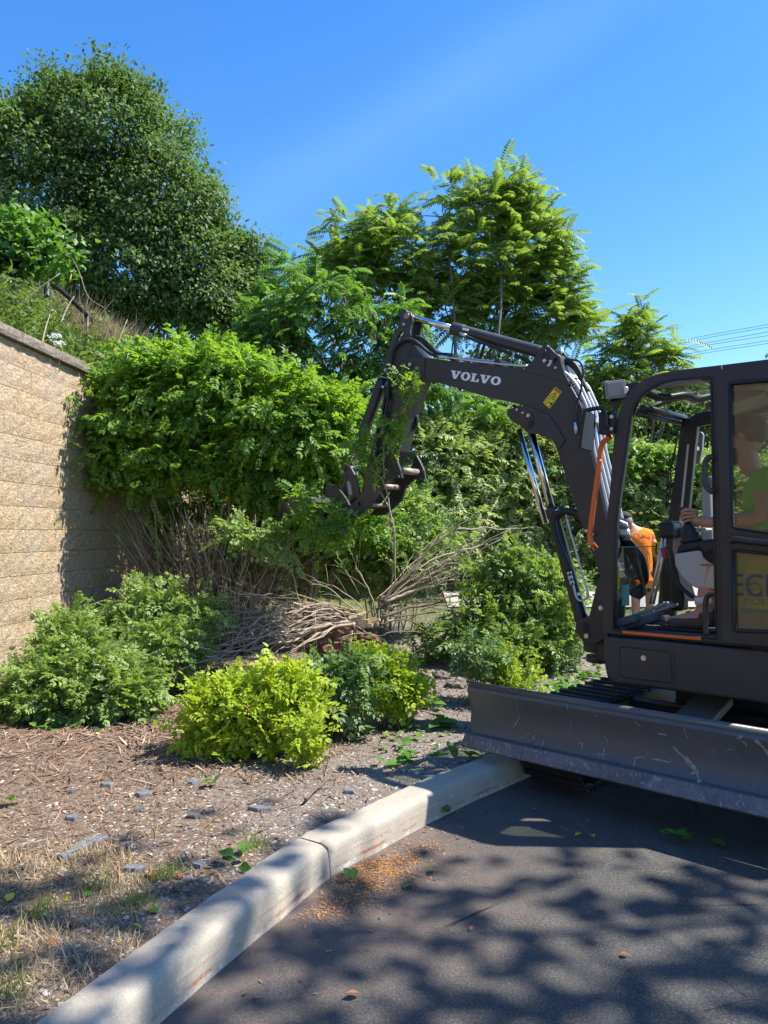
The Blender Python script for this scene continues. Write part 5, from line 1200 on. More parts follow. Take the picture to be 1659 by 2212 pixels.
# 2. tree of heaven in the middle: fronds; the nearest ones are parts of their own
def frond_tree(label, base, blobs, n, size, mat, tms, trunk, nl, nparts=0, up=.95, hang=.05, name='tree_of_heaven', group=None, per=5, spread=.34, fork=None, vshift=0.0, inner=.22):
    t = thing(name, label, 'tree', base, 0, group)
    Pc, Dc, Vc = clumps(blobs, n // per, 1, .01, .7, (.62, 1.0), inner=inner); Pc -= np.array(base); Vv = np.repeat(Vc, per) + vshift
    P = np.repeat(Pc, per, 0) + np.clip(rng.normal(size=(len(Pc) * per, 3)), -1.5, 1.5) * spread * np.array([.35, .35, .45]); D = np.repeat(Dc * .35, per, 0) + rng.normal(size=(len(P), 3)) * np.array([.9, .9, .25]); D /= np.linalg.norm(D, axis=1, keepdims=True)
    mb = MB()
    for q in Pc[rng.choice(len(Pc), min(len(Pc), 260), replace=False)]:
        cb = min((np.array(b[0]) - np.array(base) for b in blobs), key=lambda c_: ((c_ - q) ** 2).sum()); a_ = Vector(q).lerp(Vector(cb), .8)
        mb.tube([a_, Vector(q).lerp(a_, .5) + Vector((0, 0, -.06)), Vector(q)], .014, 3, r1=.006)
    mb.build('twigs', M['bark'], t)['kind'] = 'stuff'
    ok = P[:, 2] > .1; P, D, Vv = P[ok], D[ok], Vv[ok]
    o = np.argsort(P[:, 1] - .8 * np.random.default_rng(3).random(len(P)))
    near, rest = o[:nparts], o[nparts:]
    leaf_obj('crown', tms, P[rest], D[rest], Vv[rest], size, mat, t, outn=.1, up=up, out=1.0, rnd=.15, hang=hang)
    if nparts:
        mesh = []
        for q in range(8):
            v, f, a = scatter(tms[q % len(tms)], np.zeros((1, 3)), np.array([[0, 1., 0]]), np.array([[0, 0, 1.]]), np.array([1.]), np.array([.30 + .07 * q]), .1)
            mesh.append(np_mesh('frond', v, f, mat, a))
        fw = D[near] + rng.normal(size=(len(near), 3)) * .15; fw[:, 2] -= hang
        nr_ = np.array([0, 0, 1.]) * up + rng.normal(size=(len(near), 3)) * .25
        Rm = frames(fw, nr_)
        for k, i in enumerate(near):
            ob = bpy.data.objects.new('frond', mesh[k % 8]); COL.objects.link(ob); ob.parent = t
            ob.matrix_local = Matrix.Translation(Vector(P[i])) @ Matrix(Rm[k].tolist()).to_4x4() @ Matrix.Scale(size * random.uniform(.8, 1.2), 4)
    limb_tubes((0, 0, 0), [(b[0] - np.array(base), b[1]) for b in blobs], trunk, nl, M['bark'], t, fork=None if fork is None else Vector(fork) - Vector(base))
    return t
B = px_blobs([(1060, 455, 85, 60), (1110, 400, 28, 38), (975, 425, 42, 42), (1150, 470, 48, 40), (830, 495, 55, 50), (790, 470, 25, 30), (735, 505, 45, 30), (880, 560, 110, 75), (1050, 560, 140, 80), (1165, 530, 60, 55), (1200, 610, 62, 60), (1180, 680, 90, 55), (800, 590, 70, 50), (960, 660, 120, 55), (1080, 660, 120, 55), (1245, 690, 36, 30), (720, 570, 40, 40), (1230, 560, 20, 22)], 17.5, .8)
frond_tree('tall loose tree with long feathery leaves, centre, rising behind the raised boom', (1.7, 17.6, gz(1.7, 17.6)), B, 4300, .55, M['lf_ail'], FRO, .13, 16, 280, fork=(1.75, 17.6, 4.2), spread=.33)
B = px_blobs([(1385, 740, 48, 42), (1378, 695, 22, 32), (1330, 745, 34, 26), (1435, 755, 34, 28), (1400, 800, 80, 36), (1460, 790, 26, 22), (1310, 800, 36, 40), (1300, 860, 40, 50)], 15.5, .9)
frond_tree('small feathery-leaved tree standing between the boom and the cab roof', (5.4, 15.6, gz(5.4, 15.6)), B, 820, .45, M['lf_ail'], FRO, .06, 9, 60, vshift=.05, group=None)
B = px_blobs([(650, 610, 60, 55), (610, 670, 55, 50), (690, 590, 40, 30), (570, 680, 40, 40)], 20, .9)
frond_tree('light green sumac treetop between the small dark tree and the tall feathery tree', (-2.4, 20, gz(-2.4, 20)), B, 620, .55, M['lf_sumac'], FRO, .08, 6, 0, name='sumac_tree', vshift=-.1)
B = px_blobs([(700, 680, 130, 85), (590, 720, 70, 75), (780, 740, 80, 85), (650, 800, 105, 55), (760, 820, 85, 45), (860, 700, 45, 50), (545, 770, 40, 50), (840, 790, 60, 60)], 14.5, .8)
sm = frond_tree('leafy sumac with dark red seed heads, left of the raised arm', (-1.2, 14.6, gz(-1.2, 14.6)), B, 1500, .44, M['lf_sumac'], FRS, .07, 12, 120, name='sumac_tree', hang=.30, spread=.30)
# its seed heads
mb = MB(); mb.tube([(0, 0, 0), (0, 0, .05), (0, 0, .13), (0, 0, .20)], [.018, .034, .028, .008], 7); base_ = mb.build('seed_head', M['drupe'], sm)
hs = [(790, 640), (805, 690), (752, 720), (720, 745), (680, 700), (700, 790), (735, 800), (655, 750), (830, 700), (620, 700), (775, 760), (690, 830), (745, 655), (845, 765), (640, 790), (810, 735), (668, 660), (728, 690), (600, 745), (760, 790), (705, 715), (820, 655)]
for i, (u, v) in enumerate(hs):
    p = at_y(u, v, 13.55 + random.uniform(-.1, .3)) - Vector(sm.location)
    o = base_ if i == 0 else base_.copy()
    if i: COL.objects.link(o)
    o.parent = sm; o.location = p; o.rotation_euler = (random.gauss(0, .2), random.gauss(0, .2), 0); o.scale = (.62, .62, .66)
B = px_blobs([(1000, 885, 62, 42), (930, 850, 60, 45), (1060, 900, 40, 30), (880, 840, 35, 40)], 13.2, .8)
frond_tree('low bright green sumac in the gap under the boom, above the hedge', (1.1, 13.4, gz(1.1, 13.4)), B, 330, .42, M['lf_sumac'], FRS, .04, 6, 60, name='sumac_tree', hang=.1, vshift=.12)

# 3. dark background trees behind the hedge
for i, (L_, Y, lab, mt, sz) in enumerate([
        ([(1110, 850, 100, 75), (1200, 900, 90, 70), (1060, 800, 60, 40)], 19, 'shadowy round-leaved tree behind the hedge, below the boom', 'lf_dark', .13),
        ([(1290, 900, 70, 80), (1330, 850, 50, 50), (1270, 970, 60, 50)], 18.5, 'broadleaf tree between the boom and the cab, behind the hedge', 'lf_weed', .12),
        ([(1400, 910, 85, 60), (1370, 960, 60, 40), (1460, 880, 60, 50)], 19.5, 'dense tree seen through the front of the cab', 'lf_dark', .12),
        ([(1530, 930, 60, 70), (1500, 870, 50, 50), (1590, 900, 60, 80), (1680, 900, 80, 110)], 20, 'tree seen through the cab beside the door post', 'lf_weed', .12),
        ([(640, 900, 110, 60), (520, 880, 90, 60), (760, 900, 90, 60)], 17, 'low dark thicket behind the big green shrub', 'lf_dark', .11)]):
    B = px_blobs(L_, Y, .9); c = B[0][0]; g = gz(c[0], c[1])
    tree('background_tree', lab, 'tree', 'trees behind the hedge', (c[0], c[1], g), B, M[mt], LEAF, 420, 30, .34, sz, .10, 7, flat=.5, hang=.3, up=.7)
# far wooded edge that fills the gaps
pts = []
for x in np.arange(-7, 26, 1.1):
    y = 22 + .15 * abs(x) + random.uniform(-1, 1); pts.append((np.array([x, y, gz(x, y) + 1.2 + random.uniform(-.2, .6)]), np.array([1.3, 1.2, 1.9 + random.uniform(0, .7)])))
P, D, Vv = clumps(pts, 1300, 26, .42, .6, inner=.3)
o = leaf_obj('woodland_edge', LEAF, P, D, Vv * .8, .17, M['lf_dark'], None, hang=.3); 

# 4. hedge of winged spindle shrubs
hl = [([(930, 1010, 92, 95), (900, 1090, 80, 90), (960, 1120, 90, 80)], 'hedge shrub directly behind the thumb of the excavator arm', 13.4, 0),
      ([(1075, 1000, 85, 92), (1060, 1090, 95, 95), (1110, 940, 45, 28)], 'hedge shrub in the middle of the row, under the boom', 14, 1),
      ([(1200, 1030, 85, 85), (1190, 1110, 85, 90), (1160, 950, 45, 28)], 'hedge shrub behind the lift cylinder of the boom', 14.2, 2),
      ([(1310, 1060, 75, 85), (1290, 1130, 80, 75)], 'hedge shrub between the boom foot and the cab pillar', 14.4, 3),
      ([(1400, 1060, 72, 85), (1410, 1130, 80, 70)], 'hedge shrub seen through the cab above the worker in orange', 14.2, 4),
      ([(1510, 1075, 80, 85), (1520, 1140, 80, 75)], 'hedge shrub seen through the cab next to the door post', 14.4, 5),
      ([(1640, 1080, 90, 85), (1650, 1150, 90, 75)], 'hedge shrub seen through the dusty door glass', 14.6, 6)]
for L_, lab, Y, i in hl:
    B = px_blobs(L_, Y, .9); c = B[0][0]; g = gz(c[0], c[1]); base = np.array([c[0], c[1], g])
    t = thing('hedge_shrub', lab, 'shrub', base, 0, 'shrubs of the pale green hedge')
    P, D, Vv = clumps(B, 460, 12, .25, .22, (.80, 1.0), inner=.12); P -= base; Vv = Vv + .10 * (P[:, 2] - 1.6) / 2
    ok = P[:, 2] > .25; leaf_obj('foliage', SPR, P[ok], D[ok], Vv[ok], .245, M['lf_hedge'], t, outn=.9, up=1.0, out=.9, rnd=.45, hang=.25, jit=.14)
    for k in range(12):
        a = random.uniform(0, 2 * pi); r_ = random.uniform(.3, .9); mb = MB(); mb.tube(smooth_path([(.15 * cos(a), .15 * sin(a), -.1), (.4 * r_ * cos(a), .4 * r_ * sin(a), .8), (r_ * cos(a), r_ * sin(a), 1.9)], 4), .016, 5, r1=.006); mb.build('stem', M['dtwig'], t)
B = px_blobs([(1360, 985, 50, 22), (1430, 1000, 60, 20), (1500, 1010, 50, 18), (1330, 1010, 40, 20)], 13.6, .8)
P, D, Vv = clumps(B, 130, 14, .16, .5); base = np.array([4.7, 13.7, gz(4.7, 13.7)])
t = thing('creeper', 'bright yellow-green creeper over the hedge top, seen through the cab', 'vine', base)
leaf_obj('foliage', ROUND, P - base, D, Vv, .13, M['lf_vine'], t, hang=.2)
mb = MB()
for b in B: mb.tube(smooth_path([(0, 0, 0), Vector(b[0] - base) * .5 + Vector((.1, 0, .2)), Vector(b[0] - base)], 4), .012, 5)
mb.build('stem', M['dtwig'], t)

# 5. big shrub beside the wall, its bare stems fanning out below the leaves
def stems(t, root, n, spread, h, r=.012, mat='twig', lean=(0, 0), seed=1, upto=1.0, jitter=.06):
    rr = random.Random(seed)
    for k in range(n):
        a = rr.uniform(0, 2 * pi); q = sqrt(rr.random()); ex2 = Vector((spread[0] * q * cos(a) + lean[0], spread[1] * q * sin(a) + lean[1], h * rr.uniform(.75, 1.05) * (1 - .25 * q)))
        s0 = Vector((.30 * q * cos(a) + rr.gauss(0, .10), .25 * q * sin(a) + rr.gauss(0, .08), -.08))
        m = s0.lerp(ex2, .45) + Vector((rr.gauss(0, jitter), rr.gauss(0, jitter), .07 * h)); P = smooth_path([s0, m, ex2], 4)
        mb = MB(); mb.tube([p + Vector((rr.gauss(0, .014), rr.gauss(0, .014), 0)) for p in P], r * rr.uniform(.6, 1.3), 5, r1=r * .3)
        for z in range(2):
            b = P[rr.randint(3, 6)]; e = b + Vector((rr.gauss(0, .25), rr.gauss(0, .25), rr.uniform(.15, .5))); mb.tube([b, b.lerp(e, .5) + Vector((0, 0, .03)), e], r * .4, 4, r1=r * .2)
        mb.build('stem', M[mat], t)
B = px_blobs([(420, 850, 180, 80), (275, 905, 100, 75), (590, 905, 160, 90), (400, 785, 120, 42), (680, 945, 105, 82), (310, 985, 125, 62), (560, 1000, 120, 50), (205, 965, 48, 62), (430, 1000, 90, 42), (740, 925, 42, 48), (520, 800, 80, 36), (245, 1040, 45, 35), (630, 1060, 60, 38), (300, 930, 80, 70, 1.1), (380, 900, 120, 80, 1.2), (290, 1010, 60, 45, 1.0), (250, 960, 60, 60, .8)], 8.7, .95)
base = np.array([-1.95, 8.9, gz(-1.95, 8.9)])
t = thing('spindle_shrub', 'big bright green spreading shrub against the retaining wall with bare stems showing below', 'shrub', base)
P, D, Vv = clumps(B, 760, 12, .20, .24, (.70, 1.05), back=.35, inner=.2, keep=wallside); ok = wallside(P); P, D, Vv = P[ok] - base, D[ok], Vv[ok]
add_shoots(t, base, B, 330, .55, .16, M['lf_bush'], SPR, keep=wallside, vs=.05, droop=.75, up=.35)
leaf_obj('foliage', SPR, P, D, Vv + .05, .205, M['lf_bush'], t, outn=.7, up=1.0, out=1.0, rnd=.6, hang=.25, jit=.2)
stems(t, (0, 0, 0), 95, (1.4, 1.0), 2.05, .0085, lean=(.0, -.1), seed=4, jitter=.12)
stems(t, (0, 0, 0), 110, (1.3, .9), 1.9, .008, 'dtwig', lean=(.1, .1), seed=14, jitter=.14)
B = px_blobs([(330, 900, 150, 110), (520, 900, 170, 120), (420, 1040, 190, 75), (640, 1010, 120, 100), (300, 1050, 90, 70), (560, 1130, 130, 70), (420, 1160, 140, 60), (700, 1180, 90, 60)], 10.7, .8)
base = np.array([-2.1, 10.7, gz(-2.1, 10.7)])
t = thing('spindle_shrub', 'shaded shrub in the corner behind the big green shrub, beside the wall', 'shrub', base)
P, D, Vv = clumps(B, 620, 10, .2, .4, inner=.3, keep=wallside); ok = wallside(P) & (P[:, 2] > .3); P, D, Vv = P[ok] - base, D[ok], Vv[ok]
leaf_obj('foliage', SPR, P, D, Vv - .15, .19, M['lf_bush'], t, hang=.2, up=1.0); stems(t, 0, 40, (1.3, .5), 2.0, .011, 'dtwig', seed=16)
B = px_blobs([(650, 1120, 90, 60), (560, 1170, 60, 50), (700, 1060, 80, 60), (760, 1130, 60, 50)], 9.2, .9)
base = np.array([-.95, 9.5, gz(-.95, 9.5)])
t = thing('spindle_shrub', 'shaded deep green shrub behind the bucket, right of the big shrub', 'shrub', base)
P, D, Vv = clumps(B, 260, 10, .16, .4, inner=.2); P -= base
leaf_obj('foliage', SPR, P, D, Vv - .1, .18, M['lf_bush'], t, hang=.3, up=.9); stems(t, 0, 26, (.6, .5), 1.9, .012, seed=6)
B = px_blobs([(820, 1170, 80, 75), (740, 1200, 70, 60), (880, 1110, 45, 50), (860, 1220, 70, 50), (930, 1180, 50, 60)], 9.8, .9)
base = np.array([.05, 10.0, gz(.05, 10.0)])
t = thing('spindle_shrub', 'light green shrub below the thumb, behind the tangle of pulled branches', 'shrub', base)
P, D, Vv = clumps(B, 260, 10, .16, .45, inner=.2); P -= base
leaf_obj('foliage', SPR, P, D, Vv, .185, M['lf_fallen'], t, hang=.0, up=.6, rnd=.9); stems(t, 0, 24, (.5, .4), 1.5, .010, seed=7)

# 6. the uprooted shrub: root ball, fanned stems, two masses of leaves
ub_ = Vector((-.36, 8.15, .15)); ushr = thing('uprooted_shrub', 'uprooted shrub lying on its side, brown root ball and pale stems fanned out both ways', 'shrub', ub_)
def uW(u, v, Y): return at_y(u, v, Y) - ub_
import bmesh
bm = bmesh.new(); bmesh.ops.create_icosphere(bm, subdivisions=4, radius=1)
for v_ in bm.verts:
    q = v_.co.copy(); d = 1 + .35 * noise.fractal(q * 1.6, .9, 2, 4) + .10 * noise.noise(q * 9); v_.co = Vector((q.x * .30, q.y * .24, q.z * .22)) * d
me = bpy.data.meshes.new('root_ball'); bm.to_mesh(me); bm.free(); me.materials.append(simple('red_brown_clods', (.17, .085, .050), .95, var=.5, bump=1.0, nscale=20))
o = link('root_ball', me, ushr, uW(722, 1388, 8.05)); 
bm = bmesh.new(); bmesh.ops.create_icosphere(bm, subdivisions=3, radius=1)
me2 = me.copy(); o = link('root_ball', me2, ushr, uW(800, 1398, 8.15)); o.scale = (.9, .8, .6); o.rotation_euler = (.3, .5, 1.2)
def zA(x, y): return (493.7 + .3307 * x, 1206.9 + .3307 * y)
def zB(x, y): return (822.9 + .2976 * x, 1097.2 + .2976 * y)
R0 = (865, 395)
def branch(zf, pts, Y0, Y1, r0, r1, mat='twig'):
    n_ = len(pts); P = [uW(*zf(*p), Y0 + (Y1 - Y0) * i / (n_ - 1)) for i, p in enumerate(pts)]
    P = smooth_path(P, 5); P = [p + Vector((noise.noise(p * 7 + Vector((r0 * 900, 0, 0))) * .03, 0, noise.noise(p * 6 + Vector((0, r1 * 900, 3))) * .035)) for p in P]; r0 *= .72; r1 *= .72
    mb = MB(); mb.tube(P, r0, 6, r1=r1)
    for q in range(random.randint(2, 5)):
        b = P[random.randint(len(P) // 3, len(P) - 2)]; d = (P[-1] - P[0]).normalized(); e = b + (d * .8 + Vector([random.gauss(0, .45) for _ in range(3)])) * random.uniform(.15, .45)
        mb.tube([b, b.lerp(e, .5) + Vector((0, 0, .02)), e], r1 * .9, 4, r1=r1 * .4)
    return mb.build('branch', M[mat], ushr)
# traced main branches (left and right fans)
for pts, a, b, r0, r1 in [([(860, 385), (700, 350), (560, 330), (400, 290), (240, 250), (100, 230), (-60, 190)], 8.1, 7.4, .030, .008), ([(390, 292), (300, 345), (180, 410), (80, 465), (-60, 500), (-180, 520)], 7.7, 7.0, .018, .009), ([(80, 465), (45, 520), (10, 570)], 7.2, 7.1, .008, .004),
                          ([(480, 290), (455, 240), (440, 150), (400, 70), (340, 0), (250, -60), (120, -110)], 7.9, 7.5, .012, .006), ([(860, 395), (700, 420), (600, 440), (520, 460), (370, 470), (200, 510), (0, 560), (-160, 600)], 8.0, 6.9, .030, .010),
                          ([(850, 400), (680, 430), (560, 470), (440, 520), (300, 560), (120, 590), (-100, 620)], 8.0, 6.9, .026, .010), ([(820, 420), (640, 470), (500, 550), (400, 600), (250, 650), (60, 660), (-150, 640)], 7.9, 6.8, .024, .010), ([(830, 380), (640, 350), (480, 350), (300, 360), (140, 350), (-50, 360)], 8.2, 7.6, .020, .007),
                          ([(840, 370), (700, 330), (640, 300), (560, 260), (440, 240), (300, 230), (180, 260)], 8.3, 8.0, .014, .005), ([(850, 370), (760, 280), (680, 210), (600, 180), (540, 170)], 8.2, 8.0, .012, .005), ([(900, 360), (840, 290), (760, 220), (690, 180), (610, 190)], 8.1, 7.9, .010, .005),
                          ([(870, 380), (940, 310), (920, 220), (880, 130), (830, 60), (830, -30)], 8.1, 7.9, .014, .005), ([(850, 220), (800, 130), (760, 60), (700, 10)], 8.0, 7.9, .009, .004)]:
    branch(zA, pts, a, b, r0, r1)
for pts, a, b, r0, r1, mt in [([(20, 680), (100, 570), (220, 460), (300, 360), (400, 260), (520, 170), (620, 100), (700, 40)], 8.1, 8.5, .036, .006, 'dtwig'), ([(540, 165), (700, 150), (860, 155), (1000, 145), (1110, 140)], 8.4, 8.8, .016, .006, 'twig'), ([(80, 600), (90, 480), (95, 330), (95, 200), (80, 100), (50, -20), (20, -100)], 8.0, 7.6, .012, .006, 'twig'),
                              ([(90, 580), (105, 450), (100, 340), (60, 180), (50, 60)], 8.0, 7.7, .009, .005, 'twig'), ([(0, 690), (140, 640), (300, 590), (420, 540), (560, 520), (700, 530), (820, 540)], 8.1, 8.6, .028, .007, 'twig'), ([(0, 700), (160, 600), (330, 500), (420, 420), (500, 390), (640, 385), (780, 420)], 8.1, 8.7, .024, .006, 'twig'),
                              ([(220, 470), (380, 380), (520, 320), (640, 290), (780, 250), (960, 200), (1090, 175)], 8.2, 8.8, .018, .006, 'twig'), ([(10, 800), (160, 735), (330, 700), (470, 650), (600, 640), (720, 600)], 8.0, 8.5, .024, .008, 'dtwig'), ([(0, 780), (140, 790), (260, 770), (480, 760), (700, 770), (840, 790)], 8.0, 8.4, .016, .006, 'dtwig'),
                              ([(300, 365), (380, 330), (520, 290), (640, 250), (730, 200)], 8.2, 8.6, .010, .004, 'dtwig'), ([(400, 405), (520, 400), (640, 450), (760, 480)], 8.3, 8.5, .009, .004, 'twig'), ([(330, 590), (360, 680), (370, 600), (380, 560)], 8.2, 8.2, .006, .004, 'dtwig'), ([(0, 850), (150, 800), (260, 840), (420, 900), (560, 920)], 8.0, 8.2, .014, .005, 'dtwig'),
                              ([(0, 930), (200, 905), (400, 890), (560, 860), (660, 860)], 7.9, 8.2, .014, .005, 'dtwig')]:
    branch(zB, pts, a, b, r0, r1, mt)
rb = random.Random(3)
for k in range(50):                       # left fan, filling between the traced ones
    v0 = rb.uniform(330, 470); vm = rb.uniform(250, 650); ve = rb.uniform(220, 720); xe_ = rb.uniform(-200, 260); Ye = 7.9 - (ve - 280) / 420 * 1.3
    branch(zA, [(rb.uniform(780, 870), v0), (rb.uniform(520, 650), v0 * .35 + vm * .65 - 10), (rb.uniform(280, 420), vm * .6 + ve * .4 + rb.uniform(-20, 20)), (xe_, ve)], 8.1, Ye, rb.uniform(.006, .013), rb.uniform(.0025, .005), 'twig' if rb.random() < .75 else 'dtwig')
for k in range(22):                       # right fan
    u = rb.uniform(450, 1150); v = rb.uniform(60, 800); m = rb.uniform(.35, .6); vb = 690 + rb.uniform(-40, 160)
    branch(zB, [(rb.uniform(-40, 60), vb), (u * m * .55, vb + (v - vb) * m * .6), (u * m * 1.3, vb + (v - vb) * m * 1.25 - 20), (u, v + rb.uniform(0, 60))], 8.1, 8.3 + rb.random() * .6, rb.uniform(.007, .013), rb.uniform(.003, .006), 'twig' if rb.random() < .5 else 'dtwig')
for k in range(30):                       # torn roots
    p = uW(722 + rb.uniform(-50, 90), 1385 + rb.uniform(-25, 25), 7.9); d = Vector((rb.gauss(0, 1), -abs(rb.gauss(0, .8)), rb.gauss(.1, .6))).normalized() * rb.uniform(.15, .45)
    mb = MB(); mb.tube(smooth_path([p, p + d * .5 + Vector((0, 0, rb.gauss(0, .04))), p + d], 3), .006, 4, r1=.002); mb.build('root', M['twig'], ushr)
mb = MB()
for k in range(6): mb.box(uW(775 + rb.uniform(-18, 30), 1338 + rb.uniform(-10, 12), 7.95), (.20, .02, .03), Matrix.Rotation(rb.uniform(-.6, .2), 3, 'Y') @ Matrix.Rotation(rb.uniform(-.5, .5), 3, 'Z'))
mb.build('split_wood', simple('fresh_split_wood', (.62, .46, .26), .7, var=.2), ushr)
def lmass(L_, Y, n, per, sp, size, mat, name, hang=.1, up=.5, rnd=.8, flat=.6, vs=0.0, parent=None, off=None, tm=None, inner=.25):
    B = px_blobs(L_, Y, .8); off = np.array(ub_) if off is None else off
    P, D, Vv = clumps(B, n, per, sp, flat, inner=inner, keep=wallside); 
    ok = wallside(P) & (P[:, 2] > g_height(P[:, 0], P[:, 1]) + .02); P = P[ok]
    add_shoots(parent or ushr, off, B, n // 2, .32, size * .9, mat, tm or SPR, 'twig', .003, .3, .35, keep=wallside, vs=vs + .08)
    return leaf_obj(name, tm or SPR, P - off, D[ok], Vv[ok] + vs, size, mat, parent or ushr, hang=hang, up=up, rnd=rnd)
lmass([(150, 1410, 55, 48, -.2), (200, 1460, 80, 50, -.4), (120, 1490, 70, 35, -.6), (260, 1495, 55, 32, -.6), (150, 1360, 22, 30)], 6.7, 220, 8, .10, .150, M['lf_fallen'], 'foliage')
lmass([(330, 1305, 62, 30), (300, 1365, 85, 38), (395, 1345, 55, 30), (360, 1405, 70, 38, -.4), (300, 1445, 75, 38, -.6), (440, 1320, 24, 18)], 7.4, 210, 8, .12, .150, M['lf_fallen'], 'foliage', up=.4, rnd=.9)
lmass([(1120, 1300, 80, 48), (1170, 1365, 72, 40, -.3), (1060, 1360, 85, 40, -.2), (1185, 1260, 38, 35), (1215, 1340, 28, 58, -.4), (1120, 1400, 80, 28, -.5), (960, 1385, 60, 22), (1060, 1260, 45, 22), (1110, 1215, 34, 22)], 8.3, 340, 8, .13, .150, M['lf_fallen'], 'foliage', up=.4, rnd=1.0, vs=-.10)
# low spray of leaves in the bottom left corner of the mass
lmass([(110, 1525, 75, 22), (60, 1520, 35, 18), (180, 1520, 70, 25), (250, 1505, 50, 25)], 6.05, 130, 8, .10, .19, M['lf_fallen'], 'foliage', up=1.2, rnd=.6, flat=.3, vs=-.12)
lmass([(560, 1160, 40, 18), (520, 1150, 30, 15), (600, 1180, 25, 15)], 7.5, 26, 6, .07, .14, M['lf_fallen'], 'foliage', vs=.1)
# tall thin leafy shoots among the stems
# 7. spirea bushes and the small plants in front
def little(name, label, cat, L_, Y, base_xy, n, per, sp, size, mat, tm, group=None, hang=-.1, up=.5, vs=0.0, nst=24, sr=.005, fl=0, smat='dtwig', rnd=.9, inner=.3):
    b = np.array([*base_xy, gz(*base_xy)]); t = thing(name, label, cat, b, 0, group); B = px_blobs(L_, Y, .85)
    P, D, Vv = clumps(B, n, per, sp, .7, (.6, 1.0), inner=inner); ok = P[:, 2] > b[2] + .01; P = P[ok] - b; D = D[ok]; Vv = Vv[ok]
    leaf_obj('foliage', tm, P, D, Vv + vs, size, mat, t, hang=hang, up=up, rnd=rnd)
    add_shoots(t, b, B, max(4, n // 9), size * 1.4, size * .8, mat, tm, smat, .0018, .5, .25, vs=vs, step=5)
    for k in range(nst):
        q = B[k % len(B)]; e = Vector(q[0] - b) + Vector([random.uniform(-.9, .9) * w for w in q[1]]); s0 = Vector((random.gauss(0, .06), random.gauss(0, .06), -.02))
        mb = MB(); mb.tube(smooth_path([s0, s0.lerp(e, .5) + Vector((random.gauss(0, .04), random.gauss(0, .04), .03)), e], 3), sr, 4, r1=sr * .4); mb.build('stem', M[smat], t)
    if fl:
        idx = rng.choice(len(P), fl * 8); mb = MB()
        for k in range(fl):
            c = Vector(P[idx[k * 8]]) + Vector((0, -.01, .02))
            for j in range(9): mb.box(c + Vector([random.gauss(0, .011) for _ in range(3)]), (.007, .007, .006), Matrix.Rotation(random.random() * 3, 3, (1, 1, 0)))
        mb.build('faded_flowers', M['flower'], t)['kind'] = 'stuff'
    return t
SPI = [T_sprig(3, .40, .30, s_ + 30) for s_ in range(4)]
little('spirea_bush', 'largest lime-green spirea bush, front and centre of the planting bed', 'shrub', [(510, 1540, 80, 58), (585, 1515, 75, 46), (455, 1580, 52, 45), (530, 1600, 72, 38), (650, 1520, 38, 34), (598, 1460, 36, 20), (475, 1510, 42, 30), (450, 1628, 20, 16), (655, 1478, 22, 14)], 5.05, (-1.0, 5.05), 430, 7, .070, .108, M['lf_lime'], SPI, 'lime-green spirea bushes', fl=26, nst=40)
little('spirea_bush', 'small lime-green spirea sprig in front of the largest spirea', 'shrub', [(662, 1600, 26, 32), (655, 1570, 22, 20), (670, 1630, 18, 18)], 4.72, (-.48, 4.72), 50, 6, .035, .085, M['lf_lime'], SPI, 'lime-green spirea bushes', nst=10)
little('spirea_bush', 'lime-green spirea bush right of the blue-green plant, left of the dozer blade', 'shrub', [(838, 1462, 48, 38), (878, 1487, 32, 30), (806, 1430, 30, 20), (870, 1512, 28, 20), (830, 1505, 45, 25)], 5.75, (.05, 5.7), 200, 7, .065, .105, M['lf_lime'], SPI, 'lime-green spirea bushes', vs=-.12, fl=6, nst=24)
little('spirea_bush', 'half-bare browning spirea behind the left end of the dozer blade', 'shrub', [(1110, 1440, 40, 35), (1060, 1440, 35, 35), (1130, 1460, 30, 25), (1080, 1470, 45, 22)], 6.6, (1.05, 6.55), 95, 6, .07, .075, M['lf_lime'], SPI, 'lime-green spirea bushes', vs=-.3, nst=46, smat='dtwig')
little('seedling', 'blue-green leafy plant between the two lime spireas', 'plant', [(735, 1462, 50, 32), (720, 1505, 36, 30), (765, 1485, 30, 25), (720, 1545, 34, 12), (755, 1440, 26, 15)], 5.45, (-.32, 5.45), 80, 5, .08, .15, M['lf_blue'], SPR, hang=.2, up=.9, rnd=.6, nst=14)
little('seedling', 'spindly dark leafy seedling in front of the fallen leaves, right of the root ball', 'plant', [(1035, 1410, 28, 28), (1010, 1400, 20, 20), (1040, 1450, 20, 20)], 6.5, (.85, 6.5), 30, 6, .07, .14, M['lf_blue'], SPR, hang=.2, up=.9, nst=8)
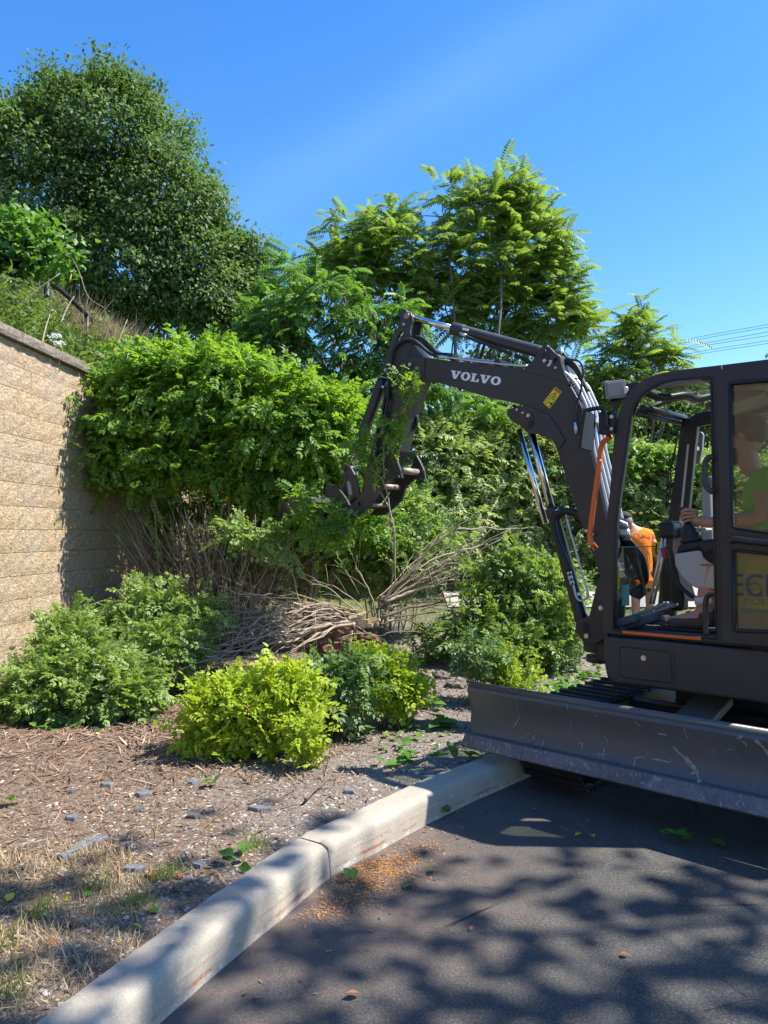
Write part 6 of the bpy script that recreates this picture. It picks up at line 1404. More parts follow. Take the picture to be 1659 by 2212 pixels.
# twig caught in front of the arm
b = tr3(*z1(500, 1290), .22); bw = EM @ b
t = thing('caught_branch', 'leafy broken twigs dangling in front of the arm and thumb', 'branch', bw)
for pts in ([(500, 1290), (540, 1400), (555, 1500), (585, 1640), (590, 1800), (590, 1990)], [(490, 1270), (460, 1180), (440, 1080), (430, 1000)], [(520, 1300), (515, 1150), (530, 1050), (600, 960)], [(640, 880), (700, 720), (660, 690), (620, 620)], [(700, 760), (720, 720), (740, 690)], [(500, 1300), (430, 1220), (390, 1130)], [(555, 1500), (500, 1400), (480, 1390)], [(560, 1560), (545, 1400)]):
    P = [Vector(EM @ tr3(*z1(*p), .22)) - Vector(bw) for p in pts]; mb = MB(); mb.tube(smooth_path(P, 4), .0075, 5, r1=.003); mb.build('twig', M['twig'], t)
pp = []
for (u, v, s_, n_) in [(620, 630, 18, 4), (650, 680, 40, 16), (690, 760, 35, 14), (740, 680, 25, 8), (380, 1080, 60, 30), (430, 1180, 60, 20), (540, 940, 40, 16), (590, 960, 45, 20), (520, 1060, 60, 10), (470, 1260, 50, 10), (330, 1120, 40, 20), (630, 1050, 30, 12)]:
    for k in range(n_): pp.append(EM @ tr3(*z1(u + random.gauss(0, s_ * .6), v + random.gauss(0, s_)), .22 + random.uniform(-.05, .12)))
P = np.array([list(p) for p in pp]) - np.array(bw)
leaf_obj('foliage', SPR, P, unit(len(P)), rng.normal(.55, .15, len(P)), .115, M['lf_bush'], t, up=.6)
pp = []
for (u, v, s_, n_) in [(-10, 1400, 50, 30), (150, 1600, 70, 50), (0, 1600, 70, 50), (300, 1640, 50, 24), (130, 1680, 80, 60), (200, 1500, 40, 14)]:
    for k in range(n_): pp.append(EM @ tr3(*z1(u + random.gauss(0, s_ * .7), v + random.gauss(0, s_ * .7)), .30 + random.uniform(-.05, .25)))
P = np.array([list(p) for p in pp]); b2 = P[0].copy()
t = thing('caught_branch', 'dark leafy branches heaped over the curled bucket', 'branch', b2)
leaf_obj('foliage', SPR, P - b2, unit(len(P)), rng.normal(.3, .15, len(P)), .15, M['lf_bush'], t, up=.7)
for k in range(12):
    a_ = Vector(P[rng.integers(len(P))] - b2); e = Vector(P[rng.integers(len(P))] - b2); mb = MB(); mb.tube(smooth_path([a_, a_.lerp(e, .5) + Vector((0, 0, .06)), e], 3), .006, 4, r1=.003); mb.build('twig', M['dtwig'], t)

# 8. weeds and vines on the bank above the wall
def bank_scatter(n, x0, x1, y0, y1): 
    x = rng.uniform(x0, x1, n); y = rng.uniform(y0, y1, n); ok = (wall_x(y) - .30 - x > 0) | (y > 11.8); x, y = x[ok], y[ok]
    return np.stack([x, y, g_height(x, y)], -1)
g0_ = bank_scatter(5200, -9, -3.2, 5.5, 12.5); hmax = rng.uniform(.15, .75, len(g0_)) * (.75 + .5 * np.array([noise.noise(Vector((a, b, 0)) * .8) for a, b, _ in g0_]))
P = np.repeat(g0_, 7, 0); hh_ = np.repeat(hmax, 7) * rng.random(len(P)); P = P + np.stack([rng.normal(0, .05, len(P)) + hh_ * .08, rng.normal(0, .05, len(P)), hh_], -1)
cl = np.array([noise.noise(Vector((a * 1.3, b * 1.3, 5))) for a, b, _ in P])
wd = leaf_obj('bank_weeds', [T_sprig(3, .40, .26, 50), T_sprig(2, .5, .2, 51), T_leaf(.16, .05, .3)], P, unit(len(P)) * .6 + np.array([0, -.2, .4]), .48 + .35 * cl + rng.normal(0, .1, len(P)), .15, M['lf_weed'], None, up=.7, hang=-.1)
g1__ = bank_scatter(2600, -10, -1.0, 12, 19); P = np.repeat(g1__, 8, 0); hh_ = rng.random(len(P)) * .8; P = P + np.stack([rng.normal(0, .1, len(P)), rng.normal(0, .1, len(P)), hh_], -1)
leaf_obj('bank_brush', [T_sprig(3, .40, .26, 60), LEAF[0]], P, unit(len(P)) * .6 + np.array([0, -.2, .4]), rng.normal(.45, .17, len(P)), .17, M['lf_weed'], None)
gg = []
for (u, v, Y, s_) in [(300, 690, 12.5, .5), (350, 710, 13, .6), (260, 660, 12.3, .5), (330, 730, 12.3, .5), (230, 640, 12, .5), (400, 720, 14, .5)]:
    c = at_y(u, v, Y); gg.append(np.stack([rng.normal(c.x, s_, 260), rng.normal(c.y, s_, 260)], -1))
gg = np.vstack(gg); P = np.stack([gg[:, 0], gg[:, 1], g_height(gg[:, 0], gg[:, 1]) + .02], -1)
BL_ = (np.array([(-.012, 0, 0), (.012, 0, 0), (.010, .6, .05), (.0, 1., .20), (-.009, .55, .04)], float), np.array([(0, 1, 2), (0, 2, 4), (4, 2, 3)]), np.zeros(5, int))
def blades(name, P, h, lean, mat, var, sd=.3, parent=None, wd=.006):
    f = np.array([0, 0, 1.]) + rng.normal(size=(len(P), 3)) * lean; f[:, 2] = np.abs(f[:, 2]) + .15
    hh = h * np.clip(rng.normal(1, sd, len(P)), .3, 2); v, F_, a = scatter(BL_, P, f, unit(len(P)), np.stack([0 * hh + wd / .024, hh, hh], -1), var, .08)
    o = link(name, np_mesh(name, v, F_, mat, a), parent); o['kind'] = 'stuff'; return o
P2 = np.repeat(P, 14, 0) + rng.normal(size=(len(P) * 14, 3)) * np.array([.12, .12, .01])
blades('dry_brush', P2, .55, .55, M['lf_dry'], rng.normal(.45, .2, len(P2)), .35, None, .013)
# sticks standing in the weeds
for k, (a, b, Y) in enumerate([((10, 690), (130, 590), 8.0), ((90, 745), (108, 680), 7.6), ((130, 700), (160, 640), 8.6), ((240, 790), (275, 690), 8.8), ((60, 640), (85, 615), 9), ((150, 610), (160, 580), 9.5)]):
    p, q = at_y(*a, Y), at_y(*b, Y + .2); t = thing('dead_stalk', ['long straw-coloured stalk leaning across the weeds at the far left', 'short forked straw stalk just above the wall cap', 'thin straw stalk near the black rail', 'upright straw stalk beside the top of the big shrub', 'pale twig in the weeds left of the fence post', 'curved pale twig under the vine'][k], 'stalk', p)
    mb = MB(); mb.tube(smooth_path([(0, 0, 0), (q - p) * .5 + Vector((0, 0, .03)), q - p], 4), .010, 5, r1=.004); mb.build('stalk', M['twig'], t)
# vine heap top left
B = px_blobs([(40, 510, 65, 40), (95, 545, 45, 35), (20, 560, 50, 35), (-30, 520, 60, 60), (110, 580, 30, 22)], 9.2, .9)
base = np.array([-4.6, 9.3, gz(-4.6, 9.3)]); t = thing('vine_shrub', 'bright broad-leaved vine heaped over the fence at the upper left', 'vine', base)
P, D, Vv = clumps(B, 260, 12, .15, .6, inner=.3); leaf_obj('foliage', ROUND, P - base, D, Vv, .098, M['lf_vine'], t, hang=.25, up=.6)
for k in range(10):
    q = B[k % 5]; e = Vector(q[0] - base) + Vector([random.uniform(-.8, .8) * w for w in q[1]]); mb = MB(); mb.tube(smooth_path([(random.gauss(0, .3), random.gauss(0, .2), 0), e * .5, e], 4), .010, 5, r1=.004); mb.build('stem', M['twig'], t)
mb = MB(); mb.tube(smooth_path([at_y(*q, 9.0) - Vector(base) for q in ((143, 535), (170, 585), (190, 640), (225, 665))], 4), .005, 4); mb.build('tendril', M['lf_vine'] if False else M['twig'], t)
# black fence rail along the bank
fp = [(-30, 530, 8.7), (28, 559, 9.0), (54, 573, 9.3), (111, 612, 9.9), (150, 644, 10.5), (188, 681, 11.2), (225, 716, 12.0), (273, 759, 13.2)]
P = [at_y(*q) for q in fp]; b = Vector((P[0].x, P[0].y, gz(P[0].x, P[0].y)))
t = thing('black_fence', 'black metal fence rail with posts, half buried in the weeds above the wall', 'fence', b)
mb = MB(); mb.tube([p - b for p in smooth_path(P, 4)], .034, 8); mb.build('rail', M['black'], t)
for q in (P[1], at_y(102, 606, 9.8), P[5], P[7]):
    mb = MB(); mb.tube([Vector((q.x, q.y, gz(q.x, q.y) - .1)) - b, q - b + Vector((0, 0, .02))], .04, 10); mb.build('post', M['black'], t)
# white flower heads
for k, (u, v) in enumerate([(121, 726), (127, 742)]):
    p = at_y(u, v, 7.7); t = thing('white_flower', ['upper white flower head in the weeds above the wall', 'lower white flower head in the weeds above the wall'][k], 'flower', p)
    mb = MB()
    for j in range(40): mb.box(Vector((random.gauss(0, .03), random.gauss(0, .03), random.gauss(0, .012))), (.014, .014, .008), Matrix.Rotation(random.random() * 3, 3, 'Z'))
    mb.build('blossom', M['white'], t); mb = MB(); mb.tube([(0, 0, 0), (.01, 0, -.3)], .004, 4); mb.build('stalk', M['twig'], t)

# 9. shade tree outside the frame on the right: throws the dappled shade on the road and kerb
B = [(np.array([5.6, .2, 8.6]), np.array([2.2, 1.4, 1.0])), (np.array([9.0, .8, 9.4]), np.array([2.0, 1.5, 1.1])), (np.array([6.3, 2.3, 9.2]), np.array([2.3, 1.25, 1.2])), (np.array([7.6, 1.5, 9.8]), np.array([1.9, 1.3, 1.1])), (np.array([5.2, 1.6, 8.3]), np.array([1.6, 1.2, .9])), (np.array([8.6, 2.4, 9.2]), np.array([1.5, 1.0, 1.0])), (np.array([7.4, .3, 8.8]), np.array([2.0, 1.3, 1.1])), (np.array([5.8, .6, 9.6]), np.array([1.8, 1.2, 1.0])), (np.array([7.0, 2.6, 8.4]), np.array([1.6, .9, .7]))]
st_ = thing('street_tree', 'roadside shade tree standing just outside the right edge of the view', 'tree', (8.2, .9, 0))
P, D, Vv = clumps(B, 560, 9, .24, .35, (.45, 1.0), back=1, inner=.3); off = np.array([8.2, .9, 0])
leaf_obj('crown', ROUND, P - off, D, Vv, .17, M['lf_dark'], st_)
limb_tubes((0, 0, 0), [(b[0] - off, b[1]) for b in B], .16, 10, M['bark'], st_, fork=Vector((0, 0, 5)))
# overhead power lines
wires = [((1659, 700.7), (1453, 739.5), (1261, 788)), ((1659, 706.5), (1457, 744), (1261, 793)), ((1659, 717), (1457, 755.5), (1263, 812)), ((1659, 725), (1459, 759.5), (1265, 816)), ((1659, 735.5), (1459, 770.7), (1262, 829)), ((1659, 741.7), (1466, 774.5), (1262, 834))]
wl_ = ['topmost overhead power line', 'second overhead power line from the top, paired with the topmost', 'third overhead power line from the top', 'fourth overhead power line from the top', 'fifth overhead power line from the top', 'lowest overhead power line']
for k, w in enumerate(wires):
    Ys = (70, 78, 86); P = [at_y(*w[i], Ys[i]) for i in range(3)]; P = [P[0] + (P[0] - P[1]) * .6] + P + [P[2] + (P[2] - P[1]) * .6]
    mb = MB(); mb.tube([p - P[0] for p in smooth_path(P, 6)], .021, 5); o = mb.build('power_line', M['black']); o.location = P[0]
    setp(o, wl_[k] + ' above the cab', 'power line', 'power lines crossing the sky')
# ---------------------------------------------------------------- people
def skin_body(name, joints, edges, mat, parent, sub=2, root=0):
    me = bpy.data.meshes.new(name); me.from_pydata([j[0] for j in joints], edges, []); me.materials.append(mat)
    o = link(name, me, parent); m = o.modifiers.new('skin', 'SKIN'); sd = me.skin_vertices[0].data if me.skin_vertices else None
    if sd is None:
        me.skin_vertices.new() if hasattr(me.skin_vertices, 'new') else None
    for i, j in enumerate(joints):
        r_ = j[1]; me.skin_vertices[0].data[i].radius = (r_, r_) if not isinstance(r_, tuple) else r_
        me.skin_vertices[0].data[i].use_root = (i == root)
    m.use_smooth_shade = True; s_ = o.modifiers.new('sub', 'SUBSURF'); s_.levels = sub; s_.render_levels = sub
    dg = bpy.context.evaluated_depsgraph_get(); em = bpy.data.meshes.new_from_object(o.evaluated_get(dg)); em.name = name
    o.modifiers.clear(); o.data = em; em.materials.clear(); em.materials.append(mat)
    em.polygons.foreach_set('use_smooth', [True] * len(em.polygons)); return o
def blob_mesh(name, c, r_, mat, parent, fn=None, sub=3, rot=None):
    bm = bmesh.new(); bmesh.ops.create_icosphere(bm, subdivisions=sub, radius=1)
    for v_ in bm.verts:
        q = v_.co.copy(); s_ = fn(q) if fn else 1.0; v_.co = Vector((q.x * r_[0], q.y * r_[1], q.z * r_[2])) * s_
        if rot is not None: v_.co = rot @ v_.co
        v_.co += Vector(c)
    me = bpy.data.meshes.new(name); bm.to_mesh(me); bm.free(); me.materials.append(mat); me.polygons.foreach_set('use_smooth', [True] * len(me.polygons))
    return link(name, me, parent)
# worker in the orange shirt, back to the camera, leaning to the left
WY = 10.4
def pw(u, v, dy=0): return at_y(u, v, WY + dy)
feet = Vector((pw(1395, 1290).x, WY, gz(pw(1395, 1290).x, WY)))
wk = thing('person', 'worker in orange T-shirt and dark cap, seen from behind through the cab', 'person', feet)
def w_(u, v, dy=0): return tuple(pw(u, v, dy) - feet)
sw = FPX / WY
J = [(w_(1388, 1245), (.15, .12)), (w_(1390, 1210), (.145, .115)), (w_(1384, 1180), (.165, .12)), (w_(1376, 1155), (.17, .11)), (w_(1366, 1142), (.08, .08)), (w_(1358, 1133, -.0), (.055, .055)), (w_(1349, 1124, -.0), (.085, .095)), (w_(1345, 1114), (.075, .09)),
     (w_(1402, 1156), .072), (w_(1413, 1180, -.05), .050), (w_(1422, 1200, -.08), .042), (w_(1424, 1222, -.1), .034), (w_(1421, 1240, -.1), .030), (w_(1418, 1250, -.1), .034),
     (w_(1352, 1156, .0), .065), (w_(1340, 1180, .0), .048), (w_(1333, 1205, 0), .036), (w_(1331, 1222, 0), .034),
     ((w_(1378, 1250)[0], 0, .78), .10), ((w_(1376, 1250)[0] - .02, 0, .42), .070), ((w_(1376, 1250)[0] - .02, .02, .08), .048), ((w_(1376, 1250)[0] - .02, .16, .05), .045),
     ((w_(1402, 1250)[0], 0, .78), .10), ((w_(1404, 1250)[0], 0, .42), .070), ((w_(1404, 1250)[0], .02, .08), .048), ((w_(1404, 1250)[0], .16, .05), .045)]
E_ = [(0, 1), (1, 2), (2, 3), (3, 4), (4, 5), (5, 6), (6, 7), (3, 8), (8, 9), (9, 10), (10, 11), (11, 12), (12, 13), (3, 14), (14, 15), (15, 16), (16, 17), (0, 18), (18, 19), (19, 20), (20, 21), (0, 22), (22, 23), (23, 24), (24, 25)]
skin_body('body', J, E_, M['skin'], wk)
k_ = 1.17
JS = [(J[0][0], (.175, .135)), (J[1][0], (.170, .132)), (J[2][0], (.190, .138)), (J[3][0], (.185, .128)), (J[4][0], (.085, .085)), (J[8][0], .088), (w_(1411, 1172, -.03), .072), (J[14][0], .082), (w_(1343, 1172), .068), (w_(1388, 1252), (.180, .14))]
sh_ = skin_body('shirt', JS, [(0, 1), (1, 2), (2, 3), (3, 4), (3, 5), (5, 6), (3, 7), (7, 8), (0, 9)], M['oshirt'], wk)
JT = [((J[0][0][0], 0, J[0][0][2] - .04), (.165, .13)), ((J[18][0][0], 0, .74), .125), ((J[19][0][0], 0, .46), .100), ((J[22][0][0], 0, .74), .125), ((J[23][0][0], 0, .46), .100)]
skin_body('shorts', JT, [(0, 1), (1, 2), (0, 3), (3, 4)], M['shorts'], wk)
hc = Vector(J[6][0])
blob_mesh('hair', hc + Vector((.01, -.015, -.01)), (.098, .105, .095), M['greyhair'], wk, sub=2)
blob_mesh('cap', hc + Vector((-.01, .0, .045)), (.108, .118, .085), M['shorts'], wk, lambda q: 1 if q.z > -.25 else .9, sub=3)
mb = MB(); mb.tube([hc + Vector((-.08, .06, .03)), hc + Vector((-.19, .10, .01))], .05, 8, r1=.03); mb.build('cap_peak', M['shorts'], wk, .01)
for dx in (.097,): blob_mesh('ear', hc + Vector((-.09, -.01, -.02)), (.012, .022, .034), M['skin'], wk, sub=2)
# print on the shirt back
def shirt_text(s, size, u, v): 
    me = text_mesh(s, size, .0005); w = max(x.co.x for x in me.vertices); c = Vector(w_(u, v))
    me.materials.clear(); me.materials.append(M['dtwig']); o = link('shirt_print', me, sh_, (c.x - w / 2, c.y - .145, c.z), (R(82), 0, 0)); return o
shirt_text('SEGALL\'S', .085, 1381, 1163); shirt_text('We Mean More', .035, 1384, 1212)
c = Vector(w_(1383, 1186)); mb = MB()
mb.tube([c + Vector((0, -.145, -.09)), c + Vector((0, -.147, .09))], .008, 4)
for q in (-1, 1):
    for z_ in (-.08, -.05, .03, .07): mb.tube([c + Vector((0, -.146, z_ * .5)), c + Vector((q * .05, -.144, z_ + .02 * (1 if z_ > 0 else -1)))], .005, 4, r1=.002)
mb.build('shirt_print', M['dtwig'], sh_)

# operator in the cab, in the machine's own coordinates
op = thing('person', 'operator in lime-green shirt and brown boots seated in the excavator cab', 'person', EM @ Vector((-.25, .45, 1.0)), EH)
OO = Vector((-.25, .45, 1.0))
def o3(x, y, z): return tuple(Vector((x, y, z)) - OO)
hd = tr3(1606, 945, .47)
hand_c = tr3(*z5b(925, 110), .635)
wr = tr3(*z5b(1060, 140), .64); el = tr3(1648, 1120, .66); shd = tr3(1652, 1035, .66)
pel = Vector((-.34, .45, 1.47))
chest = Vector((hd.x - .13, .45, 1.78)); nk = Vector((hd.x - .05, .45, 1.95))
kneeL = Vector((.02, .64, 1.47)); ankL = tr3(*z5b(1010, 1000), .66); ankL = Vector((ankL.x, .66, 1.10)); toeL = Vector((ankL.x + .20, .68, 1.045))
kneeR = Vector((.06, .30, 1.47)); ankR = Vector((.12, .28, 1.10)); toeR = Vector((.32, .27, 1.045))
def o_(p): return tuple(Vector(p) - OO)
rs = Vector((shd.x, .26, shd.z)); re = Vector((el.x + .1, .18, el.z)); rw = Vector((.15, .20, 1.52))
J = [(o_(pel), (.16, .17)), (o_(pel.lerp(chest, .5)), (.14, .16)), (o_(chest), (.13, .18)), (o_(nk), (.06, .06)), (o_(hd - Vector((.0, 0, .06))), (.085, .075)), (o_(hd + Vector((0, 0, .05))), (.095, .08)),
     (o_(shd), .068), (o_(el), .050), (o_(el.lerp(wr, .5)), .046), (o_(wr), .031), (o_(wr.lerp(hand_c, .75)), (.036, .024)),
     (o_(rs), .068), (o_(re), .050), (o_(rw), .032), (o_(rw + Vector((.08, 0, .02))), .034),
     (o_(pel + Vector((.02, .11, -.02))), .10), (o_(kneeL), .070), (o_(kneeL.lerp(ankL, .35)), .058), (o_(ankL), .042), (o_(toeL), .04),
     (o_(pel + Vector((.02, -.11, -.02))), .10), (o_(kneeR), .070), (o_(kneeR.lerp(ankR, .35)), .058), (o_(ankR), .042), (o_(toeR), .04)]
E_ = [(0, 1), (1, 2), (2, 3), (3, 4), (4, 5), (2, 6), (6, 7), (7, 8), (8, 9), (9, 10), (2, 11), (11, 12), (12, 13), (13, 14), (0, 15), (15, 16), (16, 17), (17, 18), (18, 19), (0, 20), (20, 21), (21, 22), (22, 23), (23, 24)]
skin_body('body', J, E_, M['skin'], op)
JS = [(o_(pel + Vector((0, 0, -.02))), (.185, .19)), (o_(pel.lerp(chest, .5)), (.165, .185)), (o_(chest), (.155, .20)), (o_(nk - Vector((0.02, 0, .03))), (.085, .085)), (o_(shd), .092), (o_(shd.lerp(el, .45)), .078), (o_(rs), .092), (o_(rs.lerp(re, .45)), .078)]
skin_body('shirt', JS, [(0, 1), (1, 2), (2, 3), (2, 4), (4, 5), (2, 6), (6, 7)], M['hivis'], op)
JT = [(o_(pel), (.175, .18)), (o_(pel + Vector((.03, .11, -.02))), .12), (o_(kneeL), .088), (o_(kneeL + Vector((.01, 0, -.06))), .080), (o_(pel + Vector((.03, -.11, -.02))), .12), (o_(kneeR), .088), (o_(kneeR + Vector((.01, 0, -.06))), .080)]
skin_body('shorts', JT, [(0, 1), (1, 2), (2, 3), (0, 4), (4, 5), (5, 6)], M['shorts'], op)
# head shape, beard, hair, face
def facefn(q):
    s_ = 1.0
    if q.x > .75 and abs(q.y) < .25 and -.2 < q.z < .15: s_ += .22 * (1 - abs(q.y) / .25)      # nose
    if q.x > .5 and .1 < q.z < .35 and abs(abs(q.y) - .38) < .16: s_ -= .07
    return s_
blob_mesh('head', o_(hd), (.112, .085, .135), M['skin'], op, facefn, 4)
blob_mesh('hair', o_(hd + Vector((-.022, 0, .038))), (.118, .097, .118), M['hair'], op, lambda q: 1 + .05 * noise.noise(q * 5), 3)
blob_mesh('beard', o_(hd + Vector((.045, 0, -.085))), (.075, .072, .085), M['hair'], op, lambda q: 1 + .12 * noise.noise(q * 6), 3)
for s_ in (-1, 1): blob_mesh('ear', o_(hd + Vector((-.01, s_ * .088, -.005))), (.022, .012, .034), M['skin'], op, sub=2); blob_mesh('eye', o_(hd + Vector((.098, s_ * .035, .018))), (.010, .013, .010), M['white'], op, sub=2)
# boots and socks
for an, to in ((ankL, toeL), (ankR, toeR)):
    skin_body('boot', [(o_(an + Vector((-.02, 0, .05))), .056), (o_(an + Vector((-.03, 0, -.045))), (.055, .058)), (o_(an + Vector((.08, 0, -.035))), (.055, .052)), (o_(to + Vector((.0, 0, -.005))), (.052, .040))], [(0, 1), (1, 2), (2, 3)], M['boot'], op, 2)
    mb = MB(); mb.box(Vector(o_((an + to) / 2 + Vector((-.03, 0, 0)))) * Vector((1, 1, 0)) + Vector((0, 0, .012 + .0)), (.31, .105, .024)) if False else mb.prism([(an.x - OO.x - .085, .003), (to.x - OO.x + .05, .003), (to.x - OO.x + .055, .022), (an.x - OO.x - .085, .022)], an.y - OO.y - .05, an.y - OO.y + .05); mb.build('boot_sole', M['black'], op, .004)
    mb = MB(); mb.tube([o_(an + Vector((-.018, 0, .075))), o_(an + Vector((-.014, 0, .12)))], .052, 14); mb.build('sock', M['sock'], op)
# the left hand: palm already ends the forearm, five fingers close on the joystick grip
hp = wr.lerp(hand_c, .55)
skin_body('palm', [(o_(wr), (.030, .026)), (o_(hp), (.042, .026)), (o_(wr.lerp(hand_c, .95)), (.044, .024))], [(0, 1), (1, 2)], M['skin'], op, 2)
kn = tr3(*z5b(905, 60), .655)
tipu, tipd = tr3(*z5b(828, 40), .60), None
fing = [((930, 22), (865, 12), (822, 40), (836, 62)), ((925, 52), (850, 50), (822, 74), (848, 86)), ((925, 82), (862, 86), (832, 104), (856, 116)), ((935, 112), (880, 120), (842, 138), (866, 150))]
for i, f in enumerate(fing):
    r_ = (.0115, .011, .0102, .009)[i]
    P = [tr3(*z5b(*f[0]), .640), tr3(*z5b(*f[1]), .668), tr3(*z5b(*f[2]), .650), tr3(*z5b(*f[3]), .612)]
    P = [tr3(*z5b(f[0][0] + 35, f[0][1] + 5), .635)] + P
    skin_body('finger', [(o_(p), r_ * (1.15 if k == 0 else 1.0 if k < 4 else .8)) for k, p in enumerate(P)], [(k, k + 1) for k in range(4)], M['skin'], op, 2)
P = [tr3(*z5b(985, 60), .600), tr3(*z5b(930, 30), .575), tr3(*z5b(880, 22), .575), tr3(*z5b(848, 36), .590)]
skin_body('thumb', [(o_(p), r_) for p, r_ in zip(P, (.017, .014, .012, .009))], [(0, 1), (1, 2), (2, 3)], M['skin'], op, 2)
# ---------------------------------------------------------------- ground litter
def bedpts(n, x0, x1, y0, y1, dmin=.24):
    x = rng.uniform(x0, x1, n); y = rng.uniform(y0, y1, n); ok = np.concatenate([kerb_d(x[i:i + 4000], y[i:i + 4000]) for i in range(0, n, 4000)]) > dmin
    ok &= (x > wall_x(y) + .03) | (y < 5.2); return np.stack([x[ok], y[ok]], -1)
from mathutils.bvhtree import BVHTree
bvh = BVHTree.FromPolygons([tuple(v.co) for v in gme.vertices], [tuple(p.vertices) for p in gme.polygons])
def gz2(P):
    out = np.zeros(len(P))
    for i, (x, y) in enumerate(P):
        h = bvh.ray_cast(Vector((x, y, 30)), Vector((0, 0, -1))); out[i] = h[0].z if h[0] else .13
    return out
OCT = (np.array([(1, 0, 0), (.1, .9, .05), (-.9, .15, 0), (.05, -1, 0), (.1, .1, .55), (0, 0, -.5), (.7, .65, .2), (-.6, -.6, .25)], float), np.array([(0, 6, 4), (6, 1, 4), (1, 2, 4), (2, 7, 4), (7, 3, 4), (3, 0, 4), (0, 3, 5), (3, 2, 5), (2, 1, 5), (1, 0, 5)]), np.zeros(8, int))
def ramp_mat(name, stops, rough=.85, bump=.4):
    n = NT(name); a = n.node('ShaderNodeAttribute'); a.attribute_name = 'var'; f = n.noise(n.pos(), 60, 4)
    n.col(n.mix(n.ramp(f, [(.3, .0), (.7, .35)]), n.ramp(a.outputs['Fac'], stops), (.30, .26, .21))); n.set(Roughness=rough); n.b.inputs['Specular IOR Level'].default_value = .25
    n.bump(n.noise(n.pos(), 180, 3), bump, .002); return n.m
M['pebble'] = ramp_mat('bed_pebbles', [(0, (.07, .07, .08)), (.35, (.16, .165, .175)), (.55, (.28, .23, .18)), (.8, (.40, .35, .29)), (1, (.44, .41, .36))])
M['chip'] = ramp_mat('mulch_chips', [(0, (.045, .025, .018)), (.4, (.13, .065, .04)), (.7, (.28, .155, .085)), (1, (.50, .38, .27))])
M['orangechip'] = ramp_mat('orange_sawdust', [(0, (.10, .045, .02)), (.45, (.36, .14, .03)), (1, (.62, .29, .06))], .9)
def pebbles(name, P2, s0, s1, mat, flat=.55, lift=.0, varf=None):
    z = gz2(P2) + lift; N = len(P2); P = np.stack([P2[:, 0], P2[:, 1], z], -1); a = rng.uniform(0, 2 * pi, N)
    s_ = s0 + (s1 - s0) * rng.random(N) ** 2.6; S = np.stack([s_ * rng.uniform(.6, 1.2, N), s_ * rng.uniform(.6, 1.2, N), s_ * flat * rng.uniform(.5, 1.2, N)], -1)
    nn = np.array([0, 0, 1.]) + rng.normal(size=(N, 3)) * .18
    v, F_, at_ = scatter(OCT, P, np.stack([np.cos(a), np.sin(a), 0 * a], -1), nn, S, rng.random(N) if varf is None else varf, .0)
    o = link(name, np_mesh(name, v, F_, mat, at_)); o['kind'] = 'stuff'; return o
g1 = bedpts(16000, -1.9, 1.2, 2.0, 5.6, .205); w = rng.random(len(g1)) < np.clip(1.15 - (kerb_d(g1[:, 0], g1[:, 1]) - .2) * .55, .12, 1); pebbles('gravel', g1[w], .005, .017, M['pebble'])
g2 = bedpts(5200, -3.6, 2.2, 2.4, 9.0); pebbles('gravel', g2, .006, .026, M['pebble'], .5)
CHP = (np.array([(-.5, -.1, 0), (.5, -.13, .03), (.55, .1, .02), (-.45, .12, 0), (0, 0, .09)], float), np.array([(0, 1, 4), (1, 2, 4), (2, 3, 4), (3, 0, 4)]), np.zeros(5, int))
def chips(name, P2, s0, s1, mat, tilt=.35, lift=.006, varc=.5, vars=.25, wid=1.0):
    z = gz2(P2) + lift; N = len(P2); P = np.stack([P2[:, 0], P2[:, 1], z], -1); a = rng.uniform(0, 2 * pi, N); s_ = s0 + (s1 - s0) * rng.random(N) ** 2
    S = np.stack([s_, s_ * wid * rng.uniform(.6, 1.5, N), s_], -1)
    v, F_, at_ = scatter(CHP, P, np.stack([np.cos(a), np.sin(a), rng.normal(0, tilt * .5, N)], -1), np.array([0, 0, 1.]) + rng.normal(size=(N, 3)) * tilt, S, np.clip(rng.normal(varc, vars, N), 0, 1), 0)
    o = link(name, np_mesh(name, v, F_, mat, at_)); o['kind'] = 'stuff'; return o
g3 = bedpts(42000, -3.7, .9, 2.3, 8.0); w = rng.random(len(g3)) < np.clip(.25 + .9 * (kerb_d(g3[:, 0], g3[:, 1]) - .3) / 1.6, .10, 1); chips('mulch', g3[w], .007, .040, M['chip'], varc=.40)
g4 = bedpts(5000, -1.2, 3.5, 4.6, 9.5); chips('mulch', g4, .014, .07, M['chip'], varc=.62)
TWG = (np.array([(-.5, -.012, 0), (.5, -.008, .0), (.5, .004, .0), (-.5, .006, 0), (0, .028, .012), (0, .045, .008)], float), np.array([(0, 1, 4), (1, 2, 5), (2, 3, 5), (3, 0, 4), (4, 1, 5), (0, 4, 5)]), np.zeros(6, int))
def twigs(name, P2, s0, s1, mat, varc=.6):
    z = gz2(P2) + .012; N = len(P2); P = np.stack([P2[:, 0], P2[:, 1], z], -1); a = rng.normal(.1, .7, N); s_ = s0 + (s1 - s0) * rng.random(N) ** 2
    v, F_, at_ = scatter(TWG, P, np.stack([np.cos(a), np.sin(a), rng.normal(0, .04, N)], -1), np.array([0, 0, 1.]) + rng.normal(size=(N, 3)) * .15, np.stack([0 * s_ + .22, s_, s_ * .6], -1), np.clip(rng.normal(varc, .25, N), 0, 1), 0)
    o = link(name, np_mesh(name, v, F_, mat, at_)); o['kind'] = 'stuff'; return o
g5 = bedpts(1500, -3.6, -.2, 4.4, 7.6); twigs('fallen_twigs', g5, .05, .30, M['chip'], .55)
g5 = bedpts(900, -2.4, -.55, 5.2, 7.2); twigs('fallen_twigs', g5, .12, .45, M['chip'], .7)
g5 = bedpts(500, -3.0, 1.5, 2.4, 5.2); twigs('fallen_twigs', g5, .04, .20, M['chip'], .5)
